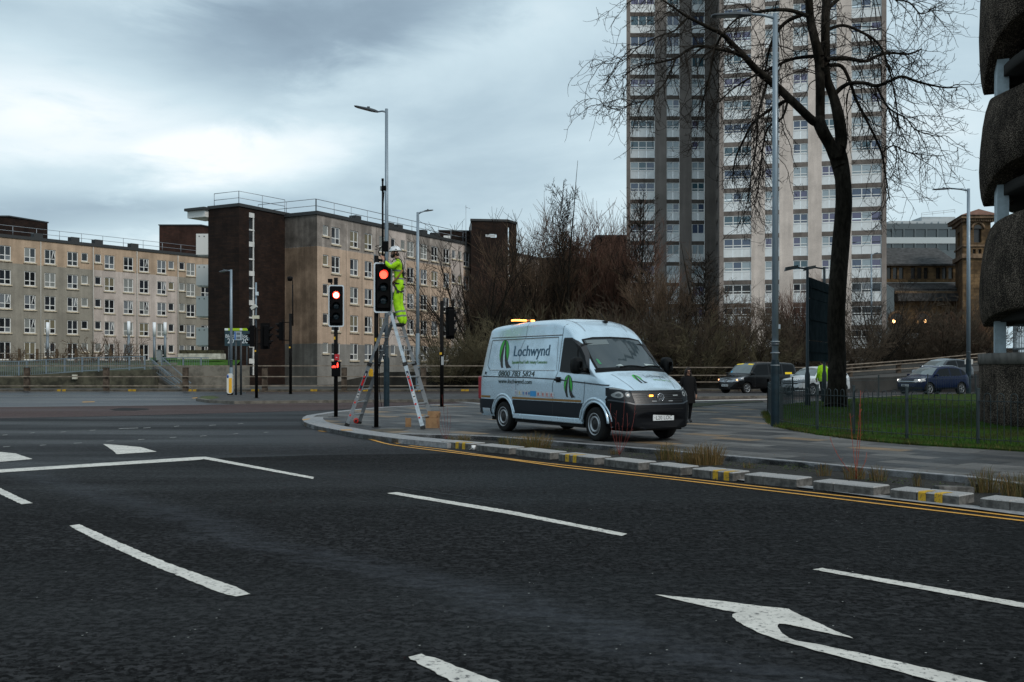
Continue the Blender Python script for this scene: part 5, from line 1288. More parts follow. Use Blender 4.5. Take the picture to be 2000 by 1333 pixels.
# B, second, with pedestrian unit
tB_, pB, sB = signal_pole('red traffic light with a lit red crossing unit, left of the ladder', 656, 815, PZ, 543, .062)
signal_head(tB_, (2/sB, -.12, zrel(pB, 598.5)), 9, True, 0, core=True)
mb = MB().use(BLK); mb.box((-11/sB, 0, zrel(pB, 549)), (.13, .12, .12)); mb.tube([(-11/sB, 0, zrel(pB, 549)), (-8/sB, 0, zrel(pB, 556))], .02, 6); mb.build('detector_camera', tB_)
cu_ = MB().use(BLK); cu_.box((1.5/sB, -.10, zrel(pB, 721)), (.27, .16, .48)); cu = bevel(cu_.build('crossing_unit', tB_), .025, 3)
mb = MB().use(mat('call_box_red', (.42, .012, .02), .4)); mb.box((3.5/sB, -.12, zrel(pB, 698.5)), (.14, .10, .20)); cr_ = bevel(mb.build('call_box', tB_), .01)
mb = MB().use(mat('white_print', (.7, .7, .7), .5)); mb.box((3.5/sB, -.1735, zrel(pB, 698.5)), (.05, .003, .014)); mb.build('label', cr_)
LITR = mat('figure_red', (1, .05, .03), .3, emit=(1, .05, .03), estr=3); mb = MB().use(LITR)
fx, fz, fy = 1.5/sB, zrel(pB, 714), -.186
def disc(cx, cz, r, n=10): mb.add([(cx+r*math.cos(2*math.pi*i/n), fy, cz+r*math.sin(2*math.pi*i/n)) for i in range(n)], [tuple(range(n))])
disc(fx+.062, fz+.068, .018)
mb.add([(fx+.04, fy, fz+.045), (fx+.04, fy, fz-.01), (fx+.05, fy, fz-.075), (fx+.075, fy, fz-.075), (fx+.085, fy, fz-.01), (fx+.085, fy, fz+.045)], [(0, 1, 2, 3, 4, 5)])
for cx in (-.085, -.015):
    mb.tube([(fx+cx+.026*math.cos(2*math.pi*i/10), fy, fz-.05+.026*math.sin(2*math.pi*i/10)) for i in range(11)], .008, 4)
mb.tube([(fx-.085, fy, fz-.05), (fx-.06, fy, fz-.01), (fx-.02, fy, fz-.01), (fx-.05, fy, fz-.05), (fx-.06, fy, fz-.01)], .007, 4); mb.tube([(fx-.02, fy, fz-.01), (fx-.015, fy, fz-.05)], .007, 4); mb.build('lit_figures', cu)
mb = MB().use(YB); mb.box((-.03, -.06, zrel(pB, 661)), (.05, .015, .09)); mb.build('sticker', tB_)
mb = MB().use(mat('base_plate', (.07, .06, .055), .8)); mb.box((.10, -.05, .004), (.62, .30, .012)); mb.build('base_plate', tB_)
# C, seen from behind near the van
tC_, pC, sC = signal_pole('black traffic light seen from behind, between the ladder and the van', 863, 795, PZ, 588, .075)
signal_head(tC_, (16/sC, .02, zrel(pC, 631)), 118, False, None); mb = MB().use(BLK); vplate(mb, rrect(.40, 1.28, .05), -.02, .0)
o = mb.build('backing_board', tC_); o.location = (15.5/sC, .05, zrel(pC, 631)); o.rotation_euler = (0, 0, R(150))
mb = MB().use(POLEB)
for y in (612, 650): mb.beam((0, 0, zrel(pC, y)), (14/sC, .02, zrel(pC, y)), .05, .05)
mb.build('bracket', tC_)
mb = MB().use(YB); mb.box((-.04, -.075, zrel(pC, 691)), (.09, .015, .09)); mb.use(mat('label_grey', (.33, .35, .36), .5)); mb.box((.03, -.08, zrel(pC, 705)), (.10, .012, .33)); mb.build('sticker', tC_)
# D, on the island, two black heads and a camera mast
tD_, pD, sD = signal_pole('black traffic light on the island with two dark heads under a camera mast', 501, 778, .13, 640, .075)
signal_head(tD_, (-9/sD, 0, zrel(pD, 657)), -80, False, None); signal_head(tD_, (20/sD, 0, zrel(pD, 657)), 96, False, None, hood=.24)
mb = MB().use(BLK); vplate(mb, rrect(.46, 1.3, .05), -.01, .01); o = mb.build('backing_board', tD_); o.location = (17/sD, -.02, zrel(pD, 657)); o.rotation_euler = (0, 0, R(20))
mb = MB().use(POLEB)
for y in (645, 672): mb.beam((-9/sD, 0, zrel(pD, y)), (20/sD, 0, zrel(pD, y)), .05, .05)
mb.build('bracket', tD_)
mb = MB().use(LAMPG); mb.tube([(-2/sD, .1, zrel(pD, 645)), (-2/sD, .1, zrel(pD, 552))], .045, 8); mb.build('mast', tD_)
mb = MB().use(mat('camera_pale', (.48, .48, .44), .5)); mb.box((-5/sD, 0, zrel(pD, 600.5)), (.28, .3, .16), 0, Matrix.Rotation(R(-35), 3, 'Y')); mb.build('camera', tD_)
mb = MB().use(mat('camera_pale2', (.55, .62, .66), .5)); mb.box((1/sD, .0, zrel(pD, 574)), (.12, .14, .18)); mb.build('detector_box', tD_)
mb = MB().use(mat('camera_cream', (.52, .50, .38), .5)); mb.box((-1/sD, -.05, zrel(pD, 620)), (.33, .14, .16)); mb.build('detector_box', tD_)
mb = MB().use(YB); mb.box((-.04, -.075, zrel(pD, 686)), (.08, .015, .08)); mb.build('sticker', tD_)
# E
tE_, pE, sE = signal_pole('black traffic light on the island in front of the gable, with a thin camera mast', 567.5, 769.5, .13, 613, .085)
signal_head(tE_, (-18/sE, 0, zrel(pE, 647.5)), -88, False, None, hood=.26); mb = MB().use(BLK); vplate(mb, rrect(.42, 1.36, .04), -.01, .01); o = mb.build('backing_board', tE_); o.location = (-15/sE, 0, zrel(pE, 647.5)); o.rotation_euler = (0, 0, R(-84))
mb = MB().use(POLEB)
for y in (630, 665): mb.beam((0, 0, zrel(pE, y)), (-15/sE, 0, zrel(pE, y)), .05, .05)
mb.build('bracket', tE_)
mb = MB().use(POLEB); mb.tube([(4.5/sE, 0, zrel(pE, 637)), (4/sE, 0, zrel(pE, 556))], .04, 8); mb.tube([(4/sE, 0, zrel(pE, 556)), (4/sE, 0, zrel(pE, 549)), (0, 0, zrel(pE, 545))], .025, 6); mb.beam((0, 0, zrel(pE, 628)), (4.5/sE, 0, zrel(pE, 628)), .08, .1); mb.build('mast', tE_)
mb = MB().use(POLEB); mb.lathe([(0, -.2), (.13, -.17), (.16, -.05), (.16, .05), (0, .1)], 14, 'Z', (-1/sE, 0, zrel(pE, 543))); mb.build('camera', tE_)
mb = MB().use(YB); mb.box((-.03, -.08, zrel(pE, 679)), (.09, .015, .09)); mb.build('sticker', tE_)

# ------------------------------------------------------------------ island signs
pk = G(452, 771.5, .13); t_ = thing('keep_left_bollard', 'rounded white and yellow bollard at the foot of the slim island lamp', 'bollard', pk+Vector((0, -.25, 0)))
mb = MB().use(mat('bollard_white', (.62, .62, .58), .5)); vplate(mb, rrect(.32, 1.12, .14), -.10, .10); o = mb.build('shell', t_); o.location = (0, 0, .62)
mb = MB().use(mat('bollard_yellow', (.80, .42, .02), .45)); vplate(mb, rrect(.17, .82, .04), -.106, -.101); vplate(mb, rrect(.08, .80, .03), -.109, -.1065); o = mb.build('yellow_panel', t_); o.location = (.04, 0, .52)
mb = MB().use(mat('bollard_blue', (.02, .09, .35), .4)); mb.lathe([(0, -.004), (.10, -.004), (.10, 0)], 16, 'Y', (0, 0, 0)); o = mb.build('blue_disc', t_); o.location = (-.10, -.1025, 1.02); o.scale = (.55, 1, 1)
mb = MB().use(BLK); mb.box((0, 0, .05), (.26, .18, .12)); mb.build('base', t_)
sp = mat('sign_post', (.02, .028, .034), .5)
t_ = thing('road_sign', 'small blue and grey sign on two thin posts beside the island lamp', 'sign', G(465, 772, .13), R(8))
s_ = F/G(465, 772, .13).y
for x in (-4, 5.5): 
    mb = MB().use(sp); mb.tube([(x/s_, 0, 0), (x/s_, 0, (772-650)/s_)], .055, 8); mb.build('post', t_)
mb = MB().use(mat('sign_back', (.33, .39, .43), .5, .2)); mb.box((0, -.08, (772-656.5)/s_), (14/s_, .04, 17/s_)); pl_ = mb.build('panel', t_)
mb = MB().use(mat('sign_blue', (.03, .12, .34), .5)); mb.box((-5.2/s_, -.103, (772-656.5)/s_), (3/s_, .004, 15/s_)); mb.use(mat('sign_darkgrey', (.10, .12, .14), .5)); mb.box((1/s_, -.103, (772-652.5)/s_), (7/s_, .004, 5/s_)); mb.box((1/s_, -.103, (772-660.5)/s_), (7/s_, .004, 5/s_)); mb.build('markings', pl_)
# estate sign
Ye = 76.0; c0, c1 = P(439, 641.5, Ye), P(489, 676, Ye); t_ = thing('estate_sign', 'dark green sign reading Block 20 with a lime top strip, before the dark tower', 'sign', ((c0.x+c1.x)/2, Ye, 0))
W_, H_ = c1.x-c0.x, c0.z-c1.z; zc_ = (c0.z+c1.z)/2
for x in (-.7, .7): mb = MB().use(sp); mb.tube([(x, .06, 0), (x, .06, zc_)], .05, 8); mb.build('post', t_)
mb = MB().use(mat('sign_green', (.012, .035, .045), .4)); mb.box((0, 0, zc_), (W_, .05, H_)); pl_ = mb.build('panel', t_)
lime = 4.6/F*Ye
mb = MB().use(mat('sign_lime', (.33, .50, .005), .45)); mb.box((0, -.028, c0.z-lime/2), (W_, .005, lime)); mb.build('lime_strip', pl_)
mb = MB().use(mat('sign_white', (.62, .66, .68), .5)); mb.box((-W_*.43, -.032, c0.z-lime/2), (W_*.14, .003, lime*.9)); mb.box((W_*.14, -.032, c0.z-lime/2), (W_*.10, .003, lime*.9))
def put_text(mb, txt, size, x, z, y, squash=1.0, align='CENTER'):
    vs, fs = text_mesh(txt, size, align, 0, squash); mb.add([(x+v[0], y, z+v[1]) for v in vs], fs)
for x in (-W_*.27, W_*.29):
    put_text(mb, 'Block', .36, x, c0.z-.72, -.0285, 1.0); put_text(mb, '20', .52, x, c0.z-1.14, -.0285, 1.0)
mb.build('lettering', pl_)
# the big road sign seen from behind, with its two lanterns
SGR = mat('sign_back_dark', (.003, .009, .012), .9, spec=.03, var=.2, vscale=2); pg = mat('post_grey', (.035, .048, .056), .6, spec=.2)
b1_, b2_ = G(1577, 792, GZ), G(1610, 785.5, GZ)
t_ = thing('road_sign', 'tall dark road sign seen from behind, two lanterns above, left of the big tree', 'sign', b1_)
for bb, ty, hx in ((b1_, 522, -1), (b2_, 522, -.6)):
    zt6 = EYE+(716-ty)/F*bb.y; mb = MB().use(pg); mb.tube([bb, (bb.x, bb.y, 1.35), (bb.x, bb.y, 1.5), (bb.x, bb.y, zt6)], [.105, .105, .065, .055], 10); mb.build('post', t_, world=True)
    mb = MB().use(pg); mb.tube([(bb.x, bb.y, zt6-.08), (bb.x-.42, bb.y, zt6-.02)], .035, 6)
    mb.use(mat('lantern_dark', (.03, .04, .042), .5)); c_ = Vector((bb.x-.62, bb.y, zt6-.03))
    vs = [c_+Vector(v) for v in ((-.30, -.10, -.14), (.22, -.10, -.02), (.22, .10, -.02), (-.30, .10, -.14), (-.26, -.08, .02), (.22, -.09, .10), (.22, .09, .10), (-.26, .08, .02))]
    mb.add(vs, [(0, 3, 2, 1), (4, 5, 6, 7), (0, 1, 5, 4), (1, 2, 6, 5), (2, 3, 7, 6), (3, 0, 4, 7)]); mb.build('lantern', t_, world=True)
pa = P(1580.5, 541, 40.6); pbx = P(1628, 541, 45.3); zb7 = P(1590, 706, 41).z
for k in range(4):
    z0_, z1_ = zb7+(pa.z-zb7)*k/4, zb7+(pa.z-zb7)*(k+1)/4-.02
    mb = MB().use(SGR); mb.beam((pa.x, pa.y, (z0_+z1_)/2), (pbx.x, pbx.y, (z0_+z1_)/2), .06, z1_-z0_); mb.build('panel', t_, world=True)
mb = MB().use(SGR)
for z in (zb7+.4, (zb7+pa.z)/2, pa.z-.4): mb.beam((pa.x, pa.y-.09, z), (pbx.x, pbx.y-.09, z), .05, .07)
mb.build('crossbar', t_, world=True)

# ------------------------------------------------------------------ lawn railings
FEN = mat('fence_green', (.018, .030, .034), .5, spec=.4)
def hoop_fence(pix, z0, h, label, postxs, step=.14):
    pts = [G(x, y, z0) for x, y in pix]; t_ = thing('lawn_railing', label, 'fence', pts[0])
    Ls = [0]
    for a, b in zip(pts[:-1], pts[1:]): Ls.append(Ls[-1]+(b-a).length)
    def at(s):
        for i in range(len(pts)-1):
            if s <= Ls[i+1] or i == len(pts)-2: return pts[i].lerp(pts[i+1], (s-Ls[i])/(Ls[i+1]-Ls[i]))
    mb = MB().use(FEN); s = .07; k = 0; r = .008; up = Vector((0, 0, 1))
    while s+step < Ls[-1]:
        a, b = at(s), at(s+step)
        m = (a+b)/2; hw = (b-a)/2; hp = [a+up*.06]+[m-hw*math.cos(math.pi*i/6)+up*(h-.07+.07*math.sin(math.pi*i/6)) for i in range(7)]+[b+up*.06]
        mb.tube(hp, r, 4, False); s += step*2
    for zz_ in (.12, h-.16):
        for a, b in zip(pts[:-1], pts[1:]): mb.beam(a+up*zz_, b+up*zz_, .035, .012)
    mb.build('hooped_panel', t_, world=True)
    for px in postxs:
        best = min((abs(at(Ls[-1]*i/600).x/at(Ls[-1]*i/600).y*F+CX-px), i) for i in range(601))[1]; q = at(Ls[-1]*best/600)
        mb = MB().use(FEN); mb.box(q+up*(h/2+.02), (.05, .05, h+.1)); mb.box(q+up*(h+.085), (.065, .065, .03)); mb.build('post', t_, world=True)
hoop_fence([(1500, 806), (1507, 820), (1530, 832), (1597, 842), (1667, 850), (1770, 859), (1909, 869), (2150, 886), (2500, 912)], GZ-.02, 1.05, 'hoop topped railing along the front edge of the lawn', (1500, 1520, 1597, 1667, 1770, 1909, 2060))
hoop_fence([(1500, 806), (1515, 799), (1545, 790.5), (1600, 784), (1700, 778), (1800, 772), (1912, 770), (2100, 769)], GZ-.02, 1.05, 'hoop topped railing along the back of the lawn beside the road', (1500, 1548, 1620, 1716, 1812, 1905))

# ------------------------------------------------------------------ ladder, boxes
ALU = mat('ladder_aluminium', (.46, .50, .53), .38, .75, var=.2, vscale=9); ALUD = mat('ladder_inner', (.24, .25, .26), .5, .6); RED = mat('lock_red', (.60, .03, .02), .45); RUB = mat('rubber_black', (.012, .012, .012), .8); RUNGM = mat('rung', (.33, .35, .36), .5, .6)
t_ = thing('stepladder', 'tall aluminium folding ladder straddling the nearest traffic light, the worker on top', 'ladder', (-3.3, 26.2, PZ))
apN, apF = P(764, 613, 25.75), P(779, 613, 26.35)
fRN, fRF = G(826.5, 839, PZ), G(847.5, 834.5, PZ); fLN, fLF = G(677, 833, PZ), G(701, 828, PZ)
apN2, apF2 = P(758, 614, 25.85), P(771, 614, 26.4)
def rail_of(foot, ap, w, m, name):
    mb = MB().use(m); d = (ap-foot); mb.beam(foot+d*.02, ap, .035, w, roll=(0, 1, 0)) ; o = mb.build(name, t_, world=True); return o
for foot, ap, m in ((fRN, apN, ALU), (fRF, apF, ALUD), (fLN, apN2, ALU), (fLF, apF2, ALUD)):
    mid_ = foot.lerp(ap, .56)
    mb = MB().use(m); mb.beam(foot, mid_, .10, .032, roll=(1, 0, 0)); mb.beam(foot.lerp(ap, .50)+Vector((0, .02, 0)), ap, .082, .028, roll=(1, 0, 0)); side = mb.build('side_rail', t_, world=True)
    mb = MB().use(RUB); d = (ap-foot).normalized(); mb.beam(foot-d*.0, foot+d*.09, .125, .06, roll=(1, 0, 0)); mb.build('foot', side); side.children[-1].location = (0, 0, 0)
    for v in side.children[-1].data.vertices: v.co -= t_.location
    mb = MB().use(RUB); mb.beam(foot.lerp(ap, .545), foot.lerp(ap, .575), .125, .06, roll=(1, 0, 0)); o = mb.build('collar', side)
    for v in o.data.vertices: v.co -= t_.location
for (n_, f_, an, af) in ((fRN, fRF, apN, apF), (fLN, fLF, apN2, apF2)):
    for k in range(1, 9):
        s_ = k/8*.90 if k < 8 else .885
        s_ = (k-.13)*.116
        a, b = n_.lerp(an, s_), f_.lerp(af, s_); mb = MB().use(RUNGM); mb.beam(a, b, .06, .028); ru = mb.build('rung', t_, world=True)
        if k < 5:
            mb = MB().use(RED)
            for e, oo in ((a, (a-b).normalized()*.03), (b, (b-a).normalized()*.03)):
                mb = MB().use(RED); mb.tube([e+oo, e+oo*2.2], .024, 8); o = mb.build('lock', ru)
                for v in o.data.vertices: v.co -= t_.location
mb = MB().use(ALUD); mb.tube([apN+Vector((-.04, -.03, 0)), apF+Vector((-.04, .03, 0))], .045, 10); mb.build('hinge', t_, world=True)
def sticker(foot, ap, s0, s1, m, w=.07, nm='sticker'):
    a, b = foot.lerp(ap, s0), foot.lerp(ap, s1); off = Vector((0, -.052, 0)); mb = MB().use(m); mb.beam(a+off, b+off, w, .004, roll=(1, 0, 0)); return mb
stk = mat('sticker_red', (.50, .015, .02), .5); stw = mat('sticker_white', (.55, .55, .55), .5); stn = mat('sticker_navy', (.02, .025, .05), .5)
# stickers sit on the outer (near) faces of the rails
for foot, ap in ((fRN, apN), (fLN, apN2)):
    for s0, s1, m, w in ((.33, .50, stn, .062), (.37, .43, stk, .05), (.26, .32, stw, .055), (.275, .285, stn, .05), (.30, .31, stn, .05), (.44, .48, stw, .02)):
        a, b = foot.lerp(ap, s0), foot.lerp(ap, s1); oy = -.0535 if m is stn and w > .06 else -.0555
        mb = MB().use(m); mb.beam(a+Vector((0, oy+.035, 0)), b+Vector((0, oy+.035, 0)), w, .003, roll=(1, 0, 0)); mb.build('sticker', t_, world=True)
wh_ = MB().use(RED); wh_.lathe([(0, -.05), (.065, -.045), (.08, 0), (.065, .03), (0, .03)], 16, 'Y', fLF+Vector((-.07, -.03, .085))); wh_.use(RUB); wh_.lathe([(0, -.056), (.03, -.056), (.03, -.04)], 10, 'Y', fLF+Vector((-.07, -.03, .085))); wh_.build('tip_wheel', t_, world=True)
yb = MB().use(mat('pouch_yellow', (.80, .42, .01), .5)); p = P(724.5, 729, 26.6); yb.box(p, (.115, .10, .19)); yb.box(p+Vector((0, 0, .10)), (.07, .06, .03)); o = bevel(yb.build('tool_pouch'), .012); tag(o, 'small yellow box hanging on the ladder\'s left side', 'pouch')
CARD = mat('cardboard', (.27, .155, .075), .85, var=.2, vscale=6); CARDI = mat('cardboard_inside', (.20, .115, .055), .85)
def open_box(label, px, py, w, d, h, rz, flaps):
    p = G(px, py, PZ); t_ = thing('cardboard_box', label, 'box', p, R(rz), 'cardboard boxes by the ladder')
    mb = MB().use(CARD); th = .006
    mb.box((0, -d/2, h/2), (w, th, h)); mb.box((0, d/2, h/2), (w, th, h)); mb.box((-w/2, 0, h/2), (th, d-th*1.01, h)); mb.box((w/2, 0, h/2), (th, d-th*1.01, h)); mb.use(CARDI).box((0, 0, .01), (w-.012, d-.012, .01)); mb.build('body', t_)
    for (side, ang, ln) in flaps:
        mb = MB().use(CARD); a = R(ang)
        if side in 'LR':
            s = -1 if side == 'L' else 1; x = s*w/2; vs = [(x, -d/2, h), (x, d/2, h), (x+s*math.cos(a)*ln, d/2, h+math.sin(a)*ln), (x+s*math.cos(a)*ln, -d/2, h+math.sin(a)*ln)]
        else:
            s = -1 if side == 'F' else 1; y = s*d/2; vs = [(-w/2, y, h), (w/2, y, h), (w/2, y+s*math.cos(a)*ln, h+math.sin(a)*ln), (-w/2, y+s*math.cos(a)*ln, h+math.sin(a)*ln)]
        n_v = (Vector(vs[1])-Vector(vs[0])).cross(Vector(vs[3])-Vector(vs[0])).normalized()*.004
        vv = [tuple(Vector(v)+n_v) for v in vs]+[tuple(Vector(v)-n_v) for v in vs]
        mb.add(vv, [(0, 1, 2, 3), (7, 6, 5, 4), (0, 4, 5, 1), (1, 5, 6, 2), (2, 6, 7, 3), (3, 7, 4, 0)]); mb.build('flap', t_)
    return t_
open_box('larger open cardboard box behind the ladder\'s right foot', 845, 836, .32, .26, .26, -6, (('L', 25, .16), ('B', 82, .17), ('R', 78, .14)))
bx2 = open_box('small narrow open cardboard box between the pole and the ladder', 797.5, 834, .145, .12, .20, 4, (('L', 86, .06), ('B', 80, .03)))
cupm = MB().use(mat('paper_white', (.7, .7, .7), .6)); cupm.lathe([(0, 0), (.032, 0), (.045, .09), (.041, .088), (.03, .006)], 14, 'Z'); cupm.add([(-.1, -.03, 0), (.0, -.05, .05), (.03, .03, .07), (-.07, .05, .0)], [(0, 1, 2, 3)])
o = cupm.build('paper_cup'); o.location = G(925, 881, .0)+Vector((0, 0, .02)); tag(o, 'crumpled white paper cup lying at the foot of the granite blocks', 'litter')
# ------------------------------------------------------------------ vehicles
def interp(tab, x):
    if x <= tab[0][0]: return tab[0][1]
    if x >= tab[-1][0]: return tab[-1][1]
    n = len(tab)
    for i in range(n-1):
        if x <= tab[i+1][0]:
            x0, y0 = tab[i]; x1, y1 = tab[i+1]; h = x1-x0; t = (x-x0)/h; d = (y1-y0)/h
            def sl(j):
                if j <= 0 or j >= n-1: return d
                a = (tab[j][1]-tab[j-1][1])/(tab[j][0]-tab[j-1][0]); b = (tab[j+1][1]-tab[j][1])/(tab[j+1][0]-tab[j][0])
                return 0 if a*b <= 0 else 2*a*b/(a+b)
            m0, m1 = sl(i), sl(i+1)
            return (2*t**3-3*t*t+1)*y0+(t**3-2*t*t+t)*h*m0+(-2*t**3+3*t*t)*y1+(t**3-t*t)*h*m1
def smooth01(x): x = max(0, min(1, x)); return x*x*(3-2*x)
def body_shape(sp, mat_body, mat_dark, name, parent):
    x0, x1 = sp['x']; NS, NL, NC = sp.get('ns', 84), 16, 12
    xs = []
    for i in range(NS+1):
        t = i/NS; t = .5-.5*math.cos(math.pi*t) if sp.get('cos', True) else t
        t = .55*t+.45*(i/NS); xs.append(x0+(x1-x0)*t)
    vs = []; ring = 0
    for x in xs:
        H = interp(sp['top'], x); zb = interp(sp['bot'], x); Wx = interp(sp['plan'], x); r = min(interp(sp['r'], x), (H-zb)*.6); nexp = sp.get('nexp', 2.6)
        zs = H-r; half = []
        half.append((Wx*.55, zb))
        for i in range(NL+1):
            z = zb+.03+(zs-zb-.03)*i/NL; k = interp(sp['wz'], z)
            if i == 0: k *= .975
            half.append((Wx*k, z))
        ks = interp(sp['wz'], zs)*Wx; crown = sp.get('crown', .05)*min(1, Wx)
        for i in range(1, NC+1):
            a = math.pi/2*i/NC; cy = abs(math.cos(a))**(2/nexp); sz = math.sin(a)**(2/nexp)
            y = ks*cy; half.append((y, zs+r*sz))
        pts = [(-y, z) for y, z in half]+[(y, z) for y, z in reversed(half[:-1])]
        ring = len(pts)
        for y, z in pts:
            xx = x
            bw = sp.get('bow', .1)*smooth01((x-sp['bowx'][0])/(sp['bowx'][1]-sp['bowx'][0]))
            xx -= bw*(y/Wx if Wx > .01 else 0)**2*(Wx**2)
            ln = interp(sp['lean'], z)*(1-smooth01((x-x0)/sp.get('leanlen', 1.8))); xx += ln
            if 'rbow' in sp: xx += sp['rbow']*(y)**2*(1-smooth01((x-x0)/1.0))
            vs.append((xx, y, z))
    fs = []
    for i in range(len(xs)-1):
        for k in range(ring):
            k2 = (k+1) % ring; fs.append((i*ring+k, i*ring+k2, (i+1)*ring+k2, (i+1)*ring+k))
    fs.append(tuple(range(ring))[::-1]); o = (len(xs)-1)*ring; fs.append(tuple(o+k for k in range(ring)))
    me = bpy.data.meshes.new(name); me.from_pydata(vs, [], fs); me.materials.append(mat_body); me.materials.append(mat_dark)
    ob = bpy.data.objects.new(name, me); C.objects.link(ob)
    bm = bmesh.new(); bm.from_mesh(me); bmesh.ops.recalc_face_normals(bm, faces=bm.faces); bm.to_mesh(me)
    bvh = BVHTree.FromBMesh(bm); bm.free()
    # wheel wells
    cm = MB().use(mat_dark)
    for wx in sp['wheels']:
        for s in (-1, 1):
            cm.cyl((wx, s*(sp['hw']+.05), sp['wr']-.0), sp['ar'], .75, 36, 'Y')
    cut = cm.build('cut'); 
    bmc = bmesh.new(); bmc.from_mesh(cut.data); bmesh.ops.recalc_face_normals(bmc, faces=bmc.faces); bmc.to_mesh(cut.data); bmc.free()
    md = ob.modifiers.new('b', 'BOOLEAN'); md.operation = 'DIFFERENCE'; md.object = cut; md.solver = 'EXACT'
    try: md.material_mode = 'TRANSFER'
    except Exception: pass
    dg = bpy.context.evaluated_depsgraph_get(); dg.update(); m2 = bpy.data.meshes.new_from_object(ob.evaluated_get(dg))
    ob.modifiers.clear(); ob.data = m2; bpy.data.objects.remove(cut)
    if len(m2.polygons) < 50: ob.data = me; m2 = me
    m2.polygons.foreach_set('use_smooth', [True]*len(m2.polygons)); m2.set_sharp_from_angle(angle=R(38))
    ob.parent = parent
    return ob, bvh
def drape(bvh, vs2, fs2, view, eps=.004, grid=.05, keepz=None):
    """press a flat drawing on to the body along an axis. view: 'R' right side (x,z), 'L' left side, 'F' front (y,z), 'T' top (x,y), 'B' rear"""
    bm = bmesh.new(); vv = [bm.verts.new((v[0], v[1], 0)) for v in vs2]
    for f in fs2:
        try: bm.faces.new([vv[i] for i in f])
        except ValueError: pass
    us = [v[0] for v in vs2]; ws = [v[1] for v in vs2]
    for ax, lo, hi in ((0, min(us), max(us)), (1, min(ws), max(ws))):
        c = math.ceil(lo/grid)*grid
        while c < hi:
            g_ = bm.verts[:]+bm.edges[:]+bm.faces[:]
            bmesh.ops.bisect_plane(bm, geom=g_, plane_co=(c, 0, 0) if ax == 0 else (0, c, 0), plane_no=(1, 0, 0) if ax == 0 else (0, 1, 0)); c += grid
    bad = []
    for v in bm.verts:
        u_, w_ = v.co.x, v.co.y
        o, d = {'R': (Vector((u_, -5, w_)), Vector((0, 1, 0))), 'L': (Vector((u_, 5, w_)), Vector((0, -1, 0))), 'F': (Vector((8, u_, w_)), Vector((-1, 0, 0))), 'T': (Vector((u_, w_, 5)), Vector((0, 0, -1))), 'B': (Vector((-5, u_, w_)), Vector((1, 0, 0)))}[view]
        loc, nrm, idx, dist = bvh.ray_cast(o, d)
        if loc is None: bad.append(v); continue
        if nrm.dot(d) > 0: nrm = -nrm
        v.co = loc+nrm*eps
    if bad: bmesh.ops.delete(bm, geom=bad, context='VERTS')
    out = [tuple(v.co) for v in bm.verts]; bm.verts.index_update(); fs = [tuple(v.index for v in f.verts) for f in bm.faces]
    # normals must look outwards
    ax = {'R': Vector((0, -1, 0)), 'L': Vector((0, 1, 0)), 'F': Vector((1, 0, 0)), 'T': Vector((0, 0, 1)), 'B': Vector((-1, 0, 0))}[view]
    bm.normal_update(); fs = [f if bf.normal.dot(ax) > 0 else f[::-1] for f, bf in zip(fs, bm.faces)]
    bm.free(); return out, fs
def poly(pts): 
    n = len(pts); tr = tessellate_polygon([[Vector((p[0], p[1], 0)) for p in pts]]); return pts, [tuple(t) for t in tr]
def line_poly(pts, w):
    """strip of width w along a 2-D line"""
    L = []; Q = []
    for i, p in enumerate(pts):
        a, b = pts[max(0, i-1)], pts[min(len(pts)-1, i+1)]; dx, dy = b[0]-a[0], b[1]-a[1]; l = math.hypot(dx, dy) or 1
        L.append((p[0]-dy/l*w/2, p[1]+dx/l*w/2)); Q.append((p[0]+dy/l*w/2, p[1]-dx/l*w/2))
    n = len(pts); return L+Q, [(i, i+1, n+i+1, n+i) for i in range(n-1)]
def decal(name, bvh, shapes, view, m, parent, eps=.004, grid=.06, mb=None):
    own = mb is None
    if own: mb = MB()
    mb.use(m)
    for vs, fs in shapes:
        o, f = drape(bvh, vs, fs, view, eps, grid)
        if f: mb.add(o, f, smooth=True)
    if own: return mb.build(name, parent)
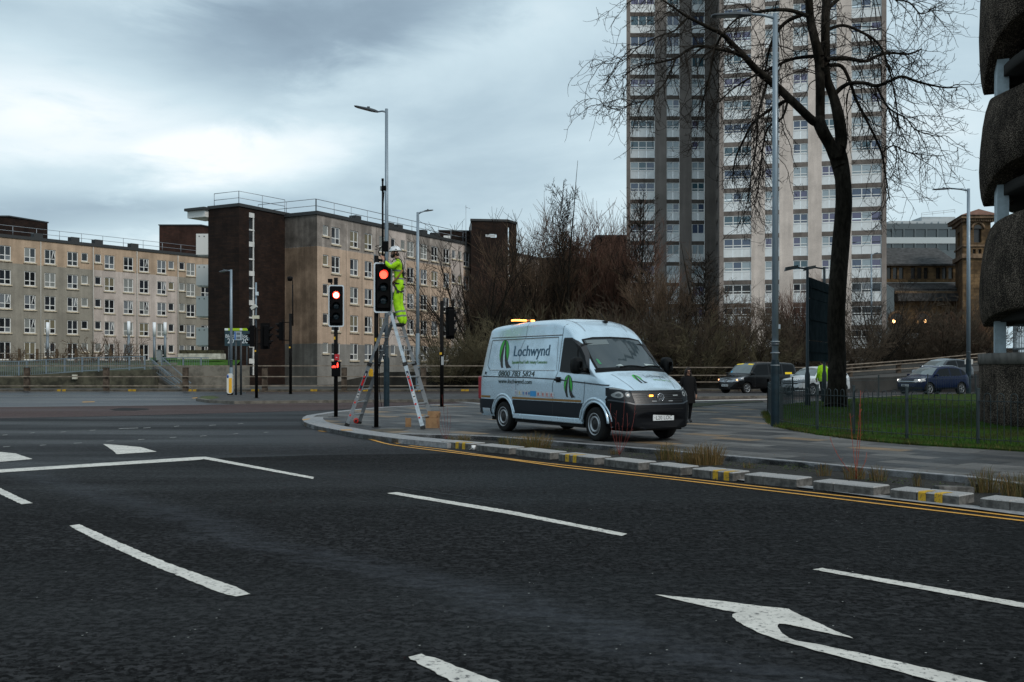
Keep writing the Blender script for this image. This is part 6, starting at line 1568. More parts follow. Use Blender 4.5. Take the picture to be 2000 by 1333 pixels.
def wheel(parent, x, y, r, side, w=.22, style='steel', rimm=None, steer=0):
    t = MB().use(mat('tyre', (.012, .012, .012), .85, spec=.2)); 
    prof = [(r*.62, -w*.46), (r*.80, -w*.5), (r*.95, -w*.46), (r, -w*.34), (r, w*.34), (r*.95, w*.46), (r*.80, w*.5), (r*.62, w*.46)]
    t.lathe(prof, 36, 'Y'); o = t.build('wheel', parent); o.location = (x, y, r); o.rotation_euler = (0, 0, R(steer))
    s = side; rm = MB().use(rimm or mat('rim_silver', (.40, .42, .44), .35, .6)); DK = mat('rim_dark', (.010, .010, .011), .7)
    if style == 'steel':
        rm.lathe([(r*.64, s*w*.44), (r*.66, s*w*.50), (r*.63, s*w*.51), (r*.60, s*w*.46)], 36, 'Y')
        rm.use(mat('rim_grey', (.10, .105, .11), .5, .3)).lathe([(r*.60, s*w*.46), (r*.56, s*w*.30), (r*.48, s*w*.34)], 36, 'Y')
        rm.use(rimm or _mats['rim_silver']).lathe([(r*.48, s*w*.34), (r*.46, s*w*.48), (r*.42, s*w*.50), (r*.36, s*w*.40)], 36, 'Y')
        rm.use(DK).lathe([(r*.36, s*w*.40), (r*.30, s*w*.34), (r*.22, s*w*.46), (0, s*w*.5)], 24, 'Y')
        rm.use(DK)
        for k in range(16):
            a = 2*math.pi*k/16; rm.tube([(math.cos(a)*r*.53, s*w*.31, math.sin(a)*r*.53), (math.cos(a)*r*.53, s*w*.42, math.sin(a)*r*.53)], r*.035, 6)
    else:
        rm.lathe([(r*.62, s*w*.44), (r*.66, s*w*.48), (r*.62, s*w*.49), (r*.58, s*w*.40)], 32, 'Y')
        rm.use(DK).lathe([(r*.58, s*w*.30), (0, s*w*.28)], 24, 'Y'); rm.use(rimm or _mats['rim_silver'])
        for k in range(5):
            for dd in (-.14, .14):
                a = 2*math.pi*k/5; b = a+dd
                rm.beam((math.cos(a)*r*.10, s*w*.40, math.sin(a)*r*.10), (math.cos(b)*r*.62, s*w*.44, math.sin(b)*r*.62), r*.10, r*.05)
        rm.lathe([(0, s*w*.46), (r*.12, s*w*.45), (r*.13, s*w*.36)], 16, 'Y')
    rm.build('rim', o); return o
DARKG = mat('car_glass', (.004, .005, .006), .03, 0, .14); SCREEN = mat('windscreen_glass', (.022, .032, .036), .03, 0, 1.0)
BLKP = mat('car_black_plastic', (.005, .0055, .006), .6, spec=.15); WELL = mat('wheel_well', (.004, .004, .004), .9); SEAM = mat('seam_or_highlight', (.02, .023, .027), .6); CHR = mat('chrome', (.55, .57, .6), .15, .9)
PLATEW = mat('plate_white', (.60, .62, .63), .5); PLATET = mat('plate_text', (.01, .01, .012), .5)

# ---------------- the work van
VANP = mat('van_silver_blue', (.55, .69, .79), .24, .42, .5, coat=.6, var=.08, vscale=2.5)
vh = math.atan2(-.857, .516)
van = thing('work_van', 'high roofed silver blue work van with green and black road logos, amber lights on', 'van', (.647, 25.08, PZ), vh)
vs_ = dict(x=(-1.26, 4.88), hw=1.02, ns=110,
    top=[(-1.26, 2.60), (-1.1, 2.645), (0, 2.69), (1.2, 2.715), (2.0, 2.705), (2.4, 2.65), (2.72, 2.53), (2.95, 2.37), (3.07, 2.25), (3.98, 1.50), (4.03, 1.475), (4.3, 1.365), (4.55, 1.215), (4.68, 1.11), (4.73, 1.05), (4.77, .95), (4.81, .86), (4.84, .79), (4.865, .70), (4.88, .63)],
    bot=[(-1.26, .40), (-1.1, .33), (3.0, .33), (4.3, .30), (4.7, .27), (4.88, .30)],
    plan=[(-1.26, .93), (-1.22, .985), (-1.12, 1.01), (-.9, 1.02), (4.1, 1.02), (4.35, .995), (4.55, .955), (4.68, .905), (4.78, .84), (4.84, .77), (4.88, .66)],
    wz=[(.3, .965), (.5, .995), (.9, 1.0), (1.3, 1.0), (1.55, .975), (2.2, .915), (2.6, .865), (2.75, .85)],
    r=[(-1.26, .20), (2.2, .20), (2.9, .15), (3.2, .10), (3.9, .10), (4.2, .13), (4.6, .14), (4.72, .10), (4.88, .06)], nexp=2.9,
    bow=.16, bowx=(2.4, 3.9), lean=[(.3, .0), (1.0, .02), (1.6, .14), (2.3, .34), (2.7, .48)], leanlen=1.9, wheels=(0, 3.84), wr=.365, ar=.47)
vb, vbvh = body_shape(vs_, VANP, WELL, 'body', van)
FB = mat('front_black', (.004, .0045, .006), .5, spec=.12); vb.data.materials.append(FB)
for p_ in vb.data.polygons:
    c_ = p_.center
    if c_.x > 4.40 and c_.z < .80 and p_.material_index == 0: p_.material_index = len(vb.data.materials)-1
for x, y, s, st in ((0, -.90, -1, 0), (0, .90, 1, 0), (3.84, -.90, -1, -3), (3.84, .90, 1, -3)): wheel(van, x, y, .365, s, .235, 'steel', steer=st)
D = lambda nm, shp, view, m, eps=.004, grid=.06, par=van: decal(nm, vbvh, shp, view, m, par, eps, grid)
# windows
winp = [(2.60, 2.225), (2.52, 1.485), (3.10, 1.455), (3.70, 1.435), (3.60, 1.58), (3.40, 1.82), (3.20, 2.03), (3.05, 2.14), (2.90, 2.22)]
for vw in 'RL':
    w1 = D('window', [poly([(p[0], p[1]) for p in winp])], vw, DARKG, .013, .02)
    D('window_seal', [line_poly(winp+[winp[0]], .035)], vw, SEAM, .015, .02, par=w1)
    D('pillar', [line_poly([(3.17, 2.10), (3.19, 1.47)], .045)], vw, BLKP, .016, .03, par=w1)
ws = [(-.875, 1.535), (-.775, 2.185), (-.5, 2.225), (0, 2.238), (.5, 2.225), (.775, 2.185), (.875, 1.535), (.5, 1.55), (0, 1.555), (-.5, 1.55)]
w1 = D('windscreen', [poly(ws)], 'F', SCREEN, .009, .03)
D('screen_border', [line_poly(ws+[ws[0]], .045)], 'F', BLKP, .011, .025, par=w1)
D('visor_reflection', [poly([(-.74, 2.06), (-.72, 2.17), (-.18, 2.19), (-.18, 2.09)])], 'F', mat('visor_reflect', (.12, .145, .15), .2), .012, par=w1)  # visor's reflection painted on the screen as a grey patch
D('papers', [poly([(.42, 1.60), (.74, 1.585), (.70, 1.63), (.40, 1.65)]), poly([(-.42, 1.61), (-.22, 1.60), (-.26, 1.64)])], 'F', mat('dash_paper', (.36, .42, .42), .4), .0125, par=w1)
D('bottle', [poly([(-.76, 1.64), (-.70, 1.64), (-.70, 1.73), (-.72, 1.76), (-.74, 1.76), (-.76, 1.73)])], 'F', mat('green_bottle', (.03, .20, .08), .3), .0125, par=w1)
cw_ = MB().use(BLKP)
for y0, y1 in ((-.35, .28), (.28, .86)):
    pts = []
    for k in range(9):
        y = y0+(y1-y0)*k/8; h_ = vbvh.ray_cast(Vector((8, y, 1.565+.03*math.sin(math.pi*k/8))), Vector((-1, 0, 0)))
        if h_[0]: pts.append(h_[0]+h_[1]*.025)
    cw_.tube(pts, .014, 5)
cw_.build('wiper', van)
cowl = [(-.96, 1.46), (-.93, 1.535), (-.5, 1.55), (0, 1.558), (.5, 1.55), (.93, 1.535), (.96, 1.46), (.5, 1.495), (0, 1.505), (-.5, 1.495)]
D('cowl', [poly(cowl)], 'F', BLKP, .005)
# lower cladding and stripes
def side_strip(z0, z1, segs): return [poly([(a, z0), (b, z0), (b, z1), (a, z1)]) for a, b in segs]
NAVY = mat('van_navy_cladding', (.007, .012, .019), .5, spec=.2)
for vw in 'RL':
    D('cladding', side_strip(.47, .80, ((.46, 3.40),))+[poly([(-1.6, .40), (-.46, .40), (-.46, .62), (-.42, .78), (-1.6, .78)])], vw, NAVY, .005, .08)
    D('orange_stripe', side_strip(.815, .865, ((.45, 3.36), (-1.12, -.62))), vw, mat('stripe_orange', (.24, .115, .015), .45), .006, .08)
D('door_step', side_strip(.40, .55, ((-1.0, -.62),)), 'R', VANP, .012)
sl_ = MB().use(VANP)
for s in (-1, 1): sl_.box((1.92, s*.985, .405), (2.92, .07, .13))
bevel(sl_.build('sill', van), .025, 3)
mb = MB().use(BLKP)
for s in (-1, 1): mb.box((1.92, s*.90, .30), (2.9, .10, .08))
mb.box((1.8, 0, .30), (5.6, 1.5, .12)); mb.build('underbody', van)
# seams
seams = [line_poly([(-1.02, 1.345), (1.0, 1.335), (2.25, 1.31), (4.30, 1.195)], .030)]
D('rubbing_strip', seams, 'R', mat('strip_dark', (.035, .045, .055), .5), .006); D('rubbing_strip', seams, 'L', _mats['strip_dark'], .006)
sm = [line_poly([(2.52, 2.62), (2.50, 2.28), (2.42, 1.45), (2.23, 1.2), (2.23, .40)], .012), line_poly([(.96, 2.64), (.94, 2.30), (.72, 2.0), (.68, 1.35)], .010), line_poly([(.62, 1.3), (.62, .88)], .010),
      line_poly([(3.50, 1.28), (3.46, .9), (3.42, .78)], .011), line_poly([(-.72, 2.315), (2.50, 2.305)], .018),
      line_poly([(-.66, 2.25), (2.34, 2.262)], .022), line_poly([(-.66, 2.25), (-.80, 1.62), (-.66, 1.50)], .018), line_poly([(-.66, 1.50), (2.30, 1.50)], .008), line_poly([(2.34, 2.262), (2.36, 1.5)], .008)]
for vw in 'RL': D('seam_or_highlight', sm, vw, SEAM, .0055, .05)
D('seam_or_highlight', [line_poly([(-.66, 2.235), (2.33, 2.247)], .012), line_poly([(-.70, 1.515), (2.30, 1.515)], .014), line_poly([(-.70, 2.33), (2.49, 2.322)], .012)], 'R', mat('painted_highlight', (.62, .68, .72), .2, .3), .0056, .06)  # pale strips beside the seams: edge highlight painted as colour
# wheel arch lips
for wx in (0, 3.84):
    for s in (-1, 1):
        al = MB().use(VANP); pts = []
        for k in range(25):
            a = R(8+164*k/24); px_, pz_ = wx+.545*math.cos(a), .365+.545*math.sin(a)
            h_ = vbvh.ray_cast(Vector((px_, s*5, pz_)), Vector((0, -s, 0)))
            if h_[0]: pts.append(h_[0]+Vector((0, s*-.012, 0)))
        al.tube(pts, .034, 8)
        pts2 = [Vector((wx+.478*math.cos(R(4+172*k/24)), s*1.005, .365+.478*math.sin(R(4+172*k/24)))) for k in range(25)]; al.tube(pts2, .028, 8)
        al.build('wheel_arch', van)
# logos and lettering
def logo(cx, cz, h, tilt=0, w=None, sx=1.0):
    """green oval behind a forked black road, in a local drawing"""
    def T(p): return (cx+p[0]*h*sx+p[1]*h*tilt, cz+p[1]*h)
    ell = [T((-.02+.205*math.cos(2*math.pi*i/32), .05+.45*math.sin(2*math.pi*i/32))) for i in range(32)]
    lf = [(-.02, .49), (-.06, .36), (-.12, .15), (-.165, -.05), (-.17, -.22), (-.14, -.38), (-.10, -.48), (-.02, -.48), (-.05, -.30), (-.055, -.10), (-.035, .15), (-.005, .38), (.0, .49)]
    rt = [(.01, .49), (.045, .38), (.055, .2), (.075, .0), (.13, -.20), (.21, -.36), (.33, -.47), (.13, -.50), (.07, -.38), (.03, -.20), (.012, .0), (.004, .2), (.0, .38)]
    inner = [(-.004, .46), (-.03, .15), (-.05, -.10), (-.045, -.30), (-.015, -.47), (.12, -.49), (.065, -.38), (.025, -.20), (.008, .0), (.0, .2)]
    return poly(ell), poly([T(p) for p in lf]), poly([T(p) for p in rt]), poly([T(p) for p in inner]), ell
GRN = mat('logo_green', (.03, .42, .035), .35); BLKL = mat('logo_black', (.008, .008, .009), .35); TEAL = mat('lettering_teal', (.010, .085, .15), .35); GRT = mat('lettering_green', (.07, .22, .02), .4)
def put_logo(cx, cz, h, view, tilt=0, sx=1.0):
    e, l, r_, inn, ell = logo(cx, cz, h, tilt, sx=sx)
    lb = D('logo', [e], view, GRN, .006); D('logo_outline', [line_poly(ell+[ell[0]], .010)], view, BLKL, .0072, par=lb); D('logo_road', [l, r_], view, BLKL, .0078, par=lb); D('logo_verge', [inn], view, VANP, .0074, par=lb)
put_logo(.0, 1.90, .70, 'R', 0, 1.55); put_logo(2.88, 1.155, .50, 'R', 0, 1.6)
def txt(s, x, z, size, view, m, squash=1.0, shear=0, par=van, eps=.0062, flip=False, fit=None, bold=0, slope=0.0):
    vs, fs = text_mesh(s, size, 'LEFT', shear, 1.0)
    w = max(v[0] for v in vs); k = (fit/w) if fit else squash
    vs = [(x+v[0]*k, z+v[1]+slope*v[0]*k) for v in vs]
    if bold:
        o1, f1_ = drape(vbvh, vs, fs, view, eps, .12); o2, f2_ = drape(vbvh, [(a+bold, b) for a, b in vs], fs, view, eps+.0004, .12); mb = MB().use(m); mb.add(o1, f1_); mb.add(o2, f2_); return mb.build('lettering', par)
    return D('lettering', [(vs, fs)], view, m, eps, .12, par)
txt('Lochwynd', .40, 1.845, .37, 'R', TEAL, fit=1.62, shear=.08, bold=.010)
txt('Specialist Road Traffic Industry Contractors', .38, 1.665, .105, 'R', GRT, fit=1.56, bold=.006)
txt('0800 783 5824', -.24, 1.36, .185, 'R', mat('lettering_dark', (.01, .03, .025), .4), fit=1.68, shear=.12, bold=.012)
txt('www.lochwynd.com', -.22, 1.185, .155, 'R', _mats['lettering_dark'], fit=1.56, shear=.1, bold=.006)
# row of small membership badges
bx = .58; cols_ = [(.30, .32, .42), (.45, .40, .20), (.10, .25, .50), (.12, .10, .28), (.05, .22, .45), (.03, .30, .65), (.45, .10, .10), (.5, .16, .14), (.5, .16, .14), (.5, .15, .13)]
wds = [.15, .20, .13, .13, .09, .27, .22, .17, .17, .20]
wb_ = MB(); cm_ = []
for w, c_ in zip(wds, cols_):
    z0 = .905-.012*(bx-.58); o_, f_ = drape(vbvh, *poly([(bx, z0), (bx+w-.02, z0), (bx+w-.02, z0+.125), (bx, z0+.125)]), 'R', .006, .1)
    solid = w > .25; wb_.use(mat('badge_blue', (.03, .28, .60), .4) if solid else mat('badge_white', (.55, .57, .60), .4)).add(o_, f_)
    n_ = 10; cx_ = bx+w*.36; cc = [(cx_+.036*math.cos(2*math.pi*i/n_), z0+.066+.036*math.sin(2*math.pi*i/n_)) for i in range(n_)]
    o_, f_ = drape(vbvh, *poly(cc), 'R', .007, .1); wb_.use(mat('badge_%d' % len(cm_), c_, .4)).add(o_, f_); cm_.append(1)
    o_, f_ = drape(vbvh, *poly([(bx+.02, z0+.015), (bx+w-.04, z0+.015), (bx+w-.04, z0+.028), (bx+.02, z0+.028)]), 'R', .007, .1); wb_.add(o_, f_)
    bx += w
wb_.build('badge_row', van)
# bonnet logo (drawn on the sloping bonnet seen from the front)
def bonnet(pts): return [(4.60-(p[1])*1.9, p[0]) for p in pts]
e, l, r_, inn, ell = logo(0, 0, 1, 0)
def bl_map(shape, cx, cy, k):      # drawing up = towards the windscreen, drawing right = van's left (+y)
    vs, fs = shape; return [(cx-v[1]*k*.95, cy+v[0]*k*1.1) for v in vs], fs
for shp, m, e_ in ((bl_map(e, 4.33, -.22, .36), GRN, .005), (bl_map(inn, 4.33, -.22, .36), VANP, .0058), (bl_map(l, 4.33, -.22, .36), BLKL, .0062), (bl_map(r_, 4.33, -.22, .36), BLKL, .0062)): D('bonnet_logo', [shp], 'T', m, e_)
vs, fs = text_mesh('Lochwynd', .20, 'LEFT'); w = max(v[0] for v in vs); D('lettering', [([(4.30-v[1]*1.0, .0+v[0]*.56/w) for v in vs], fs)], 'T', mat('lettering_grey', (.10, .13, .15), .4), .006, .12)
vs, fs = text_mesh('Specialist Road Traffic', .07, 'LEFT'); w = max(v[0] for v in vs); D('lettering', [([(4.41-v[1], .14+v[0]*.50/w) for v in vs], fs)], 'T', GRT, .006, .12)
for c_ in ([(4.02, -.70), (4.3, -.66), (4.62, -.56)], [(4.02, .70), (4.3, .66), (4.62, .56)]): D('bonnet_crease', [line_poly(c_, .012)], 'T', mat('crease', (.25, .29, .32), .3, .3), .004)
# front: grille, lamps, bumper
FB = mat('front_black', (.004, .0045, .006), .5, spec=.12)
bump = [(-.99, .20), (.99, .20), (.99, .905), (.64, .80), (-.64, .80), (-.99, .905)]
D('bumper', [poly(bump)], 'F', FB, .014, .02)
for vw in 'RL': D('bumper', [poly([(4.33, 1.03), (4.60, .95), (4.95, .80), (4.95, .2), (4.38, .2), (4.42, .5), (4.36, .72), (4.20, .90)])], vw, NAVY, .012, .025)
D('bumper_edge', [line_poly([(-.98, .895), (-.64, .805), (.64, .805), (.98, .895)], .03)], 'F', mat('bumper_grey', (.035, .045, .055), .4), .018, .03)
gr = D('grille', [poly([(-.64, .815), (.64, .815), (.66, 1.075), (.62, 1.085), (-.62, 1.085), (-.66, 1.075)])], 'F', mat('grille_black', (.006, .006, .007), .35), .018, .02)
D('grille_bar', [line_poly([(-.63, z), (.63, z)], .014) for z in (.86, .905, .95, .995, 1.04)], 'F', mat('grille_bar', (.025, .028, .03), .3), .024, .06, par=gr)
D('grille_badge', [poly([(x, .852), (x+.12, .852), (x+.12, .868), (x, .868)]) for x in (-.24, .20)]+[poly([(.37, .965), (.52, .965), (.52, .985), (.37, .985)])], 'F', mat('badge_grey', (.28, .3, .31), .4), .028, .06, par=gr)
hlm = mat('headlamp_glass', (.018, .022, .026), .4, 0, .12); hlc = mat('headlamp_reflector', (.22, .24, .25), .6, 0)
for s in (-1, 1):
    hp = [(s*a, b) for a, b in ((.66, .84), (.665, 1.075), (.80, 1.115), (.94, 1.15), (.99, 1.15), (.99, .98), (.95, .915), (.8, .865))]
    if s > 0: hp = hp[::-1]
    h1 = D('headlight', [poly(hp)], 'F', hlm, .018, .02)
    D('headlight', [poly([(4.36, 1.12), (4.55, 1.10), (4.8, 1.05), (4.8, .90), (4.48, .92), (4.40, .98)])], 'R' if s < 0 else 'L', hlm, .016, .02)
    for cy, rr_ in ((.90, .062), (.75, .050)):
        cc = [(s*cy+rr_*math.cos(2*math.pi*i/16), 1.0+rr_*math.sin(2*math.pi*i/16)) for i in range(16)]; D('reflector', [poly(cc)], 'F', hlc, .021, .03, par=h1)
        cc = [(s*cy+rr_*.5*math.cos(2*math.pi*i/12), 1.0+rr_*.5*math.sin(2*math.pi*i/12)) for i in range(12)]; D('bulb', [poly(cc)], 'F', mat('bulb_dark', (.06, .07, .075), .1), .0225, .03, par=h1)
    D('indicator', [line_poly([(s*.97, 1.135), (s*.7, 1.075)], .018)], 'F', hlc, .021, .03, par=h1)
def frontpt(y, z, e_=.02):
    h_ = vbvh.ray_cast(Vector((8, y, z)), Vector((-1, 0, 0))); return h_[0]+Vector((e_, 0, 0))
c_ = frontpt(.0, .945, .04); vw_ = MB().use(CHR); ry, rz_ = .083, .083
vw_.tube([c_+Vector((0, ry*math.cos(2*math.pi*i/28), rz_*math.sin(2*math.pi*i/28))) for i in range(29)], .0085, 6)
def bar3(a, b, w=.013): vw_.beam(c_+Vector((0, a[0], a[1])), c_+Vector((0, b[0], b[1])), .012, w, roll=(1, 0, 0))
for s in (-1, 1):
    bar3((s*.036, .070), (s*.002, .008)); bar3((s*.070, .040), (s*.030, -.062)); bar3((s*.030, -.062), (s*.0, .0))
vw_.build('front_emblem', van)
am = MB().use(mat('amber_lit', (1, .45, .05), .3, emit=(1, .30, .03), estr=7)); am.box(frontpt(-.23, .985, .035), (.02, .085, .032)); am.build('amber_light', van)
am = MB().use(mat('amber_off', (.25, .2, .15), .3)); am.box(frontpt(-.30, .985, .03), (.02, .05, .028)); am.build('amber_light', van)
pp = frontpt(.045, .525, .03); plm = MB().use(PLATEW); plm.box(pp, (.012, .56, .125)); pl_ = plm.build('number_plate', van)
vs, fs = text_mesh('L20 LOC', .115, 'CENTER'); w = max(v[0] for v in vs)-min(v[0] for v in vs); tm_ = MB().use(PLATET); tm_.add([(pp.x+.0075, pp.y+v[0]*.43/w+.012, pp.z-.041+v[1]) for v in vs], fs); tm_.box((pp.x+.007, pp.y-.235, pp.z), (.002, .016, .014)); tm_.build('lettering', pl_)
# bumper relief
for z, y0, y1 in ((.70, -.62, .62), (.33, -.7, .7)): D('bumper_groove', [line_poly([(y0, z), (y1, z)], .02)], 'F', BLKP, .017, .03)
# mirrors
for s in (-1, 1):
    mm = MB().use(BLKP); arm_ = vbvh.ray_cast(Vector((3.52, s*5, 1.55)), Vector((0, -s, 0)))[0]
    mm.tube([arm_-Vector((0, s*.02, .03)), arm_+Vector((.0, s*.14, -.03))], .05, 8)
    c0_ = arm_+Vector((.02, s*.25, .07)); mo = MB().use(BLKP)
    prof = [(-.115, .10, .16), (-.10, .125, .185), (.02, .125, .185), (.085, .10, .15), (.115, .05, .09)]
    vs = []
    for dx, hw_, hh_ in prof:
        for k in range(12):
            a = 2*math.pi*k/12; ca, sa = math.cos(a), math.sin(a); vs.append((c0_.x+dx, c0_.y+hw_*math.copysign(abs(ca)**.6, ca), c0_.z+hh_*math.copysign(abs(sa)**.6, sa)))
    fs = [(i*12+k, i*12+(k+1) % 12, (i+1)*12+(k+1) % 12, (i+1)*12+k) for i in range(4) for k in range(12)]+[tuple(range(12)), tuple(48+k for k in reversed(range(12)))]
    mo.add(vs, [f[::-1] for f in fs] if s < 0 else fs, True); om = mo.build('mirror', van); mm.build('mirror_arm', om)
    mi = MB().use(mat('mirror_indicator', (.32, .35, .37), .3)); mi.box((c0_.x+.105, c0_.y, c0_.z-.06), (.012, .10, .014)); mi.build('indicator', om)
hd2 = MB().use(BLKP); hp_ = vbvh.ray_cast(Vector((2.47, -5, 1.30)), Vector((0, 1, 0)))[0]; hd2.tube([hp_+Vector((-.11, -.03, .0)), hp_+Vector((.11, -.03, .0))], .028, 8); hd2.box(hp_+Vector((0, -.01, .0)), (.16, .02, .12)); hd2.build('door_handle', van)
fc_ = MB().use(BLKP); hp_ = vbvh.ray_cast(Vector((-.86, -5, 1.43)), Vector((0, 1, 0)))[0]; fc_.box(hp_, (.045, .03, .07)); fc_.build('latch', van)
tl_ = MB().use(mat('tail_lamp_red', (.33, .012, .02), .25)); hp_ = vbvh.ray_cast(Vector((-1.05, -5, 1.1)), Vector((0, 1, 0)))[0]
tl_.box((-1.18, -.955, 1.06), (.17, .12, .58)); bevel(tl_.build('tail_light', van), .03, 3); tl2 = MB().use(_mats['tail_lamp_red']); tl2.box((-1.18, .955, 1.06), (.17, .12, .58)); bevel(tl2.build('tail_light', van), .03, 3)
rb = MB().use(NAVY); rb.box((-1.30, 0, .50), (.16, 1.80, .22)); bevel(rb.build('rear_bumper', van), .04, 3)
# beacons and aerial
bc_ = MB().use(BLKP); bc_.box((-.05, -.40, 2.70), (.26, .62, .04)); bar_ = bc_.build('light_bar', van)
AMB = mat('beacon_lit', (1, .5, .15), .3, emit=(1, .30, .05), estr=5); AM2 = mat('beacon_off', (.45, .16, .03), .3)
for k in range(5):
    y = -.64+k*.12; m_ = MB().use(AM2 if k == 3 else AMB); m_.box((-.05, y, 2.742), (.2, .11, .05)); bevel(m_.build('beacon', bar_), .02, 2)
ap_ = vbvh.ray_cast(Vector((2.55, .22, 5)), Vector((0, 0, -1)))[0]; an = MB().use(BLKP); an.box(ap_+Vector((0, 0, .02)), (.14, .06, .05)); an.tube([ap_+Vector((0, 0, .03)), ap_+Vector((-.16, 0, .22))], .009, 5); an.build('aerial', van)
D('roof_seam', [line_poly([(-.9, y), (2.3, y*.97), (2.9, y*.94)], .02) for y in (-.62, .62)], 'T', mat('crease', (.25, .29, .32), .3, .3), .004)

# ---------------- background cars
def car(name, label, loc, heading, sp, paint, glassx, details, group=None):
    t_ = thing(name, label, 'car' if name != 'taxi_van' else 'taxi', loc, heading, group)
    bo, bv = body_shape(sp, paint, WELL, 'body', t_)
    Dc = lambda nm, shp, view, m, eps=.004, grid=.07, par=t_: decal(nm, bv, shp, view, m, par, eps, grid)
    for wx in sp['wheels']:
        for s in (-1, 1): wheel(t_, wx, s*(sp['hw']-.12), sp['wr'], s, .22, 'alloy', rimm=details.get('rim'))
    for vw in 'RL':
        for pz_ in glassx['side']: Dc('window', [poly(pz_)], vw, DARKG)
        Dc('seam_or_highlight', [line_poly(l_, .014) for l_ in glassx['seams']], vw, SEAM, .005)
        Dc('sill_cladding', [poly(glassx['sill'])], vw, BLKP, .005)
    w_ = Dc('windscreen', [poly(glassx['front'])], 'F', mat('screen_pale', (.09, .115, .12), .05, 0, 1.0) if details.get('pale') else SCREEN)
    Dc('grille', [poly(glassx['grille'])], 'F', mat('grille_black', (.006, .006, .007), .35), .008)
    if glassx.get('bars'): Dc('grille_bar', [line_poly(l_, .03) for l_ in glassx['bars']], 'F', CHR, .012)
    Dc('bumper', [poly(glassx['bumper'])], 'F', details.get('bumper', BLKP), .006)
    for s in (-1, 1):
        hp = [(s*a, b) for a, b in glassx['lamp']]; hp = hp if s < 0 else hp[::-1]
        Dc('headlight', [poly(hp)], 'F', details['lamp'], .010, .04); Dc('headlight', [poly(glassx['lampside'])], 'R' if s < 0 else 'L', details['lamp'], .009, .04)
    if 'litlamp' in details:
        for s in (-1, 1):
            if s not in details['litside']: continue
            h_ = bv.ray_cast(Vector((8, s*details['litlamp'][0], details['litlamp'][1])), Vector((-1, 0, 0)))
            lm = MB().use(details['litmat']); lm.lathe([(0, .03), (.05, .02), (.06, -.02)], 10, 'X', h_[0]); lm.build('lit_lamp', t_)
    h_ = bv.ray_cast(Vector((8, 0, glassx['platez'])), Vector((-1, 0, 0)))[0]; pm = MB().use(PLATEW); pm.box(h_+Vector((.02, 0, 0)), (.012, .52, .115)); pm.use(PLATET)
    for k in range(6): pm.box(h_+Vector((.027, -.18+k*.07+(.03 if k > 2 else 0), 0)), (.003, .035, .07))
    pm.build('number_plate', t_)
    for s in (-1, 1):
        mx, mz = glassx['mirror']; a_ = bv.ray_cast(Vector((mx, s*5, mz)), Vector((0, -s, 0)))[0]; mm = MB().use(details.get('mirror', paint)); mm.box(a_+Vector((0, s*.10, .04)), (.13, .20, .13)); bevel(mm.build('mirror', t_), .035, 3)
    return t_, bv, Dc
# black people carrier taxi
tsp = dict(x=(-.98, 4.05), hw=.955, ns=60, top=[(-.98, 1.75), (-.8, 1.86), (0, 1.90), (1.6, 1.91), (2.2, 1.86), (2.45, 1.78), (3.15, 1.16), (3.25, 1.11), (3.6, 1.03), (3.85, .94), (3.95, .80), (4.02, .62), (4.05, .5)], bot=[(-.98, .32), (4.05, .25)],
    plan=[(-.98, .86), (-.85, .94), (3.3, .955), (3.6, .93), (3.85, .84), (3.98, .70), (4.05, .5)], wz=[(.2, .96), (.6, 1), (1.0, 1), (1.2, .97), (1.9, .84)], r=[(-1, .16), (2.2, .14), (3.0, .08), (4.05, .07)], bow=.16, bowx=(2.0, 3.2), lean=[(.3, 0), (1.1, .03), (1.9, .22)], wheels=(0, 3.2), wr=.33, ar=.41)
BLKC = mat('car_black', (.004, .004, .0045), .2, 0, .3, coat=.12)
LAMPO = mat('lamp_clear', (.22, .24, .26), .15, .3); HLIT = mat('headlamp_lit', (1, .9, .8), .3, emit=(1, .93, .85), estr=3.2); ORL = mat('orange_lit', (1, .4, .2), .3, emit=(1, .45, .2), estr=2.5)
tg = dict(side=[[(2.35, 1.70), (1.5, 1.74), (1.5, 1.12), (2.95, 1.10)], [(1.42, 1.74), (.35, 1.74), (.35, 1.12), (1.42, 1.12)], [(.27, 1.74), (-.62, 1.68), (-.72, 1.12), (.27, 1.12)]], seams=[[(1.46, 1.8), (1.44, .35)], [(2.62, 1.1), (2.6, .4)]], sill=[(.42, .25), (2.75, .25), (2.75, .40), (.42, .40)],
    front=[(-.86, 1.20), (-.70, 1.78), (0, 1.83), (.70, 1.78), (.86, 1.20), (0, 1.24)], grille=[(-.5, .66), (.5, .66), (.62, .86), (-.62, .86)], bars=[[(-.55, .72), (.55, .72)], [(-.6, .80), (.6, .80)]], bumper=[(-1, .2), (1, .2), (1, .42), (-1, .42)], lamp=[(.58, .74), (.64, .93), (.92, 1.02), (.93, .82)], lampside=[(3.55, .98), (3.9, .90), (3.98, .72), (3.8, .72)], platez=.50, mirror=(2.85, 1.15))
taxi, tbv, Dt = car('taxi_van', 'black people carrier taxi with a yellow screen strip and door sign, on the far road', (P(1461, 0, 61.2).x+2.25, 61.2+1.7+.55, .01), math.atan2(-.53, -.85), tsp, BLKC, tg, dict(lamp=LAMPO, pale=True, litlamp=(.74, .82), litside=(-1, 1), litmat=ORL), None)
taxi.scale = (1.07, 1.05, 1.04)
YT = mat('taxi_yellow_glow', (.75, .52, .0), .45, emit=(1, .7, .0), estr=.05)  # yellow given a faint glow of its own, though no lamp
Dt('screen_strip', [poly([(-.66, 1.70), (-.67, 1.765), (-.1, 1.80), (-.1, 1.745)])] , 'F', YT, .008); Dt('screen_strip', [poly([(.30, 1.72), (.30, 1.785), (.66, 1.765), (.66, 1.70)])], 'F', YT, .008)
for vw in 'RL': Dt('door_sign', [poly([(-.45, 1.15), (.12, 1.15), (.12, 1.27), (-.45, 1.27)])], vw, YT, .007)
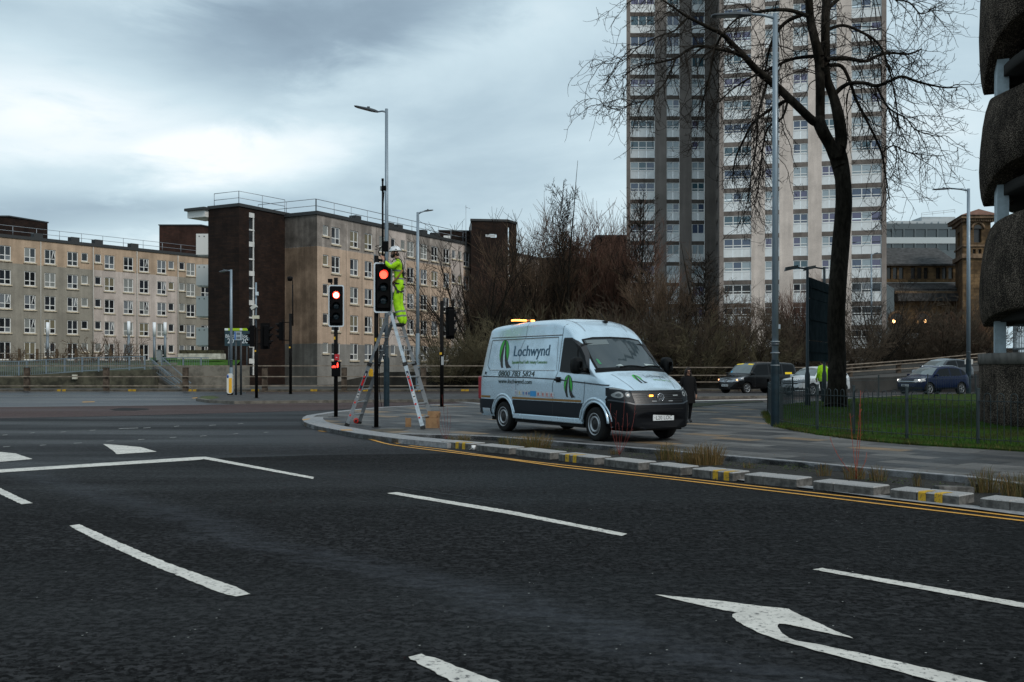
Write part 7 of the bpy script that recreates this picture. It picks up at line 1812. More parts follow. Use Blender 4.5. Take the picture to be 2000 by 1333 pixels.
Dt('screen_sticker', [poly([(-.62+.07*math.cos(i*.52), 1.30+.06*math.sin(i*.52)) for i in range(12)])], 'F', mat('sticker_blue', (.02, .35, .6), .4), .008)
em = MB().use(CHR); h_ = tbv.ray_cast(Vector((8, 0, .765)), Vector((-1, 0, 0)))[0]+Vector((.03, 0, 0)); em.tube([h_+Vector((0, .10*math.cos(2*math.pi*i/20), .10*math.sin(2*math.pi*i/20))) for i in range(21)], .011, 5)
for k in range(3): a = R(90+120*k); em.beam(h_, h_+Vector((0, .10*math.cos(a), .10*math.sin(a))), .012, .016, roll=(1, 0, 0))
em.build('front_emblem', taxi)
# SUVs
ssp = dict(x=(-.88, 3.62), hw=.93, ns=56, top=[(-.88, .95), (-.82, 1.10), (-.5, 1.45), (-.1, 1.60), (.5, 1.67), (1.2, 1.68), (1.6, 1.62), (1.85, 1.52), (2.62, 1.10), (2.75, 1.06), (3.2, 1.0), (3.42, .92), (3.52, .80), (3.58, .62), (3.62, .5)], bot=[(-.88, .34), (3.62, .26)],
    plan=[(-.88, .78), (-.75, .88), (-.4, .93), (2.9, .93), (3.2, .90), (3.45, .80), (3.55, .68), (3.62, .5)], wz=[(.2, .97), (.6, 1), (.95, .985), (1.1, .94), (1.68, .72)], r=[(-1, .12), (1.2, .13), (2.4, .09), (3.62, .07)], bow=.2, bowx=(1.4, 2.8), rbow=.1, lean=[(.3, 0), (1.1, .06), (1.7, .12)], wheels=(0, 2.68), wr=.345, ar=.42)
sg = dict(side=[[(1.70, 1.48), (.92, 1.55), (.92, 1.08), (2.30, 1.06)], [(.85, 1.555), (.0, 1.50), (-.02, 1.10), (.85, 1.08)], [(-.08, 1.48), (-.42, 1.36), (-.50, 1.16), (-.08, 1.12)]], seams=[[(.89, 1.06), (.87, .40)], [(2.15, 1.05), (2.2, .42)], [(-.05, 1.1), (.1, .85)]], sill=[(.42, .26), (2.26, .26), (2.26, .42), (.42, .42)],
    front=[(-.80, 1.13), (-.62, 1.54), (0, 1.60), (.62, 1.54), (.80, 1.13), (0, 1.18)], grille=[(-.52, .68), (.52, .68), (.60, .86), (-.60, .86)], bars=[[(-.55, .78), (.55, .78)]], bumper=[(-.95, .2), (.95, .2), (.95, .44), (.4, .48), (-.4, .48), (-.95, .44)], lamp=[(.56, .72), (.60, .90), (.88, .96), (.90, .80)], lampside=[(3.05, .95), (3.4, .90), (3.5, .75), (3.25, .75)], platez=.56, mirror=(2.18, 1.10))
WHC = mat('car_white', (.58, .62, .65), .2, .0, .6, coat=.5); BLC = mat('car_blue', (.002, .007, .036), .25, .15, .2, coat=.08); GRC = mat('car_dark_grey', (.02, .022, .026), .2, .2, .6, coat=.5)
hs = math.atan2(-.56, -.82)
wsuv, _, Dw = car('sport_utility_car', 'white estate car half hidden behind the lawn railing and the big tree', (P(1607, 0, 58).x+.55, 58.4, .02), hs, ssp, WHC, sg, dict(lamp=LAMPO, pale=True))
ssp2 = dict(ssp); hb = math.atan2(-.467, -.884)
bsuv, bbv, Db = car('sport_utility_car', 'dark blue car with bright headlights and roof rails, seen over the lawn', (P(1852, 0, 58.6).x, 58.6, .06), hb, ssp2, BLC, sg, dict(lamp=mat('lamp_bright', (.30, .33, .35), .2, emit=(1, .95, .88), estr=.12), pale=True, litlamp=(.74, .85), litside=(-1, 1), litmat=HLIT))
rr2 = MB().use(CHR)
for s in (-1, 1):
    pts = []
    for k in range(9):
        x = -.1+1.7*k/8; hh = bbv.ray_cast(Vector((x, s*.60, 5)), Vector((0, 0, -1)))[0]; pts.append(hh+Vector((0, 0, .045*math.sin(math.pi*min(1, max(0, .05+k/8.9)))**.4)))
    rr2.tube(pts, .018, 6)
rr2.build('roof_rail', bsuv)
def recolor(root, old, new):
    for c in children_of(root):
        if c.data and old.name in [m.name for m in c.data.materials if m]:
            c.data = c.data.copy()
            for i, m in enumerate(c.data.materials):
                if m == old: c.data.materials[i] = new
c1_ = dup(wsuv, (P(1886, 0, 66).x, 67.5, .55), hb, 'dark grey car mostly hidden behind the blue car and the lamp post'); recolor(c1_, WHC, GRC)
c2_ = dup(wsuv, (P(1569, 0, 78).x, 78, .35), math.atan2(-.3, -.95), 'white car glimpsed beyond the barrier between the taxi and the white estate car')
c3_ = dup(wsuv, (P(1800, 0, 108).x, 108, 3.62), math.atan2(-.6, -.8), 'pale car parked on the terrace in front of the church')
tw_ = MB().use(mat('terrace_wall', (.030, .024, .018), .95, var=.5, vscale=1)); a, b = P(1735, 681, 103), P(1990, 681, 103); tw_.box2((a.x, 103, -.1), (b.x, 103.5, a.z)); o = tw_.build('terrace_wall'); tag(o, 'dark stone terrace wall in front of the church', 'wall')
tt = MB().use(_mats['dark_bank']); tt.box2((a.x, 103.502, 2.9), (b.x, 130, 3.60)); struct(tt.build('terrace'))
# ------------------------------------------------------------------ people
def skin_body(name, parent, nodes, links, mats, matfn, levels=2):
    """nodes: name -> (co, radius); one continuous skinned surface rooted at 'pelvis'"""
    names = list(nodes); idx = {n: i for i, n in enumerate(names)}
    me = bpy.data.meshes.new(name); me.from_pydata([tuple(nodes[n][0]) for n in names], [(idx[a], idx[b]) for a, b in links], [])
    ob = bpy.data.objects.new(name, me); C.objects.link(ob)
    md = ob.modifiers.new('s', 'SKIN'); md.use_smooth_shade = True; md.branch_smoothing = .6
    for n in names:
        sv = me.skin_vertices[0].data[idx[n]]; r = nodes[n][1]; sv.radius = r if hasattr(r, '__len__') else (r, r); sv.use_root = (n == 'pelvis')
    sb = ob.modifiers.new('d', 'SUBSURF'); sb.levels = levels; sb.render_levels = levels
    dg = bpy.context.evaluated_depsgraph_get(); dg.update(); m2 = bpy.data.meshes.new_from_object(ob.evaluated_get(dg))
    ob.modifiers.clear(); ob.data = m2; m2.materials.clear()
    for m in mats: m2.materials.append(m)
    for p in m2.polygons: p.material_index = matfn(p.center); p.use_smooth = True
    ob.parent = parent; return ob
SKINM = mat('skin', (.36, .19, .13), .6); HAIR = mat('hair_dark', (.018, .012, .010), .7)
def hivis(name, bands, col=(.36, .70, .014)):
    m = bpy.data.materials.new(name); m.use_nodes = True; t = m.node_tree; b = t.nodes['Principled BSDF']; tcn = t.nodes.new('ShaderNodeTexCoord'); sx = t.nodes.new('ShaderNodeSeparateXYZ'); t.links.new(tcn.outputs['Object'], sx.inputs[0])
    f = None
    for z0, z1, sl in bands:
        zz_ = M(t, 'ADD', sx.outputs[2], M(t, 'MULTIPLY', sx.outputs[0], sl)); k = M(t, 'MULTIPLY', M(t, 'GREATER_THAN', zz_, z0), M(t, 'LESS_THAN', zz_, z1)); f = k if f is None else M(t, 'MAXIMUM', f, k)
    n = t.nodes.new('ShaderNodeTexNoise'); setin(n, Scale=9, Detail=3); t.links.new(tcn.outputs['Object'], n.inputs['Vector'])
    base = MIX(t, MR(t, n.outputs['Fac'], .3, .7), col, tuple(c*.72 for c in col))
    t.links.new(MIX(t, f, base, (.17, .18, .18)) if f is not None else base, b.inputs['Base Color']); b.inputs['Roughness'].default_value = .75; b.inputs['Specular IOR Level'].default_value = .2
    bp = t.nodes.new('ShaderNodeBump'); bp.inputs['Strength'].default_value = .8; bp.inputs['Distance'].default_value = .03; t.links.new(n.outputs['Fac'], bp.inputs['Height']); t.links.new(bp.outputs[0], b.inputs['Normal'])
    return m
# the worker on the ladder, in profile, facing left
WY = 26.02; feet = P(779, 637.5, WY)
wk = thing('person', 'worker in lime yellow overalls and white helmet standing high on the ladder', 'person', feet)
def W3(x, y, dy=0.0): return P(x, y, WY+dy)*1.0-feet if dy == 0 else Vector(((x-CX)/F*WY, WY+dy, EYE-(y-HY)/F*WY))-feet
nd = {'pelvis': (W3(780.5, 561), (.155, .165)), 'waist': (W3(778.5, 547), (.15, .15)), 'chest': (W3(778, 527), (.165, .18)), 'upper': (W3(779, 515), (.13, .15)), 'neckb': (W3(777, 508.5), .085), 'neck': (W3(774.5, 503), .062),
      'head': (W3(771.5, 496), (.092, .09)), 'brow': (W3(771.5, 489.5), (.10, .095)), 'crown': (W3(772.5, 484), (.085, .085)), 'jaw': (W3(766.8, 500.2), .045), 'nose': (W3(762.9, 494.8), .014),
      'backside': (W3(784.5, 566), .10)}
lk = [('pelvis', 'waist'), ('waist', 'chest'), ('chest', 'upper'), ('upper', 'neckb'), ('neckb', 'neck'), ('neck', 'head'), ('head', 'brow'), ('brow', 'crown'), ('head', 'jaw'), ('head', 'nose'), ('pelvis', 'backside')]
for s, tg_ in ((-1, 'n'), (1, 'f')):
    dx = 0 if s < 0 else 1.5
    nd.update({tg_+'sh': (W3(780, 514.5, s*.20), .088), tg_+'el': (W3(766, 525, s*.25), .066), tg_+'wr': (W3(753.5+dx, 513.5+dx, s*.12), .050), tg_+'pa': (W3(748.5+dx*1.5, 507.5+dx*1.3, s*.085), (.030, .046))})
    lk += [('upper', tg_+'sh'), (tg_+'sh', tg_+'el'), (tg_+'el', tg_+'wr'), (tg_+'wr', tg_+'pa')]
    for k, (fx, fy, dd) in enumerate(((743.2, 502.5, -.028), (744.2, 500.3, -.009), (745.6, 499.8, .010), (747.2, 500.6, .028))):
        a, b_ = tg_+'f%d' % k, tg_+'g%d' % k; L_ = (1.0, 1.08, 1.0, .85)[k]
        p0 = W3(746.8+dx*1.5, 505.2+dx, s*.085+dd); tip = W3(fx+dx*1.5, fy+dx+(1-L_)*4, s*.085+dd*1.3); mdl = p0.lerp(tip, .55)+Vector((.012, 0, .012))
        nd[a] = (mdl, .0105); nd[b_] = (tip, .009); lk += [(tg_+'pa', a), (a, b_)]
    nd[tg_+'t0'] = (W3(749.8+dx*1.5, 502.9+dx, s*.085-s*.035), .011); nd[tg_+'t1'] = (W3(748.2+dx*1.5, 500.2+dx, s*.085-s*.045), .0095); lk += [(tg_+'pa', tg_+'t0'), (tg_+'t0', tg_+'t1')]
    kx = -1 if s < 0 else 3
    nd.update({tg_+'hip': (W3(779, 570, s*.10), .125), tg_+'th': (W3(777+kx*.5, 581, s*.115), .115), tg_+'kn': (W3(776.5+kx, 594, s*.125), .098), tg_+'ca': (W3(781.5+kx, 611, s*.12), .105), tg_+'an': (W3(785+kx, 626, s*.12), .098), tg_+'he': (W3(785.5+kx, 634, s*.12), .052), tg_+'ft': (W3(776+kx, 635, s*.125), .050), tg_+'to': (W3(768.5+kx, 635.6, s*.13), .040)})
    lk += [('pelvis', tg_+'hip'), (tg_+'hip', tg_+'th'), (tg_+'th', tg_+'kn'), (tg_+'kn', tg_+'ca'), (tg_+'ca', tg_+'an'), (tg_+'an', tg_+'he'), (tg_+'he', tg_+'ft'), (tg_+'ft', tg_+'to')]
z_ = lambda y: W3(779, y).z
HV = hivis('hivis_worker', [(z_(531.8), z_(528.3), .1), (z_(546.8), z_(543.5), .05), (z_(611.8), z_(608.2), -.25), (z_(620.8), z_(617.2), -.2)])
BOOT = mat('boot_black', (.012, .011, .011), .7); GLOVEC = mat('cuff_black', (.02, .02, .022), .8)
def wmat(c):
    x = (c.x+feet.x)*F/WY+CX; y = HY-(c.z+feet.z-EYE)*F/WY
    if y > 631.5: return 2
    if x < 751.5 and y < 514: return 1
    if x < 754.5 and y < 519: return 3
    if y < 506.5: return 1
    return 0
bd_ = skin_body('body', wk, nd, lk, [HV, SKINM, BOOT, GLOVEC], wmat)
# helmet
hc = W3(771.8, 488.8); HELM = mat('helmet_white', (.62, .64, .66), .35); hm = MB().use(HELM); n = 24; rows = []
for j in range(8):
    a = math.pi/2*j/7
    for k in range(n):
        th = 2*math.pi*k/n; rx, ry, rz_ = .148, .122, .128
        rows.append(hc+Vector((rx*math.cos(th)*math.cos(a), ry*math.sin(th)*math.cos(a), -.02+rz_*math.sin(a)+(.012 if math.cos(th) > 0 else 0)*(1-j/7))))
hm.add(rows, [(j*n+k, j*n+(k+1) % n, (j+1)*n+(k+1) % n, (j+1)*n+k) for j in range(7) for k in range(n)], True)
hm.tube([hc+Vector(((.155 if math.cos(t) > 0 else .165)*math.cos(t), .128*math.sin(t), -.022-.012*math.cos(t)*-1)) for t in [2*math.pi*i/n for i in range(n+1)]], .013, 6)
ho = hm.build('helmet', wk)
hv = MB().use(BLK)
for (dx, dz, w, h) in ((.035, .0, .05, .03), (-.125, .03, .02, .04)): hv.box(hc+Vector((dx, -.118, dz)), (w, .02, h))
for k in range(3): hv.box(hc+Vector((-.04+.04*k, -.085, .075)), (.018, .02, .01))
hv.build('vent', ho)
sp_ = MB().use(BLK); sp_.tube([hc+Vector((.02, -.115, -.02)), W3(768.5, 501, -.085), W3(768.0, 505.0, 0), W3(768.5, 501, .085), hc+Vector((.02, .115, -.02))], .009, 5); sp_.tube([hc+Vector((.10, -.08, -.02)), W3(772, 500, -.09), W3(768.5, 503, -.06)], .008, 5); sp_.build('chin_strap', ho)
bm_ = MB().use(HAIR); c_ = W3(766.5, 500.3); n = 14; vs = []
for j in range(7):
    a = -math.pi/2+math.pi*j/6
    for k in range(n): th = 2*math.pi*k/n; vs.append(c_+Vector((.054*math.cos(th)*math.cos(a), .066*math.sin(th)*math.cos(a), .058*math.sin(a))))
bm_.add(vs, [(j*n+k, j*n+(k+1) % n, (j+1)*n+(k+1) % n, (j+1)*n+k) for j in range(6) for k in range(n)], True); bm_.tube([W3(769, 500, -.075), W3(771, 495.5, -.088), W3(772.5, 491, -.085)], .018, 6); bm_.build('beard', wk)
bh_ = MB().use(HAIR); bh_.tube([W3(774, 499, -.06), W3(777, 497.5, 0), W3(774, 499, .06)], .045, 8); bh_.build('hair', wk)
er = MB().use(SKINM); er.lathe([(0, -.012), (.018, -.01), (.024, 0)], 10, 'Y', W3(773.2, 495.2, -.088)); er.build('ear', wk)
ey = MB().use(HAIR); ey.box(W3(764.6, 492.7, -.035), (.012, .022, .008)); ey.box(W3(764.6, 492.7, .035), (.012, .022, .008)); ey.build('eyes', wk)
hs_ = MB().use(mat('harness_black', (.010, .010, .011), .7))
hs_.tube([W3(769.5, 553, -.13), W3(779, 555.5, -.165), W3(787.5, 556.5, -.10), W3(790.5, 556, 0)], .020, 6)
hs_.tube([W3(768.5, 555, -.12), W3(774, 563, -.165), W3(779, 571, -.19), W3(784, 571.5, -.15), W3(788, 569, -.05)], .026, 6)
hs_.tube([W3(773, 506.5, -.10), W3(779, 505.5, -.15), W3(785, 509.5, -.17), W3(787.8, 520, -.14), W3(787.5, 533, -.12), W3(788.5, 541, -.08)], .015, 5)
hs_.tube([W3(766, 513, -.10), W3(770, 508.5, -.12), W3(776, 505.5, -.14)], .013, 5); hs_.box(W3(788.5, 536.5, -.02), (.05, .10, .09)); hs_.box(W3(779, 571, -.2), (.07, .05, .07)); hs_.build('harness', wk)
ln_ = MB().use(mat('lanyard_brown', (.22, .11, .03), .8)); ln_.tube([W3(787.5, 529, -.15), W3(781, 540, -.19), W3(774, 548, -.185), W3(768.5, 554, -.15)], .026, 6); ln_.build('lanyard', wk)

def stander(label, loc, h, rz, mats, hood=False, stride=.0, coat=.45, name='person'):
    t_ = thing(name, label, 'person', loc, rz); k = h/1.75
    V_ = lambda x, y, z: Vector((x*k, y*k, z*k))
    nd = {'pelvis': (V_(0, 0, .95), (.155*k, .12*k)), 'waist': (V_(0, 0, 1.10), (.14*k, .11*k)), 'chest': (V_(0, -.01, 1.30), (.17*k, .12*k)), 'upper': (V_(0, 0, 1.42), (.12*k, .10*k)), 'neck': (V_(0, -.01, 1.50), .052*k), 'head': (V_(0, -.025, 1.60), (.078*k, .09*k)), 'crown': (V_(0, -.01, 1.685), (.07*k, .08*k)), 'nose': (V_(0, -.118, 1.60), .012*k), 'jaw': (V_(0, -.06, 1.555), .04*k)}
    lk = [('pelvis', 'waist'), ('waist', 'chest'), ('chest', 'upper'), ('upper', 'neck'), ('neck', 'head'), ('head', 'crown'), ('head', 'nose'), ('head', 'jaw')]
    for s in (-1, 1):
        a = 'l' if s < 0 else 'r'
        nd.update({a+'s': (V_(s*.18, 0, 1.41), .062*k), a+'e': (V_(s*.25, .03, 1.14), .05*k), a+'w': (V_(s*.24, -.06*s*stride*3-.06, .90), .035*k), a+'p': (V_(s*.235, -.07-.05*s*stride*3, .82), (.022*k, .036*k)),
                   a+'h': (V_(s*.09, 0, .88), .10*k), a+'k': (V_(s*.10, s*stride*.6-.03, .50), .066*k), a+'a': (V_(s*.10, s*stride+.03, .10), .045*k), a+'f': (V_(s*.11, s*stride-.07, .05), .042*k), a+'t': (V_(s*.115, s*stride-.15, .035), .032*k)})
        lk += [('upper', a+'s'), (a+'s', a+'e'), (a+'e', a+'w'), (a+'w', a+'p'), ('pelvis', a+'h'), (a+'h', a+'k'), (a+'k', a+'a'), (a+'a', a+'f'), (a+'f', a+'t')]
        for q in range(4): nd[a+'q%d' % q] = (V_(s*.235, -.10+.02*q, .745+.004*abs(q-1)), .009*k); lk.append((a+'p', a+'q%d' % q))
        nd[a+'th'] = (V_(s*.215, -.115, .80), .010*k); lk.append((a+'p', a+'th'))
    def mf(c):
        z = c.z/k
        if z > 1.49: return 1
        if z < .90 and abs(c.x/k) > .19: return 1
        if z < .11: return 2
        return 0 if z > .80 else 3
    skin_body('body', t_, nd, lk, mats, mf)
    hd = MB().use(HAIR if not hood else mats[0]); n = 16; vs = []
    for j in range(9):
        a = -math.pi/2*.5+math.pi*.75*j/8
        for q in range(n):
            th = 2*math.pi*q/n; y = .105*math.sin(th)*math.cos(a); zz_ = .112*math.sin(a); front = max(0, -math.sin(th))
            vs.append(V_(.092*math.cos(th)*math.cos(a), max(y, -.055) if (zz_ < .055) else y, 1.635+zz_+(.02*front)))
    hd.add(vs, [(j*n+q, j*n+(q+1) % n, (j+1)*n+(q+1) % n, (j+1)*n+q) for j in range(8) for q in range(n)], True); hd.build('hood' if hood else 'hair', t_)
    return t_, V_, k
DCL = mat('coat_black', (.006, .006, .007), .85, spec=.2)
pw, V_, k_ = stander('person in dark clothes and sunglasses walking behind the van\'s front corner', (P(1344, 0, 28.3).x, 28.3, PZ), 1.57, R(8), [DCL, SKINM, BOOT, DCL], stride=.16)
co = MB().use(DCL); n = 18; vs = []
for z, rx, ry in ((1.46, .10, .08), (1.40, .19, .12), (1.2, .20, .14), (.95, .21, .15), (.62, .235, .18)):
    for q in range(n): th = 2*math.pi*q/n; vs.append(V_(rx*math.cos(th), ry*math.sin(th), z))
co.add(vs, [(j*n+q, (j+1)*n+q, (j+1)*n+(q+1) % n, j*n+(q+1) % n) for j in range(4) for q in range(n)], True); co.build('coat', pw)
hr = MB().use(HAIR); hr.tube([V_(-.07, .02, 1.66), V_(-.085, .02, 1.56), V_(-.09, 0, 1.44)], .028, 6); hr.tube([V_(.07, .02, 1.66), V_(.085, .02, 1.56), V_(.09, 0, 1.44)], .028, 6); hr.build('hair', pw)
sg_ = MB().use(BLK)
for s in (-1, 1): sg_.box(V_(s*.032, -.108, 1.615), (.045, .012, .028))
sg_.box(V_(0, -.108, 1.62), (.03, .008, .008)); sg_.build('sunglasses', pw)
ph, V_, k_ = stander('person in a lime yellow high visibility jacket behind the dark road sign post', (P(1606.5, 0, 46.5).x, 46.5, GZ), 1.92, R(200), [hivis('hivis_walker', []), SKINM, BOOT, DCL], stride=.2)
co = MB().use(_mats.get('hv2') or bpy.data.materials['hivis_walker']); vs = []
for z, rx, ry in ((1.46, .10, .08), (1.40, .20, .13), (1.2, .215, .15), (.95, .22, .155), (.80, .22, .16)):
    for q in range(n): th = 2*math.pi*q/n; vs.append(V_(rx*math.cos(th), ry*math.sin(th), z))
co.add(vs, [(j*n+q, (j+1)*n+q, (j+1)*n+(q+1) % n, j*n+(q+1) % n) for j in range(4) for q in range(n)], True); co.build('jacket', ph)
# ------------------------------------------------------------------ trees
BARK = mat('bark', (.020, .017, .013), .95, spec=.1, var=.5, vscale=9, bump=.9, bscale=30, bdist=.03, stretch=(1, 1, .3)); BARKM = mat('bark_mossy', (.026, .026, .012), .95, spec=.1, var=.6, vscale=5)
TW1 = mat('twig_dark', (.024, .019, .015), .9, spec=.1); TW2 = mat('twig_brown', (.115, .078, .052), .9, spec=.1); TW3 = mat('twig_red', (.135, .075, .055), .9, spec=.1); TW4 = mat('twig_olive', (.105, .090, .055), .9, spec=.1); TW5 = mat('twig_darkbrown', (.075, .058, .042), .9, spec=.1)
def rvec(rn): return Vector((rn.gauss(0, 1), rn.gauss(0, 1), rn.gauss(0, 1))).normalized()
def branch(rn, p, d, L, segs, wob, trop, curl=0.0):
    pts = [p.copy()]; d = d.normalized()
    for i in range(segs):
        t = i/segs; d = (d+rvec(rn)*wob+Vector((0, 0, trop+curl*t*t))).normalized(); p = p+d*L/segs; pts.append(p.copy())
    return pts
def along(pts, t):
    n = len(pts)-1; s = min(n-1, int(t*n)); return pts[s].lerp(pts[s+1], t*n-s), (pts[s+1]-pts[s]).normalized()

# ---- the big bare tree on the lawn: trunk and limbs follow the photograph, each at its own depth
rn = random.Random(77); D0 = 38.6; bt_base = P(1632, 797, D0); bt_base.z = GZ-.02
bt = thing('bare_tree', 'big dark bare tree with drooping branches in front of the tower block', 'tree', bt_base)
def px_path(lst, dep0, dep1):
    out = []
    for i, (x, y, r) in enumerate(lst):
        t = i/(len(lst)-1); Y = D0+dep0+(dep1-dep0)*t+.18*math.sin(i*2.3); out.append((P(x, y, Y), r/F*Y))
    return out
tr = MB().use(BARK)
prim = []
def limb(lst, d0=0, d1=0, n=10, add=True, m=None):
    q = px_path(lst, d0, d1); pts = [a for a, _ in q]; rad = [b for _, b in q]
    # smooth
    P2, R2 = [], []
    for i in range(len(pts)-1):
        p0, p1, p2_, p3 = pts[max(0, i-1)], pts[i], pts[i+1], pts[min(len(pts)-1, i+2)]
        for k in range(4):
            t = k/4; P2.append(.5*((2*p1)+(-p0+p2_)*t+(2*p0-5*p1+4*p2_-p3)*t*t+(-p0+3*p1-3*p2_+p3)*t**3)); R2.append(rad[i]+(rad[i+1]-rad[i])*t)
    P2.append(pts[-1]); R2.append(rad[-1])
    tr.tube(P2, R2, n, False); 
    if add: prim.append((P2, R2))
limb([(1632, 806, 30), (1633, 790, 23), (1634, 760, 18.5), (1635, 700, 17), (1633, 640, 17), (1636, 560, 17), (1642, 480, 17), (1648, 400, 16), (1646, 350, 15), (1640, 318, 17), (1634, 296, 17)], n=16, add=False)
limb([(1640, 325, 14), (1622, 285, 11.5), (1606, 255, 12), (1598, 234, 12)], 0, -.3, 14, False)
limb([(1601, 240, 9), (1587, 236, 8.5), (1560, 210, 8), (1515, 168, 7.5), (1479, 138, 7), (1455, 112, 6), (1432, 88, 5), (1410, 67, 4.3), (1380, 52, 3.6), (1344, 34, 2.8), (1320, 18, 2.2), (1288, -4, 1.5)], -.3, -2.6)
limb([(1602, 250, 9), (1602, 210, 9), (1602, 165, 9), (1601, 135, 9.5), (1600, 118, 9.5), (1592, 80, 8.5), (1583, 40, 8), (1580, 0, 7.5), (1576, -70, 6), (1568, -150, 4)], 0, .3, 14)
limb([(1634, 305, 13), (1643, 275, 12), (1638, 230, 11), (1628, 190, 9), (1616, 158, 8), (1612, 130, 8)], .1, .1, 14, False)
limb([(1606, 150, 8), (1612, 118, 9), (1612, 60, 8.5), (1614, 0, 8), (1618, -70, 6), (1624, -160, 4)], .1, .8, 12)
limb([(1612, 116, 4.5), (1650, 114, 4), (1690, 120, 3.4), (1712, 110, 3), (1740, 104, 2.5), (1775, 106, 2), (1800, 96, 1.2)], .1, 2.4)
limb([(1630, 184, 5), (1646, 170, 4.2), (1662, 163, 3.8), (1690, 163, 3.6), (1712, 168, 3.4), (1740, 158, 3), (1762, 150, 2.8), (1792, 160, 2.4), (1820, 167, 2), (1850, 172, 1.4), (1874, 170, 1)], .2, -1.6)
limb([(1618, 128, 4), (1644, 130, 3.6), (1660, 160, 3.2), (1672, 195, 3), (1690, 230, 2.7), (1706, 262, 2.3), (1722, 300, 2), (1730, 345, 1.5), (1738, 392, 1)], .1, 1.6)
limb([(1605, 110, 4.5), (1580, 35, 4.5), (1554, 34, 4), (1530, 48, 3.4), (1512, 72, 3), (1502, 100, 2.4), (1494, 140, 1.8), (1484, 180, 1)], 0, 1.4)
limb([(1578, 32, 4), (1545, 21, 3.8), (1510, 20, 3.4), (1480, 24, 3), (1450, 30, 2.4), (1425, 50, 1.8), (1410, 70, 1)], 0, -1.2)
limb([(1456, 113, 4), (1430, 102, 3.4), (1400, 96, 3.2), (1365, 90, 2.8), (1340, 100, 2.5), (1320, 114, 2.2), (1284, 123, 1.8), (1248, 130, 1.3), (1215, 150, .9)], -1.4, -3.2)
limb([(1560, 210, 4.5), (1548, 200, 4), (1533, 198, 3.6), (1516, 208, 3.3), (1496, 220, 3), (1470, 242, 2.6), (1452, 275, 2.1), (1436, 312, 1.6), (1430, 360, 1)], -.6, .8)
limb([(1598, 110, 4), (1570, 112, 3.5), (1540, 118, 3), (1505, 135, 2.6), (1470, 150, 2.1), (1430, 175, 1.6), (1405, 200, 1)], .1, 2.2)
limb([(1540, 190, 2.6), (1528, 230, 2.2), (1500, 250, 2), (1490, 290, 1.6), (1484, 340, 1.2), (1476, 400, .8)], -.5, -1.8)
limb([(1500, 155, 3), (1490, 190, 2.4), (1480, 230, 2), (1478, 280, 1.5), (1468, 340, 1), (1460, 390, .7)], -.7, -2.8)
limb([(1410, 68, 2.6), (1395, 100, 2.2), (1388, 140, 1.8), (1375, 190, 1.4), (1360, 240, 1)], -2.0, -1.0)
limb([(1344, 34, 2), (1318, 60, 1.7), (1290, 70, 1.4), (1250, 90, 1.1), (1215, 120, .8), (1175, 125, .6)], -2.3, -3.4)
limb([(1320, 114, 1.8), (1300, 160, 1.5), (1270, 190, 1.2), (1235, 205, .9), (1185, 215, .6)], -2.9, -3.6)
limb([(1614, 20, 4), (1650, -10, 3.4), (1690, -20, 2.8), (1730, -5, 2.2), (1775, 5, 1.6), (1800, 28, 1.2), (1830, 10, .7)], .4, 1.6)
limb([(1580, 0, 4), (1540, -30, 3.2), (1490, -50, 2.6), (1430, -50, 2.2), (1370, -35, 1.8), (1310, -25, 1.3), (1240, 0, .9)], .2, -2)
limb([(1614, 60, 3.6), (1645, 50, 3), (1680, 62, 2.6), (1715, 85, 2.1), (1735, 130, 1.6), (1748, 190, 1.2), (1757, 250, .8)], .3, 1.0)
limb([(1712, 168, 2.4), (1725, 195, 2), (1740, 215, 1.7), (1770, 232, 1.4), (1790, 255, 1.1), (1835, 268, .8)], -.3, -1.5)
limb([(1722, 300, 1.6), (1745, 285, 1.3), (1780, 300, 1), (1840, 305, .7)], 1.2, 1.8)
tr.build('trunk', bt, world=True)
sm_ = MB().use(TW1); tgm = MB().use(TW1); cntw = 0
for P2, R2 in prim:
    L = sum((a-b).length for a, b in zip(P2[:-1], P2[1:])); k = int(L/.21)
    for i in range(k):
        t = .22+.78*(i+rn.random())/k; p, d = along(P2, min(.999, t)); 
        if p.z > 17.5 and rn.random() < .45: continue
        side = (rvec(rn)-d*0.2); side = (side-d*side.dot(d)).normalized(); dd = (d*.8+side*.9+Vector((0, 0, .05))).normalized()
        Ls = rn.uniform(.9, 3.0)*(1.15-.4*t); r0 = .015+.011*(1-t)
        pts = branch(rn, p, dd, Ls, 9, .30, -.20, .26); n = len(pts)
        sm_.tube(pts, [r0*(1-.62*j/(n-1)) for j in range(n)], 4, False)
        for q in range(rn.randint(3, 6)):
            tt = rn.uniform(.2, .98); p2_, d2 = along(pts, tt); s2 = rvec(rn); s2 = (s2-d2*s2.dot(d2)).normalized()
            pt = branch(rn, p2_, (d2*.7+s2).normalized(), rn.uniform(.35, 1.15), 6, .34, -.12, .42); m_ = len(pt)
            tgm.tube(pt, [.0100*(1-.45*j/(m_-1)) for j in range(m_)], 3, False)
            for w in range(rn.randint(1, 3)):
                p3, d3 = along(pt, rn.uniform(.3, 1.0-.001)); s3 = rvec(rn); e = branch(rn, p3, (d3*.6+s3*.8+Vector((0, 0, .35))).normalized(), rn.uniform(.12, .34), 3, .25, .1, .3); tgm.tube(e, [.0075, .0068, .0062, .0085], 3, False)
sm_.v += []; o_b = sm_.build('crown', bt, world=True); o_t = tgm.build('crown_twigs', o_b); 
for v in o_t.data.vertices: v.co -= bt_base

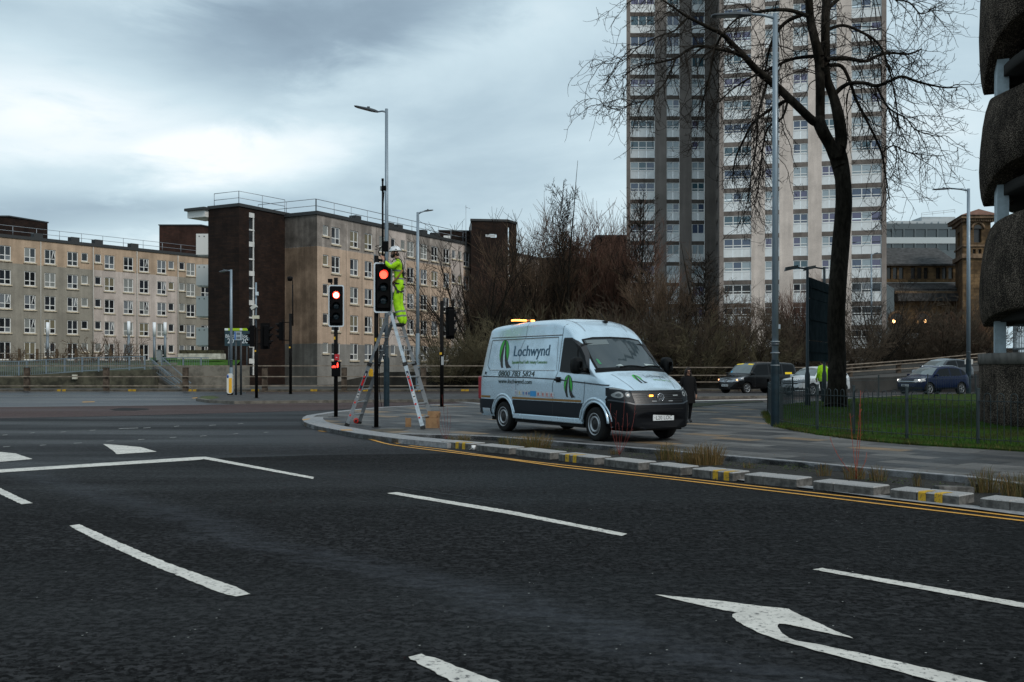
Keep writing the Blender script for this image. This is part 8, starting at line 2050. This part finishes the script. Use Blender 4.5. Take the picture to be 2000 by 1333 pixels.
# ---- generic bare trees, built once in a few habits and then copied
def bare_tree(name, label, loc, H, spread, habit, seed, tm_, n1, trunk_h=.25, r0=.16, mats=(BARK, TW1), nt=5, nl=(4, 6), tr_=.010, trop=.02):
    rn = random.Random(seed); t_ = thing(name, label, 'tree', loc, 0, 'bare trees beyond the road')
    tk = MB().use(mats[0]); cr_ = MB().use(tm_)
    th = H*trunk_h; top = Vector((rn.gauss(0, .15), rn.gauss(0, .15), th)); tk.tube([(0, 0, -.1), (0, 0, th*.3), tuple(top)], [r0*1.3, r0, r0*.85], 8, False)
    for i in range(n1):
        az = 2.4*i+rn.uniform(-.4, .4)
        if habit == 'broom': up = rn.uniform(1.6, 3.6); L = H*(1-trunk_h)*rn.uniform(.75, 1.05)*(.72+.28*up/3.6)
        elif habit == 'wide': up = rn.uniform(.35, 1.5); L = H*(1-trunk_h)*rn.uniform(.8, 1.1)
        elif habit == 'spire': up = rn.uniform(1.2, 2.6); L = H*.34*rn.uniform(.5, 1)
        else: up = rn.uniform(.3, 1.6); L = H*rn.uniform(.6, 1.0)
        d = Vector((math.cos(az)*spread, math.sin(az)*spread, up)).normalized()
        s0 = top.copy() if habit != 'spire' else Vector((0, 0, H*(.25+.6*i/n1)))
        if habit in ('broom', 'shrub'): s0 = top*rn.uniform(.35, 1.0)
        if habit == 'spire': L *= (1.1-.8*i/n1)
        pts = branch(rn, s0, d, L, 10, .10, trop if habit != 'wide' else .05, 0); n = len(pts); rb_ = r0*rn.uniform(.28, .5) if habit != 'spire' else .03
        tk.tube(pts, [max(.012, rb_*(1-.88*j/(n-1))) for j in range(n)], 5, False)
        for q in range(rn.randint(*nl)*2):
            t = rn.uniform(.15, .97); p, dd = along(pts, t); s = rvec(rn); s = (s-dd*s.dot(dd)).normalized()
            if habit in ('broom',): s.z = abs(s.z)*.5
            b2_ = branch(rn, p, (dd*(1.5 if habit == 'broom' else 1.0)+s*.9).normalized(), L*rn.uniform(.16, .38)*(1.15-.4*t), 6, .13, .035 if habit != 'wide' else .03); m_ = len(b2_)
            cr_.tube(b2_, [max(tr_, .028*(1-t*.6)*(1-.7*j/(m_-1))) for j in range(m_)], 3, False)
            for w in range(nt):
                p3, d3 = along(b2_, rn.uniform(.15, .999)); s3 = rvec(rn); s3 = (s3-d3*s3.dot(d3)).normalized()
                e = branch(rn, p3, (d3*(1.3 if habit == 'broom' else .9)+s3*.8).normalized(), L*rn.uniform(.06, .17), 3, .14, .04); cr_.tube(e, [tr_*.95, tr_*.85, tr_*.75, tr_*.6], 3, False)
    if habit == 'spire': ld = branch(rn, top, Vector((0, 0, 1)), H-th, 12, .04, .03); tk.tube(ld, [max(.015, r0*.8*(1-.92*j/12)) for j in range(13)], 6, False)
    zs_ = sorted(v[2] for v in cr_.v); kz = H/(zs_[int(len(zs_)*.975)] if habit != 'spire' else max(v[2] for v in tk.v+cr_.v))
    for m_ in (tk, cr_): m_.v = [(v[0], v[1], v[2]*kz) for v in m_.v]
    tk.build('trunk', t_); cr_.build('crown', t_); return t_
def at(px, Y, z=0.0): return Vector((P(px, 0, Y).x, Y, z))
A = bare_tree('bare_tree', 'wide spreading bare tree in front of the dark brick tower, left of the van roof', at(930, 78), 12.0, 1.15, 'wide', 1, TW1, 18, .16, .22, nt=6, tr_=.016, trop=.05)
B = bare_tree('bare_tree', 'tall slim bare tree with a spire top above the van roof', at(1098, 80), 18.0, 1.0, 'spire', 2, TW1, 60, .12, .17, nt=3, nl=(3, 4), tr_=.015)
Cb = bare_tree('bare_tree', 'dense upright reddish brown bare tree left of the tower block', at(1152, 84), 13.6, .85, 'broom', 3, TW3, 46, .10, .24, nt=7, nl=(5, 7), tr_=.016)
Cc = bare_tree('bare_tree', 'dense brown bare tree behind the front half of the van roof', at(1062, 82), 12.2, .95, 'broom', 5, TW2, 40, .10, .2, nt=7, nl=(5, 7), tr_=.016)
S1 = bare_tree('bare_shrub', 'tangled olive brown shrub right behind the van roof', at(1010, 71), 5.0, 1.3, 'shrub', 9, TW4, 26, .05, .07, nt=7, nl=(5, 7), tr_=.013)
S1['category'] = 'shrub'; S1['group'] = 'bare shrubs along the far bank'
S2 = bare_tree('bare_shrub', 'dark brown tangled shrub behind the van windscreen', at(1265, 73), 5.8, 1.1, 'shrub', 12, TW5, 28, .05, .08, nt=7, nl=(5, 7), tr_=.013)
S2['category'] = 'shrub'; S2['group'] = 'bare shrubs along the far bank'
for src, px, Y, s, rz, lab in (
    (Cb, 1205, 83, (.95, .95, .86), 1.3, 'reddish brown bare tree against the tower block\'s left edge'),
    (Cb, 1020, 92, (1.0, 1.0, .80), 2.2, 'reddish brown bare tree beside the dark brick stair tower'),
    (B, 1250, 79, (.95, .95, .94), 2.0, 'slim spire topped bare tree before the tower block\'s left windows'),
    (Cc, 1300, 78, (.85, .85, .73), .7, 'brown bare tree before the dark half of the tower block'),
    (B, 1375, 76, (1.1, 1.1, .62), 4.0, 'shorter slim bare tree where the dark and pale halves of the tower meet'),
    (Cc, 1420, 80, (.7, .7, .56), 2.9, 'brown bare tree below the pale half of the tower block, left of the tallest lamp'),
    (A, 1545, 84, (.62, .62, .62), 1.0, 'small bare tree behind the tallest lamp, at the foot of the tower block'),
    (Cb, 1560, 88, (.6, .6, .62), .4, 'small reddish bare tree behind the dark road sign'),
    (A, 1722, 88, (.70, .70, .80), 2.6, 'bare forked tree at the tower block\'s right corner'),
    (Cc, 1800, 96, (.95, .95, .50), 3.5, 'brown bare tree before the church arches'),
    (Cb, 1868, 94, (.85, .85, .44), 5.1, 'reddish bare tree in front of the bell tower'),
    (Cb, 1128, 86, (.85, .85, .97), 4.2, 'upright reddish bare tree between the spire topped tree and the densest broom tree'),
    (Cc, 960, 90, (.9, .9, .70), 1.9, 'brown bare tree crossing the dark brick tower'),
    (A, 868, 82, (.62, .62, .60), 3.3, 'small wide bare tree beside the traffic light seen from behind')):
    dup(src, at(px, Y), rz, lab, scale=s)
for src, px, Y, s, rz, lab in (
    (S1, 868, 71, .62, .5, 'low olive shrub just right of the ladder'), (S1, 905, 72, .75, 1.7, 'olive shrub between the rear traffic light and the van'), (S1, 952, 73, .85, 2.8, 'olive shrub at the van\'s rear top corner'),
    (S1, 1085, 72, .95, 3.9, 'olive shrub above the van\'s side door'), (S1, 1145, 71.5, 1.0, 5.0, 'olive shrub above the van\'s cab'), (S2, 1205, 73, .98, .9, 'dark shrub above the windscreen top'),
    (S2, 1325, 74, .9, 2.1, 'dark shrub right of the van windscreen'), (S1, 1362, 72, .92, .2, 'olive shrub over the person in dark clothes'), (S2, 1405, 74, .85, 3.2, 'dark shrub behind the taxi\'s bonnet'), (S2, 1455, 75, .88, 4.4, 'dark shrub behind the taxi\'s roof'),
    (S1, 1490, 73, .72, 2.5, 'low olive shrub left of the tallest lamp'), (S2, 1540, 75, .9, 5.5, 'dark shrub right of the tallest lamp'), (S2, 1590, 76, .95, .1, 'dark shrub behind the road sign'), (S2, 1680, 80, .8, 1.4, 'dark shrub right of the big tree\'s trunk'),
    (S2, 1760, 90, 1.0, 2.6, 'dark shrub on the bank left of the church lanterns'), (S2, 1838, 90, 1.05, 3.7, 'dark shrub on the bank behind the blue car'), (S2, 1895, 92, 1.1, 4.9, 'dark shrub beside the long armed lamp')):
    dup(src, at(px, Y, 0 if px < 1650 else .8), rz, lab, scale=s)
gs = bare_tree('garden_shrub', 'leafless garden shrub behind the lattice fence', at(178, 80, 1.6), 2.4, 1.2, 'shrub', 31, TW2, 12, .05, .03, nt=4, nl=(3, 4), tr_=.009); gs['category'] = 'shrub'; gs['group'] = 'garden shrubs behind the lattice fence'
for px, s, lab in ((235, 1.05, 'leafless garden shrub behind the lattice fence\'s right end'), (115, .8, 'leafless garden shrub behind the middle of the lattice fence'), (30, .7, 'leafless garden shrub near the left edge behind the lattice fence')): dup(gs, at(px, 80, 1.6), s*3, lab, scale=s)
# dark ground under the trees, behind the barrier
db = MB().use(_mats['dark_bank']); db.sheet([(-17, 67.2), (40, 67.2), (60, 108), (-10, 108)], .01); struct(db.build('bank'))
db = MB().use(mat('dark_wall', (.020, .018, .014), .95, var=.5, vscale=1)); a, b = P(652, 748, 69), P(752, 727, 72); c = P(1660, 727, 74)
db.add([(a.x, a.y, -.01), (b.x, b.y, -.01), b, a, (c.x, c.y, -.01), (c.x, c.y, c.z+.3), (b.x, b.y+.3, b.z), (c.x, c.y+.3, c.z+.3), (a.x, a.y+.3, a.z)], [(0, 1, 2, 3), (1, 4, 5, 2), (3, 2, 6, 8), (2, 5, 7, 6)])
o = db.build('bank_wall'); tag(o, 'low dark wall rising behind the barrier, below the tan block and the trees', 'wall')

# ------------------------------------------------------------------ planter plants
STR = mat('dry_grass', (.15, .098, .040), .85, spec=.1); STR2 = mat('dry_grass_olive', (.085, .080, .030), .85, spec=.1); REDS = mat('red_stem', (.30, .045, .018), .7); REDS2 = mat('dogwood_stem', (.17, .025, .018), .7); LEAFG = mat('small_leaf', (.05, .075, .015), .8)
def grass_tuft(label, px, py, h, w, n, seed, name='dry_grass_tuft', cat='grass tuft', olive=.4, lean=.35):
    rn = random.Random(seed); p = G(px, py, .02); mb = MB()
    for i in range(n):
        mb.use(STR2 if rn.random() < olive else STR); r = w*math.sqrt(rn.random()); a = rn.uniform(0, 6.28); x, y = r*math.cos(a), r*math.sin(a)*.55; hh = h*rn.uniform(.45, 1.05)*(1-.3*r/w)
        la = rn.uniform(0, 6.28); lx, ly = math.cos(la)*lean*hh*rn.random()+x*.35, math.sin(la)*lean*hh*rn.random()*.6; ww = rn.uniform(.0022, .0042); dx, dy = math.cos(la+1.57)*ww, math.sin(la+1.57)*ww
        droop = rn.uniform(.0, .22)*hh
        pts = [(x, y, 0), (x+lx*.25, y+ly*.25, hh*.45), (x+lx*.7, y+ly*.7, hh*.85), (x+lx*1.35, y+ly*1.35, hh-droop)]
        vs = []
        for j, q in enumerate(pts): k = (1, .9, .65, .15)[j]; vs += [(q[0]-dx*k, q[1]-dy*k, q[2]), (q[0]+dx*k, q[1]+dy*k, q[2])]
        mb.add(vs, [(0, 1, 3, 2), (2, 3, 5, 4), (4, 5, 7, 6)])
    o = mb.build(name); o.location = p; tag(o, label, cat, 'dry grass tufts in the planter'); return o
for i, (px, py, h, w, n, lab, ol) in enumerate((
    (1045, 876, .42, .32, 420, 'bushy dry grass tuft under the van\'s side between the wheels', .45), (992, 870, .28, .2, 150, 'small olive grass tuft near the van\'s rear wheel', .7), (905, 861, .20, .16, 110, 'short dry grass tuft at the planter\'s left tip, right of the red stems', .5),
    (1305, 899, .40, .20, 260, 'upright dry grass tuft left of the tallest dry grass', .4), (1378, 908, .48, .30, 520, 'tallest drooping straw coloured grass tuft by the van\'s far wheel', .15), (1340, 904, .30, .18, 160, 'thin dry grass between the two tall tufts', .4),
    (1608, 930, .26, .12, 60, 'sparse straw tuft left of the tall orange stems', .2), (1668, 936, .30, .16, 110, 'sparse straw tuft at the foot of the tall orange stems', .2), (1715, 940, .30, .13, 90, 'short straw tuft right of the tall orange stems', .2), (1793, 950, .24, .08, 50, 'small brown tuft behind the block with the bright yellow stripes', .3),
    (1925, 962, .42, .20, 200, 'arching grass tuft by the tipped kerb stones', .5), (1990, 970, .42, .24, 260, 'dense dry grass tuft at the right edge of the picture', .5), (1198, 888, .16, .1, 50, 'tiny dry tuft below the red dogwood stems', .3), (880, 862, .16, .1, 60, 'tiny dry tuft at the foot of the leftmost red stems', .3), (1460, 915, .14, .1, 40, 'tiny dry tuft right of the tallest dry grass', .5))):
    grass_tuft(lab, px, py, h, w, n, 40+i, olive=ol)
def stems(label, px, py, lst, m, seed, r=.0038):
    rn = random.Random(seed); p = G(px, py, .02); mb = MB().use(m)
    for (dx, h, cx_) in lst:
        pts = [Vector((dx*t*1.0+cx_*math.sin(t*math.pi)*.06, .03*math.sin(t*5+dx*9), h*t)) for t in [k/8 for k in range(9)]]
        mb.tube(pts, [r*(1-.45*k/8) for k in range(9)], 5)
        for q in range(int(h*5)):
            t = rn.uniform(.35, .95); pt, d = along(pts, t); mb.tube([pt, pt+Vector((rn.uniform(-.05, .05), rn.uniform(-.03, .03), .05))], [r*.6, r*.3], 3)
    o = mb.build('red_stemmed_shrub'); o.location = p; tag(o, label, 'shrub', 'red stemmed shrubs in the planter'); return o
stems('red stemmed shrub with curved bare stems in front of the van\'s front wheel', 1210, 890, [(-.17, .98, -1), (-.06, .85, -.6), (.09, 1.05, .2), (.30, .98, 1.2), (.14, .80, 1), (-.02, .62, .2)], REDS2, 1, .0045)
stems('tall thin orange stemmed shrub in the planter at the right, before the railing', 1672, 936, [(-.10, .98, .2), (.06, 1.32, 0), (.045, 1.12, .6), (-.38, .62, -1), (.16, .40, .4)], REDS, 2, .0048)
stems('thin red stemmed shrub at the planter\'s left tip beside the cardboard box', 872, 862, [(-.22, .62, -1), (-.10, 1.05, 0), (.02, .80, .2), (.10, .60, .4), (-.16, .75, -.3)], REDS2, 3, .0036)
lf = MB().use(LEAFG); rn = random.Random(6)
cl = [(1100, 882), (1250, 893), (1425, 911), (1535, 917), (1600, 924), (1480, 914), (1130, 880), (1560, 920), (1700, 940), (1760, 944), (1840, 956), (1010, 873), (960, 868)]
for i in range(520):
    x, y = cl[rn.randrange(len(cl))]; p = G(x+rn.gauss(0, 18), y+rn.gauss(0, 2.2), .02); a = rn.uniform(0, 6.28); s = rn.uniform(.012, .032); z = rn.uniform(.01, .09)
    lf.add([(p.x, p.y, z), (p.x+s*math.cos(a), p.y+s*math.sin(a), z+s*.5), (p.x+s*1.6*math.cos(a+.5), p.y+s*1.6*math.sin(a+.5), z+s*.2), (p.x+s*math.cos(a+1), p.y+s*math.sin(a+1), z+s*.4)], [(0, 1, 2, 3)])
tag(lf.build('weeds'), kind='stuff')
lv = MB(); rn = random.Random(16)
for i in range(300):
    lv.use(mat('dead_leaf', (.12, .06, .025), .9) if i % 3 else mat('grit_pale', (.2, .2, .19), .8)); x = rn.uniform(900, 1990); y = 716+(150+(x-1000)*.10)+rn.uniform(-40, 25)
    p = G(x, y, PZ); s = rn.uniform(.006, .02) if i % 3 else rn.uniform(.003, .007); a = rn.uniform(0, 6.28)
    if y < 865+(x-1100)*.085: lv.add([(p.x-s, p.y, PZ+.006), (p.x, p.y-s, PZ+.006), (p.x+s, p.y, PZ+.012), (p.x, p.y+s, PZ+.008)], [(0, 1, 2, 3)])
for i in range(140):
    lv.use(_mats['grit_pale']); p = G(rn.uniform(0, 2000), 900+430*rn.random()**1.3, 0); s = rn.uniform(.003, .009); lv.add([(p.x-s, p.y, .012), (p.x, p.y-s, .012), (p.x+s, p.y, .014), (p.x, p.y+s, .013)], [(0, 1, 2, 3)])
tag(lv.build('leaf_litter'), kind='stuff')
